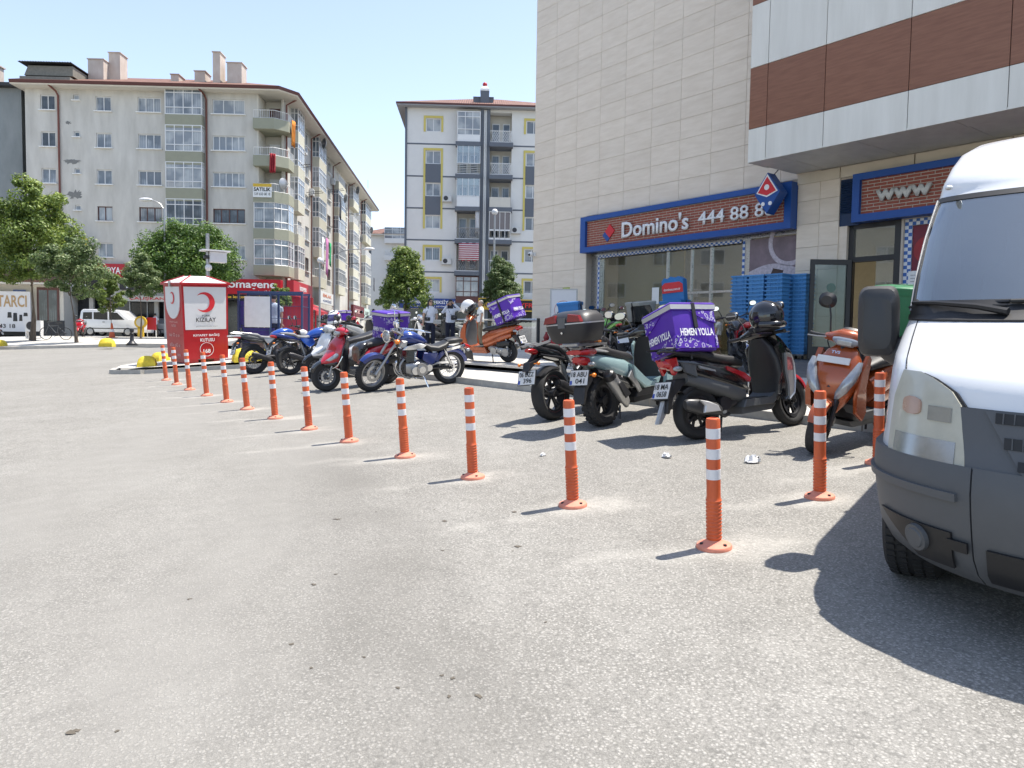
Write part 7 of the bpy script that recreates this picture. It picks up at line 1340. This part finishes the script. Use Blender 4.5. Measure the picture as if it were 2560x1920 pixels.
# ================================================================== white panel van, nose towards the camera
VL = [(.24,-.10,.86,.70,1.9),(.32,-.03,.935,.70,1.9),(.50,0,.96,.70,1.9),(.62,0,.97,.70,1.9),(.70,-.02,.97,.70,1.9),(.80,-.07,.965,.70,1.9),(.95,-.12,.96,.70,1.9),(1.06,-.17,.955,.70,1.9),(1.12,-.28,.955,.66,1.92),(1.2,-.52,.953,.6,1.96),(1.28,-.80,.947,.5,2.05),(1.32,-.88,.942,.42,2.1),(1.5,-1.09,.938,.34,2.2),(1.7,-1.32,.932,.34,2.2),(1.9,-1.55,.91,.34,2.2),(1.98,-1.64,.9,.34,2.2),(2.03,-1.7,.885,.26,2.5),(2.14,-1.82,.855,.26,2.5),(2.23,-1.95,.82,.28,2.5),(2.30,-2.15,.76,.3,2.5),(2.35,-2.6,.66,.3,2.5),(2.37,-3.0,.54,.3,2.5)]
VLA = np.array(VL)
def VP(z, u):
    x0, hw, cl, n = [float(np.interp(z, VLA[:, 0], VLA[:, k])) for k in range(1, 5)]; a = min(abs(u), 1)*math.pi/2
    y = hw*math.sin(a)**(2/n); x = x0-cl*(1-max(0, math.cos(a))**(2/n))
    if abs(u) > 1: x -= (abs(u)-1)*2
    return Vector((x, math.copysign(y, u), z))
def VN(z, u):
    e = .012; a = VP(z, u+e)-VP(z, u-e); b = VP(min(z+e, 2.36), u)-VP(z-e, u); n = a.cross(b).normalized()
    if n.dot(VP(z, u)-Vector((-2.2, 0, 1.2))) < 0: n = -n
    return n
def patch(nm, m, par, zs, ul, ur, off=.012, thick=.02, nu=14):
    # shell lying on the van skin between the curves ul(z) and ur(z)
    mb = MB(); nz = len(zs); O, I = [], []
    for z in zs:
        a, b = ul(z), ur(z)
        for i in range(nu+1): u = a+(b-a)*i/nu; p, n = VP(z, u), VN(z, u); O.append(p+n*off); I.append(p+n*(off-thick))
    w = nu+1; N = len(O); mb.v = [tuple(p) for p in O+I]
    for j in range(nz-1):
        for i in range(nu): a = j*w+i; mb.f.append((a, a+1, a+1+w, a+w)); mb.f.append((N+a, N+a+w, N+a+1+w, N+a+1))
    for i in range(nu): mb.f.append((i, N+i, N+i+1, i+1)); a = (nz-1)*w+i; mb.f.append((a, a+1, N+a+1, N+a))
    for j in range(nz-1): a = j*w; mb.f.append((a, a+w, N+a+w, N+a)); a = j*w+nu; mb.f.append((a, N+a, N+a+w, a+w))
    return put(nm, mb, m, par, sharp=50)
VW = mat('van_white', (.74,.75,.76), .22, var=.03, vs=2, coat=.5); VG = mat('van_grey_plastic', (.085,.09,.097), .55, var=.12, vs=5, bump=.06, bs=350); VD = mat('van_black_trim', (.012,.012,.013), .5, var=.1)
VMIR = mat('mirror_black', (.032,.033,.035), .5, var=.1, bump=.05, bs=300)
van = empty('panel_van', (0, 0, 0), 0, 'white panel van with grey bumper parked nose-out at the right edge', 'van')
zs_ = [VL[0][0]]
for a, b in zip(VL, VL[1:]): zs_ += [a[0]+(b[0]-a[0])*k/2 for k in (1, 2)]
us = [-1.0+2*k/36 for k in range(37)]
mb = MB(); n = len(us)+6
for z in zs_:
    for u in us: mb.v.append(tuple(VP(z, u)))
    hw = VP(z, 1)[1]
    for x, y in ((-3.3, hw), (-4.9, hw), (-5.3, hw*.8), (-5.3, -hw*.8), (-4.9, -hw), (-3.3, -hw)): mb.v.append((x, y, z))
for j in range(len(zs_)-1):
    zc = (zs_[j]+zs_[j+1])/2
    for i in range(n):
        i2 = (i+1) % n
        if i < len(us)-1 and 1.33 < zc < 1.93 and abs((us[i]+us[i+1])/2) < .86: continue
        mb.f.append((j*n+i, j*n+i2, (j+1)*n+i2, (j+1)*n+i))
mb.f.append(tuple((len(zs_)-1)*n+i for i in range(n)))
put('body', mb, VW, van, sharp=55)
L_ = lambda a, b, k: [a+(b-a)*i/k for i in range(k+1)]
# bumper in three pieces
def bl(z): return .03*max(0, .3-z)
bp = put('bumper_core', MB().bx(-.6, -.2, -.6, .6, .3, .6), VD, van)
zb = [.25, .27, .3, .36, .45, .55, .62, .66, .69, .715]
def off_piece(nm, u0, u1):
    o = patch(nm, VG, van, zb, lambda z: u0, lambda z: u1, .03, .05, 20); return o
off_piece('bumper_corner', -1.16, -.385); off_piece('bumper_corner', .385, 1.16); off_piece('bumper_centre', -.38, .38)
patch('bumper_ridge', VG, van, [.585, .6, .615], lambda z: -1.1, lambda z: -.42, .046, .02, 24)
for s in (-1, 1):
    fg = patch('fog_recess', VD, van, L_(.315, .455, 6), lambda z: s*(.56+.22*(z-.3)/.16) if s < 0 else .44, lambda z: -.44 if s < 0 else s*(.56+.22*(z-.3)/.16), .043, .01)
    c = VP(.39, s*.56); nn = VN(.39, s*.56); fl = put('fog_light', MB().cyl(c+nn*.03, c+nn*.06, .062, .058, n=24).cyl(c+nn*.06, c+nn*.066, .045, .04, n=20), VG, van)
    patch('tow_cover', VD, van, L_(.385, .43, 3), lambda z: s*.45 if s < 0 else .385, lambda z: -.39 if s < 0 else .45, .05, .01)
patch('lower_grille', VD, van, L_(.3, .42, 5), lambda z: -.34, lambda z: .34, .045, .012)
# grille panel and slots
patch('grille_panel', VG, van, L_(.71, .945, 8), lambda z: -.405-.03*(z-.71)/.235, lambda z: .405+.03*(z-.71)/.235, .022, .03, 20)
patch('grille_surround', VG, van, L_(.715, .94, 6), lambda z: -.36+.1*(1-(z-.715)/.225), lambda z: .36-.1*(1-(z-.715)/.225), .034, .015, 20)
for z0, z1, u in ((.895, .935, .33), (.80, .845, .305), (.725, .76, .27)):
    g = patch('grille_slot', VD, van, [z0, (z0+z1)/2, z1], lambda z: -u, lambda z: u, .038, .006, 18); gm = MB()
    for k in range(24): t = -u+.02+(2*u-.04)*k/23; a, b = VP(z0, t)+VN(z0, t)*.04, VP(z1, t)+VN(z1, t)*.04; gm.tube([a, b], .0025, 4)
    put('grille_mesh', gm, VG, g)
# headlights
HLG = mat('hazy_headlight', (.46,.45,.38), .22, var=.12, vs=9, coat=.5); HLI = mat('headlight_reflector', (.42,.42,.4), .15, metal=.7, var=.14, vs=18)
zh = [.672, .69, .75, .82, .89, .95, 1.0, 1.03, 1.05, 1.062]
def ui(z): return float(np.interp(z, [.672, .71, .95, 1.01, 1.05, 1.062], [-.405, -.405, -.435, -.475, -.55, -.6]))
def uo(z): return float(np.interp(z, [.672, .8, .95, 1.062], [-.74, -.75, -.74, -.70]))
for s in (-1, 1):
    A_ = (lambda z: uo(z)) if s < 0 else (lambda z: -ui(z)); B_ = (lambda z: ui(z)) if s < 0 else (lambda z: -uo(z))
    patch('headlight_gasket', VD, van, zh, lambda z: A_(z)-.012, lambda z: B_(z)+.012, .012, .02, 16); h = patch('headlight', HLG, van, zh, A_, B_, .022, .02, 16)
    patch('reflector', HLI, h, L_(.70, .80, 5), lambda z: s*.7 if s < 0 else .44, lambda z: -.44 if s < 0 else .7, .026, .006)
    patch('indicator', mat('faded_amber', (.42,.27,.2), .25, var=.15, coat=.4), h, L_(.886, .959, 9), lambda z: s*.62-.045*math.sqrt(max(.02, 1-((z-.9225)/.0375)**4)), lambda z: s*.62+.045*math.sqrt(max(.02, 1-((z-.9225)/.0375)**4)), .03, .01, 8); patch('side_lamp', HLI, h, L_(.875, .935, 4), lambda z: s*.545 if s < 0 else .46, lambda z: -.46 if s < 0 else .545, .026, .006, 8)
# hood seams, badge, windscreen
patch('bonnet_seam', VD, van, L_(1.07, 1.29, 10), lambda z: -.72-.05*(z-1.07)/.22, lambda z: -.712-.05*(z-1.07)/.22, .0025, .004, 1)
patch('bonnet_edge', VD, van, [.944, .949], lambda z: -.43, lambda z: .43, .004, .006, 18)
bdg = patch('badge', VG, van, L_(1.1, 1.165, 4), lambda z: -.17, lambda z: .17, .012, .02, 10); patch('badge_oval', SILV, bdg, L_(1.11, 1.155, 3), lambda z: -.13, lambda z: .13, .016, .01, 8)
def hazed_glass():  # bluish diffuse layer stands in for sky reflection and haze on the glass
    m = glassy('van_glass', (.5,.58,.6), 2.8); nt = m.node_tree; N, L = nt.nodes, nt.links; o = N['Material Output']; src = o.inputs[0].links[0].from_socket
    d = N.new('ShaderNodeBsdfDiffuse'); d.inputs[0].default_value = (.3,.34,.36, 1); mx = N.new('ShaderNodeMixShader'); tc = N.new('ShaderNodeTexCoord'); nz = N.new('ShaderNodeTexNoise'); nz.inputs['Scale'].default_value = 2; L.new(tc.outputs['Object'], nz.inputs[0])
    mr = N.new('ShaderNodeMapRange'); mr.inputs['To Min'].default_value = .05; mr.inputs['To Max'].default_value = .16; L.new(nz.outputs['Fac'], mr.inputs['Value']); L.new(mr.outputs[0], mx.inputs[0]); L.new(src, mx.inputs[1]); L.new(d.outputs[0], mx.inputs[2]); L.new(mx.outputs[0], o.inputs[0]); return m
patch('windscreen', hazed_glass(), van, L_(1.335, 1.935, 10), lambda z: -.88, lambda z: .88, .004, .004, 26)
patch('windscreen_border', VD, van, [1.30, 1.33, 1.37], lambda z: -.89, lambda z: .89, .008, .01, 26); patch('windscreen_border', VD, van, [1.92, 1.935, 1.95], lambda z: -.89, lambda z: .89, .008, .01, 26)
for s in (-1, 1): patch('windscreen_border', VD, van, L_(1.35, 1.93, 8), lambda z: -.885 if s < 0 else .845, lambda z: -.845 if s < 0 else .885, .008, .01, 4); patch('windscreen_trim', SILV, van, L_(1.32, 1.94, 8), lambda z: s*.89-.006, lambda z: s*.89+.006, .014, .012, 2); patch('side_window', VD, van, L_(1.31, 1.93, 8), lambda z: -1.42 if s < 0 else .9, lambda z: -.9 if s < 0 else 1.42, .006, .01, 10)
put('dashboard', MB().loft('y', [(-.8, -1.6, 1.24, .2, .1, 3), (-.5, -1.42, 1.24, .34, .1, 3), (.5, -1.42, 1.24, .34, .1, 3), (.8, -1.6, 1.24, .2, .1, 3)], 20), mat('dash_grey', (.2,.205,.2), .6, var=.08), van)
for s in (-1, 1): put('pillar_trim', MB().rings([[VP(z, s*(.83-.05*q))+Vector((-.05-.06*q, -s*.02, 0)) for q in (0, 1)]+[VP(z, s*(.83-.05*q))+Vector((-.09-.06*q, -s*.03, 0)) for q in (1, 0)] for z in L_(1.3, 1.95, 8)]), mat('trim_pale', (.4,.41,.4), .6), van); put('front_seat', MB().loft('z', [(1.0, -2.1, s*.45, .1, .25, 3), (1.5, -2.2, s*.45, .09, .24, 3), (1.6, -2.22, s*.45, .06, .13, 3), (1.8, -2.24, s*.45, .05, .12, 3)], 16), mat('cabin_dark', (.025,.027,.03), .8), van)
put('cabin_wall', MB().bx(-2.75, -2.7, -.86, .86, .5, 2.2).bx(-2.7, -1.4, -.86, .86, .5, .55), mat('cabin_dark'), van); put('steering_wheel', MB().lathe([(.19, -.012), (.205, 0), (.19, .012), (.175, 0)], (0, 0, 0), 'z', 26, closed=True).move(Matrix.Translation((-1.62, .42, 1.28)) @ Matrix.Rotation(R(-60), 4, 'Y')), BLACK, van)
w_ = MB()
for u0, u1, z1 in ((-.62, -.12, 1.36), (-.1, .5, 1.36)): w_.tube([VP(1.3, u0+.3)+VN(1.3, u0)*.03, VP(1.32, u0+.2)+VN(1.32, u0)*.04, VP(1.345, u0)+VN(1.345, u0)*.03, VP(1.35, u0-.22)+VN(1.35, u0)*.022], [.018, .016, .012, .01], 7).tube([VP(1.335, u0-.28)+VN(1.335, u0-.28)*.015, VP(1.355, u0+.3)+VN(1.355, u0)*.016], .009, 6)
put('wiper', w_, VD, van); patch('cowl', VD, van, [1.272, 1.285, 1.3], lambda z: -.9, lambda z: .9, .012, .02, 24)
for s in (-1, 1):
    m_ = put('wing_mirror', MB().loft('x', [(-1.33, s*1.1, 1.26, .095, .18, 5), (-1.25, s*1.1, 1.265, .105, .195, 5), (-1.17, s*1.09, 1.265, .095, .18, 4.5), (-1.14, s*1.085, 1.26, .07, .14, 4)], 28), VMIR, van); put('mirror_glass', MB().loft('x', [(-1.337, s*1.1, 1.26, .085, .165, 5), (-1.33, s*1.1, 1.26, .085, .165, 5)], 20), MIRROR, m_)
    put('mirror_arm', MB().tube([(-1.24, s*1.06, 1.12), (-1.25, s*1.0, 1.09), (-1.32, s*.92, 1.14)], [.055, .06, .075], 12, 1), VMIR, m_)
    wl_ = put('wheel', MB().lathe([(.19, -.1), (.19, .1), (.12, .08), (.05, .06), (.05, -.06), (.12, -.08)], (-.9, s*.83, .335), 'y', 28, closed=True), ALU, van)
    T = MB().lathe([(.19, -.105), (.25, -.12), (.31, -.118), (.33, -.1), (.336, -.06), (.336, .06), (.33, .1), (.31, .118), (.25, .12), (.19, .105)], (-.9, s*.83, .335), 'y', 44, closed=True)
    for k in range(52):
        a = 2*math.pi*k/52
        for yy in (-.08, -.03, .03, .08): T.box((-.9+.337*math.cos(a), s*.83+yy, .335+.337*math.sin(a)), (.012, .038, .026), Euler((0, -a, .15*(1 if yy > 0 else -1))))
    put('tyre', T, RUBBER, wl_); wl2 = put('wheel', MB().lathe([(.19, -.1), (.19, .1), (.12, .08), (.12, -.08)], (-4.2, s*.83, .335), 'y', 24, closed=True), ALU, van); put('tyre', MB().lathe([(.19, -.105), (.31, -.118), (.336, -.06), (.336, .06), (.31, .118), (.19, .105)], (-4.2, s*.83, .335), 'y', 32, closed=True), RUBBER, wl2)
put('floor_pan', MB().bx(-5.1, -.62, -.93, .93, .66, .7), VD, van); put('underbody', MB().bx(-5.1, -.45, -.6, .6, .26, .5), VD, van); put('roof_drip', MB().ball((-1.74, -.83, 2.0), (.04, .02, .015)), VW, van)
place(van, 2.24, 2.62, -math.sin(R(36)), -math.cos(R(36)), 0)
# ================================================================== cars of the far street
def car(name, label, x, y, hx, hy, prof, wins, W, paint, L, r=.31, wb=(.75, 3.3), extra=None):
    t = empty(name, (0, 0, 0), 0, label, 'car', 'cars across the street'); put('body', MB().slab(prof, -W/2, W/2, .07), paint, t)
    gl = mat('car_glass', (.015,.018,.02), .06, var=.1, coat=.5)
    for w in wins: put('side_window', MB().slab(w, -W/2-.006, -W/2+.02, .01), gl, t), put('side_window', MB().slab(w, W/2-.02, W/2+.006, .01), gl, t)
    for wx in wb:
        for s in (-1, 1):
            o = put('wheel', MB().lathe([(.2, 0), (.2, .12), (.06, .14), (0, .14)], (wx, s*(W/2-.2) if s > 0 else -W/2+.2-.0, r), 'y', 20) if s > 0 else MB().lathe([(.2, 0), (.2, -.14), (.06, -.16), (0, -.16)], (wx, -W/2+.13, r), 'y', 20), ALU, t); put('tyre', MB().lathe([(.2, -.1), (r-.03, -.11), (r, -.07), (r, .07), (r-.03, .11), (.2, .1)], (wx, s*(W/2-.1), r), 'y', 24, closed=True), RUBBER, o)
    put('lower_trim', MB().bx(.3, L-.3, -W/2-.015, W/2+.015, .5, .56), BLACK, t); 
    for s in (-1, 1): put('headlight', MB().ball((L-.22, s*(W/2-.2), .78), (.16, .14, .09)), CLEAR, t); put('tail_light', MB().bx(-.01, .06, s*(W/2-.12)-.07, s*(W/2-.12)+.07, .8, 1.2), REDLENS, t); put('door_handle', MB().bx(1.6, 1.75, s*(W/2+.01)-.012, s*(W/2+.01)+.012, .95, .99), BLACK, t)
    place(t, x, y, hx, hy, 0, 'w', z=gz(x, y)+(.13 if y > 40 else 0)); return t
MPV = [(.05, .3), (.02, .7), (.06, 1.3), (.14, 1.72), (.3, 1.84), (2.3, 1.86), (2.75, 1.78), (3.4, 1.2), (4.1, 1.06), (4.32, .9), (4.38, .5), (4.3, .28), (3.7, .26), (3.3, .3), (2.9, .26), (1.1, .26), (.75, .3), (.4, .26)]
car('car', 'white high-roofed family car beside the traffic cone', -30.0, 53.5, 1, .04, MPV, [[(.25, 1.15), (.3, 1.62), (.9, 1.64), (.9, 1.15)], [(1.0, 1.15), (1.0, 1.64), (1.95, 1.66), (1.95, 1.12)], [(2.05, 1.12), (2.05, 1.66), (2.6, 1.62), (3.1, 1.14)]], 1.8, GLWHT, 4.38)
SED = [(.05, .35), (.02, .75), (.1, .95), (.7, 1.0), (1.2, 1.38), (2.5, 1.42), (3.2, 1.0), (4.1, .88), (4.35, .7), (4.38, .4), (4.2, .25), (.4, .25)]
SW = [[(1.0, 1.0), (1.3, 1.32), (1.85, 1.36), (1.85, .98)], [(1.95, .98), (1.95, 1.36), (2.45, 1.34), (2.95, .98)]]
car('car', 'dark grey saloon car behind the walking man', -26.5, 59.5, -1, 0, SED, SW, 1.75, mat('dark_car_paint', (.03,.035,.04), .25, coat=.7), 4.38); car('car', 'silver-grey saloon half hidden behind the white car', -25.2, 56.6, -1, .1, SED, SW, 1.75, SILV, 4.38)
car('white_van', 'white van rear just visible at the far left edge of the road', -23.6, 33.6, -.98, .2, MPV, [[(.25, 1.15), (.3, 1.62), (.9, 1.64), (.9, 1.15)]], 1.85, GLWHT, 4.38)
# ================================================================== people
def remesh(mb, vox=.012, sm=2):
    me = mb.mesh('tmp'); o = bpy.data.objects.new('tmp', me); COL.objects.link(o); m = o.modifiers.new('r', 'REMESH'); m.mode = 'VOXEL'; m.voxel_size = vox; m.use_smooth_shade = True
    s = o.modifiers.new('s', 'SMOOTH'); s.iterations = sm; s.factor = .5
    bpy.context.view_layer.update(); me2 = bpy.data.meshes.new_from_object(o.evaluated_get(bpy.context.evaluated_depsgraph_get())); bpy.data.objects.remove(o); return me2
SKIN = mat('skin', (.5,.3,.21), .5, var=.06); HAIR = mat('dark_hair', (.018,.012,.01), .45, var=.3, vs=20); TSH = mat('white_tshirt', (.68,.69,.74), .85, var=.05, vs=10, bump=.15, bs=25); NAVYC = mat('navy_trousers', (.012,.014,.03), .85, var=.1, bump=.1, bs=30); BSKIN = mat('black_scarf', (.014,.013,.02), .7, var=.15)
def hand(mb, w, d, curl=.5):
    w, d = Vector(w), Vector(d).normalized(); a, b = basis(d); mb.tube([w, w+d*.045, w+d*.085], [.024, .034, .028], 8)
    for k in range(4): o = w+d*.075+a*(-.024+.016*k); L = (.052, .062, .058, .045)[k]; mb.tube([o, o+d*L*.55+b*.006, o+d*L*.85+b*(.012+.03*curl)], [.009, .0085, .007], 6)
    o = w+d*.03+a*.03; mb.tube([o, o+a*.028+d*.025, o+a*.032+d*.055+b*.012], [.011, .01, .008], 6)
def person(label, x, y, z, rz, hgt=1.64, arms=None, shirt=TSH, legs=NAVYC, shoes=None, stride=.0, slim=1., sleeve='short', hair='long', sun=True, group='people on the plaza', head_turn=0):
    k = hgt/1.64; t = empty('person', (x, y, z), rz, label, 'person', group); t.scale = (k, k, k); b = MB()      # facing +x
    hip = .86; sh = 1.36; feet = [(.0+stride, .1, .0), (-stride, -.1, 0)]
    b.loft('z', [(.84, 0, 0, .085, .125*slim, 2.3), (.93, 0, 0, .095, .15*slim, 2.3), (1.05, 0, 0, .085, .125*slim, 2.3), (1.2, .01, 0, .1, .145*slim, 2.4), (1.32, 0, 0, .095, .165*slim, 2.4), (1.4, -.005, 0, .07, .11*slim, 2.3), (1.44, 0, 0, .05, .055, 2)], 22).tube([(-.005, 0, 1.4), (.005, 0, 1.5)], [.052, .047], 10)
    HD = Matrix.Translation((.01, 0, 1.56)) @ Matrix.Rotation(R(head_turn), 4, 'Z'); hd = MB().ball((0, 0, .0), (.095, .075, .115), 20, 14).ball((.02, 0, -.05), (.07, .058, .065)).loft('z', [(-.035, .1, 0, .012, .016), (-.02, .102, 0, .013, .015), (.02, .092, 0, .008, .009)], 8).ball((0, .077, -.01), (.018, .01, .028)).ball((0, -.077, -.01), (.018, .01, .028)).ball((.088, 0, -.065), (.012, .024, .008)); hd.move(HD); q = len(b.v); b.v += hd.v; b.f += [tuple(q+i for i in f) for f in hd.f]
    arms = arms or [((.02, .22, 1.1), (.07, .23, .86)), ((.02, -.22, 1.1), (.07, -.23, .86))]
    SHd = [Vector((0, .165*slim, 1.355)), Vector((0, -.165*slim, 1.355))]
    for s, (e, w) in zip(SHd, arms): b.tube([s*.98, e, w], [.05, .038, .026], 10); hand(b, w, Vector(w)-Vector(e))
    for f, s in zip(feet, (1, -1)): kn = ((f[0])*.5+.03, f[1]*.95, .47); b.tube([(0, s*.085, .88), kn, (f[0]-.02, f[1], .09)], [.088, .058, .04], 10).tube([(f[0]-.05, f[1], .045), (f[0]+.06, f[1], .04), (f[0]+.16, f[1]+s*.015, .03)], [.042, .042, .03], 8)
    put('body', remesh(b, .011), SKIN, t)
    c = MB().loft('z', [(.86, .005, 0, .12, .165*slim, 2.4), (.95, .005, 0, .118, .168*slim, 2.4), (1.08, .005, 0, .108, .148*slim, 2.4), (1.2, .012, 0, .12, .16*slim, 2.4), (1.32, .0, 0, .11, .178*slim, 2.4), (1.4, -.005, 0, .08, .13*slim, 2.3), (1.435, 0, 0, .062, .075, 2)], 24)
    for s, (e, w) in zip(SHd, arms):
        e, w = Vector(e), Vector(w); c.tube([s*.97, s*.4+e*.6, e] if sleeve == 'long' else [s*.97, s*.6+e*.4, s*.35+e*.65], [.068, .062, .06] if sleeve == 'short' else [.066, .056, .05], 10)
        if sleeve == 'long': c.tube([e, w], [.05, .036], 10)
    put('shirt', remesh(c, .013), shirt, t)
    l = MB().loft('z', [(.78, 0, 0, .1, .145*slim, 2.3), (.88, 0, 0, .108, .155*slim, 2.3), (.96, 0, 0, .1, .145*slim, 2.3)], 20)
    for f, s in zip(feet, (1, -1)): kn = (f[0]*.5+.035, f[1]*.95, .47); l.tube([(0, s*.085, .88), kn, (f[0]-.02, f[1], .07)], [.1, .076, .07], 12)
    put('trousers', remesh(l, .013), legs, t)
    for f, s in zip(feet, (1, -1)): put('shoe', MB().loft('x', [(f[0]-.1, f[1], .045, .036, .045, 2.6), (f[0]-.03, f[1], .05, .045, .05, 2.6), (f[0]+.09, f[1]+s*.01, .035, .047, .035, 2.6), (f[0]+.175, f[1]+s*.015, .025, .03, .022, 2.4)], 14), shoes or WHITE, t)
    if hair == 'long': h = MB().ball((-.015, 0, .03), (.098, .085, .105), 18, 12).loft('z', [(-.3, -.075, 0, .03, .06), (-.12, -.07, 0, .05, .09), (.02, -.045, 0, .06, .09)], 14).tube([(.01, .085, .0), (.03, .1, -.15), (.06, .1, -.3)], [.02, .022, .012], 8).tube([(.01, -.085, .0), (.03, -.1, -.15), (.06, -.1, -.3)], [.02, .022, .012], 8)
    elif hair == 'scarf': h = MB().ball((-.012, 0, .015), (.105, .092, .122), 18, 12).loft('z', [(-.2, .0, 0, .1, .13), (-.13, .0, 0, .085, .095), (-.05, -.02, 0, .075, .085)], 18)
    elif hair == 'grey': h = MB().ball((-.022, 0, .03), (.088, .08, .095), 16, 10)
    else: h = MB().ball((-.015, 0, .03), (.096, .082, .098), 16, 10)
    put('scarf' if hair == 'scarf' else 'hair', remesh(h.move(HD), .01, 1), BSKIN if hair == 'scarf' else (mat('grey_hair', (.25,.23,.21), .6) if hair == 'grey' else HAIR), t)
    if hair == 'scarf': put('face', remesh(MB().ball((.035, 0, -.01), (.072, .058, .088), 16, 12).loft('z', [(-.035, .11, 0, .012, .014), (.02, .1, 0, .008, .009)], 8).move(HD), .007, 1), SKIN, t)
    if sun: put('sunglasses', MB().loft('x', [(.088, .034, .012, .026, .02, 2.6), (.1, .034, .012, .024, .018, 2.6)], 12).loft('x', [(.088, -.034, .012, .026, .02, 2.6), (.1, -.034, .012, .024, .018, 2.6)], 12).tube([(.1, .02, .016), (.103, 0, .018), (.1, -.02, .016)], .004, 5).tube([(.09, .06, .016), (.0, .08, .014)], .004, 5).tube([(.09, -.06, .016), (0, -.08, .014)], .004, 5).move(HD), GLBLK, t)
    else: put('eye', MB().ball((.088, .03, .012), .011, 8, 6).move(HD), GLBLK, t), put('eye', MB().ball((.088, -.03, .012), .011, 8, 6).move(HD), GLBLK, t)
    return t
def bag(nm, label, par, c, d, m, strap=None):
    t = empty(nm, (0, 0, 0), 0, label, 'bag', 'bags carried by the women'); t.matrix_world = par.matrix_world; put('pouch', MB().loft('y', [(c[1]-d[1], c[0], c[2], d[0]*.7, d[2]*.8, 3.5), (c[1]-d[1]*.8, c[0], c[2], d[0], d[2], 3.5), (c[1]+d[1]*.8, c[0], c[2], d[0], d[2], 3.5), (c[1]+d[1], c[0], c[2], d[0]*.7, d[2]*.8, 3.5)], 18), m, t)
    put('flap', MB().loft('y', [(c[1]-d[1]*.85, c[0]+d[0]*.6, c[2]+d[2]*.5, d[0]*.6, d[2]*.5, 3), (c[1]+d[1]*.85, c[0]+d[0]*.6, c[2]+d[2]*.5, d[0]*.6, d[2]*.5, 3)], 12), m, t); put('clasp', MB().ball((c[0]+d[0]*1.15, c[1], c[2]+.01), .012), CHROME, t)
    if strap: put('strap', MB().tube(strap, .009, 6, 1), m, t)
wx, wy = -2.791, 25.72; face_cam = math.atan2(-wy, -wx)
W1 = person('woman with long dark hair, white t-shirt and blue lanyard', wx, wy, pz(wx, wy), face_cam+.15, 1.63, [((-.02, .23, 1.1), (.06, .2, .88)), ((.0, -.23, 1.1), (.05, -.25, .87))], hair='long', head_turn=15)
put('lanyard', MB().tube([(.04, .06, 1.44), (.125, .02, 1.2), (.04, -.06, 1.44)], .008, 6, 1), mat('blue_lanyard', (.05,.2,.55), .6), W1); bpy.context.view_layer.update()
bag('handbag', 'small black bag at the hip of the woman with the lanyard', W1, (.13, -.12, .99), (.035, .09, .06), BLACK, [(.1, -.18, 1.03), (.1, -.12, 1.3), (0, .06, 1.46), (-.1, .12, 1.2)]); bag('tote_bag', 'cream shoulder bag carried by the woman with the lanyard', W1, (.12, .22, .9), (.05, .13, .075), mat('cream_leather', (.5,.47,.42), .6), [(.1, .12, .95), (.1, .2, 1.2), (0, .19, 1.4)])
wx, wy = -2.219, 26.98
W2 = person('woman in black headscarf and white long-sleeved top touching her head', wx, wy, pz(wx, wy), math.atan2(-wy, -wx)-.05, 1.64, [((.04, .33, 1.33), (.08, .13, 1.53)), ((.05, -.28, 1.2), (.1, -.12, 1.46))], sleeve='long', hair='scarf', head_turn=-5); bpy.context.view_layer.update()
bag('crossbody_bag', 'black crossbody bag worn by the woman in the headscarf', W2, (.14, .14, 1.05), (.04, .11, .08), BLACK, [(.12, .06, 1.1), (.12, -.06, 1.3), (0, -.1, 1.44), (-.1, .02, 1.2)])
person('man with grey hair and white polo shirt behind the plaza scooter', -1.23, 28.9, pz(-1.23, 28.9), R(200), 1.68, None, WHITE, mat('khaki_trousers', (.22,.17,.11), .85), BLACK, hair='grey', sun=False)
person('man in pale blue shirt seen from behind inside the wire cage', -6.72, 21.4, gz(-6.7, 21.4)+.15, R(115), 1.66, None, mat('pale_blue_shirt', (.4,.48,.6), .85, var=.1), NAVYC, BLACK, hair='short', sun=False, slim=1.15)
person('man in white shirt and khaki trousers walking on the far pavement', -26.2, 55.8, gz(-26.2, 55.8)+.13, R(120), 1.68, None, TSH, mat('khaki_trousers'), BLACK, stride=.2, hair='short', sun=False, group='people across the street')
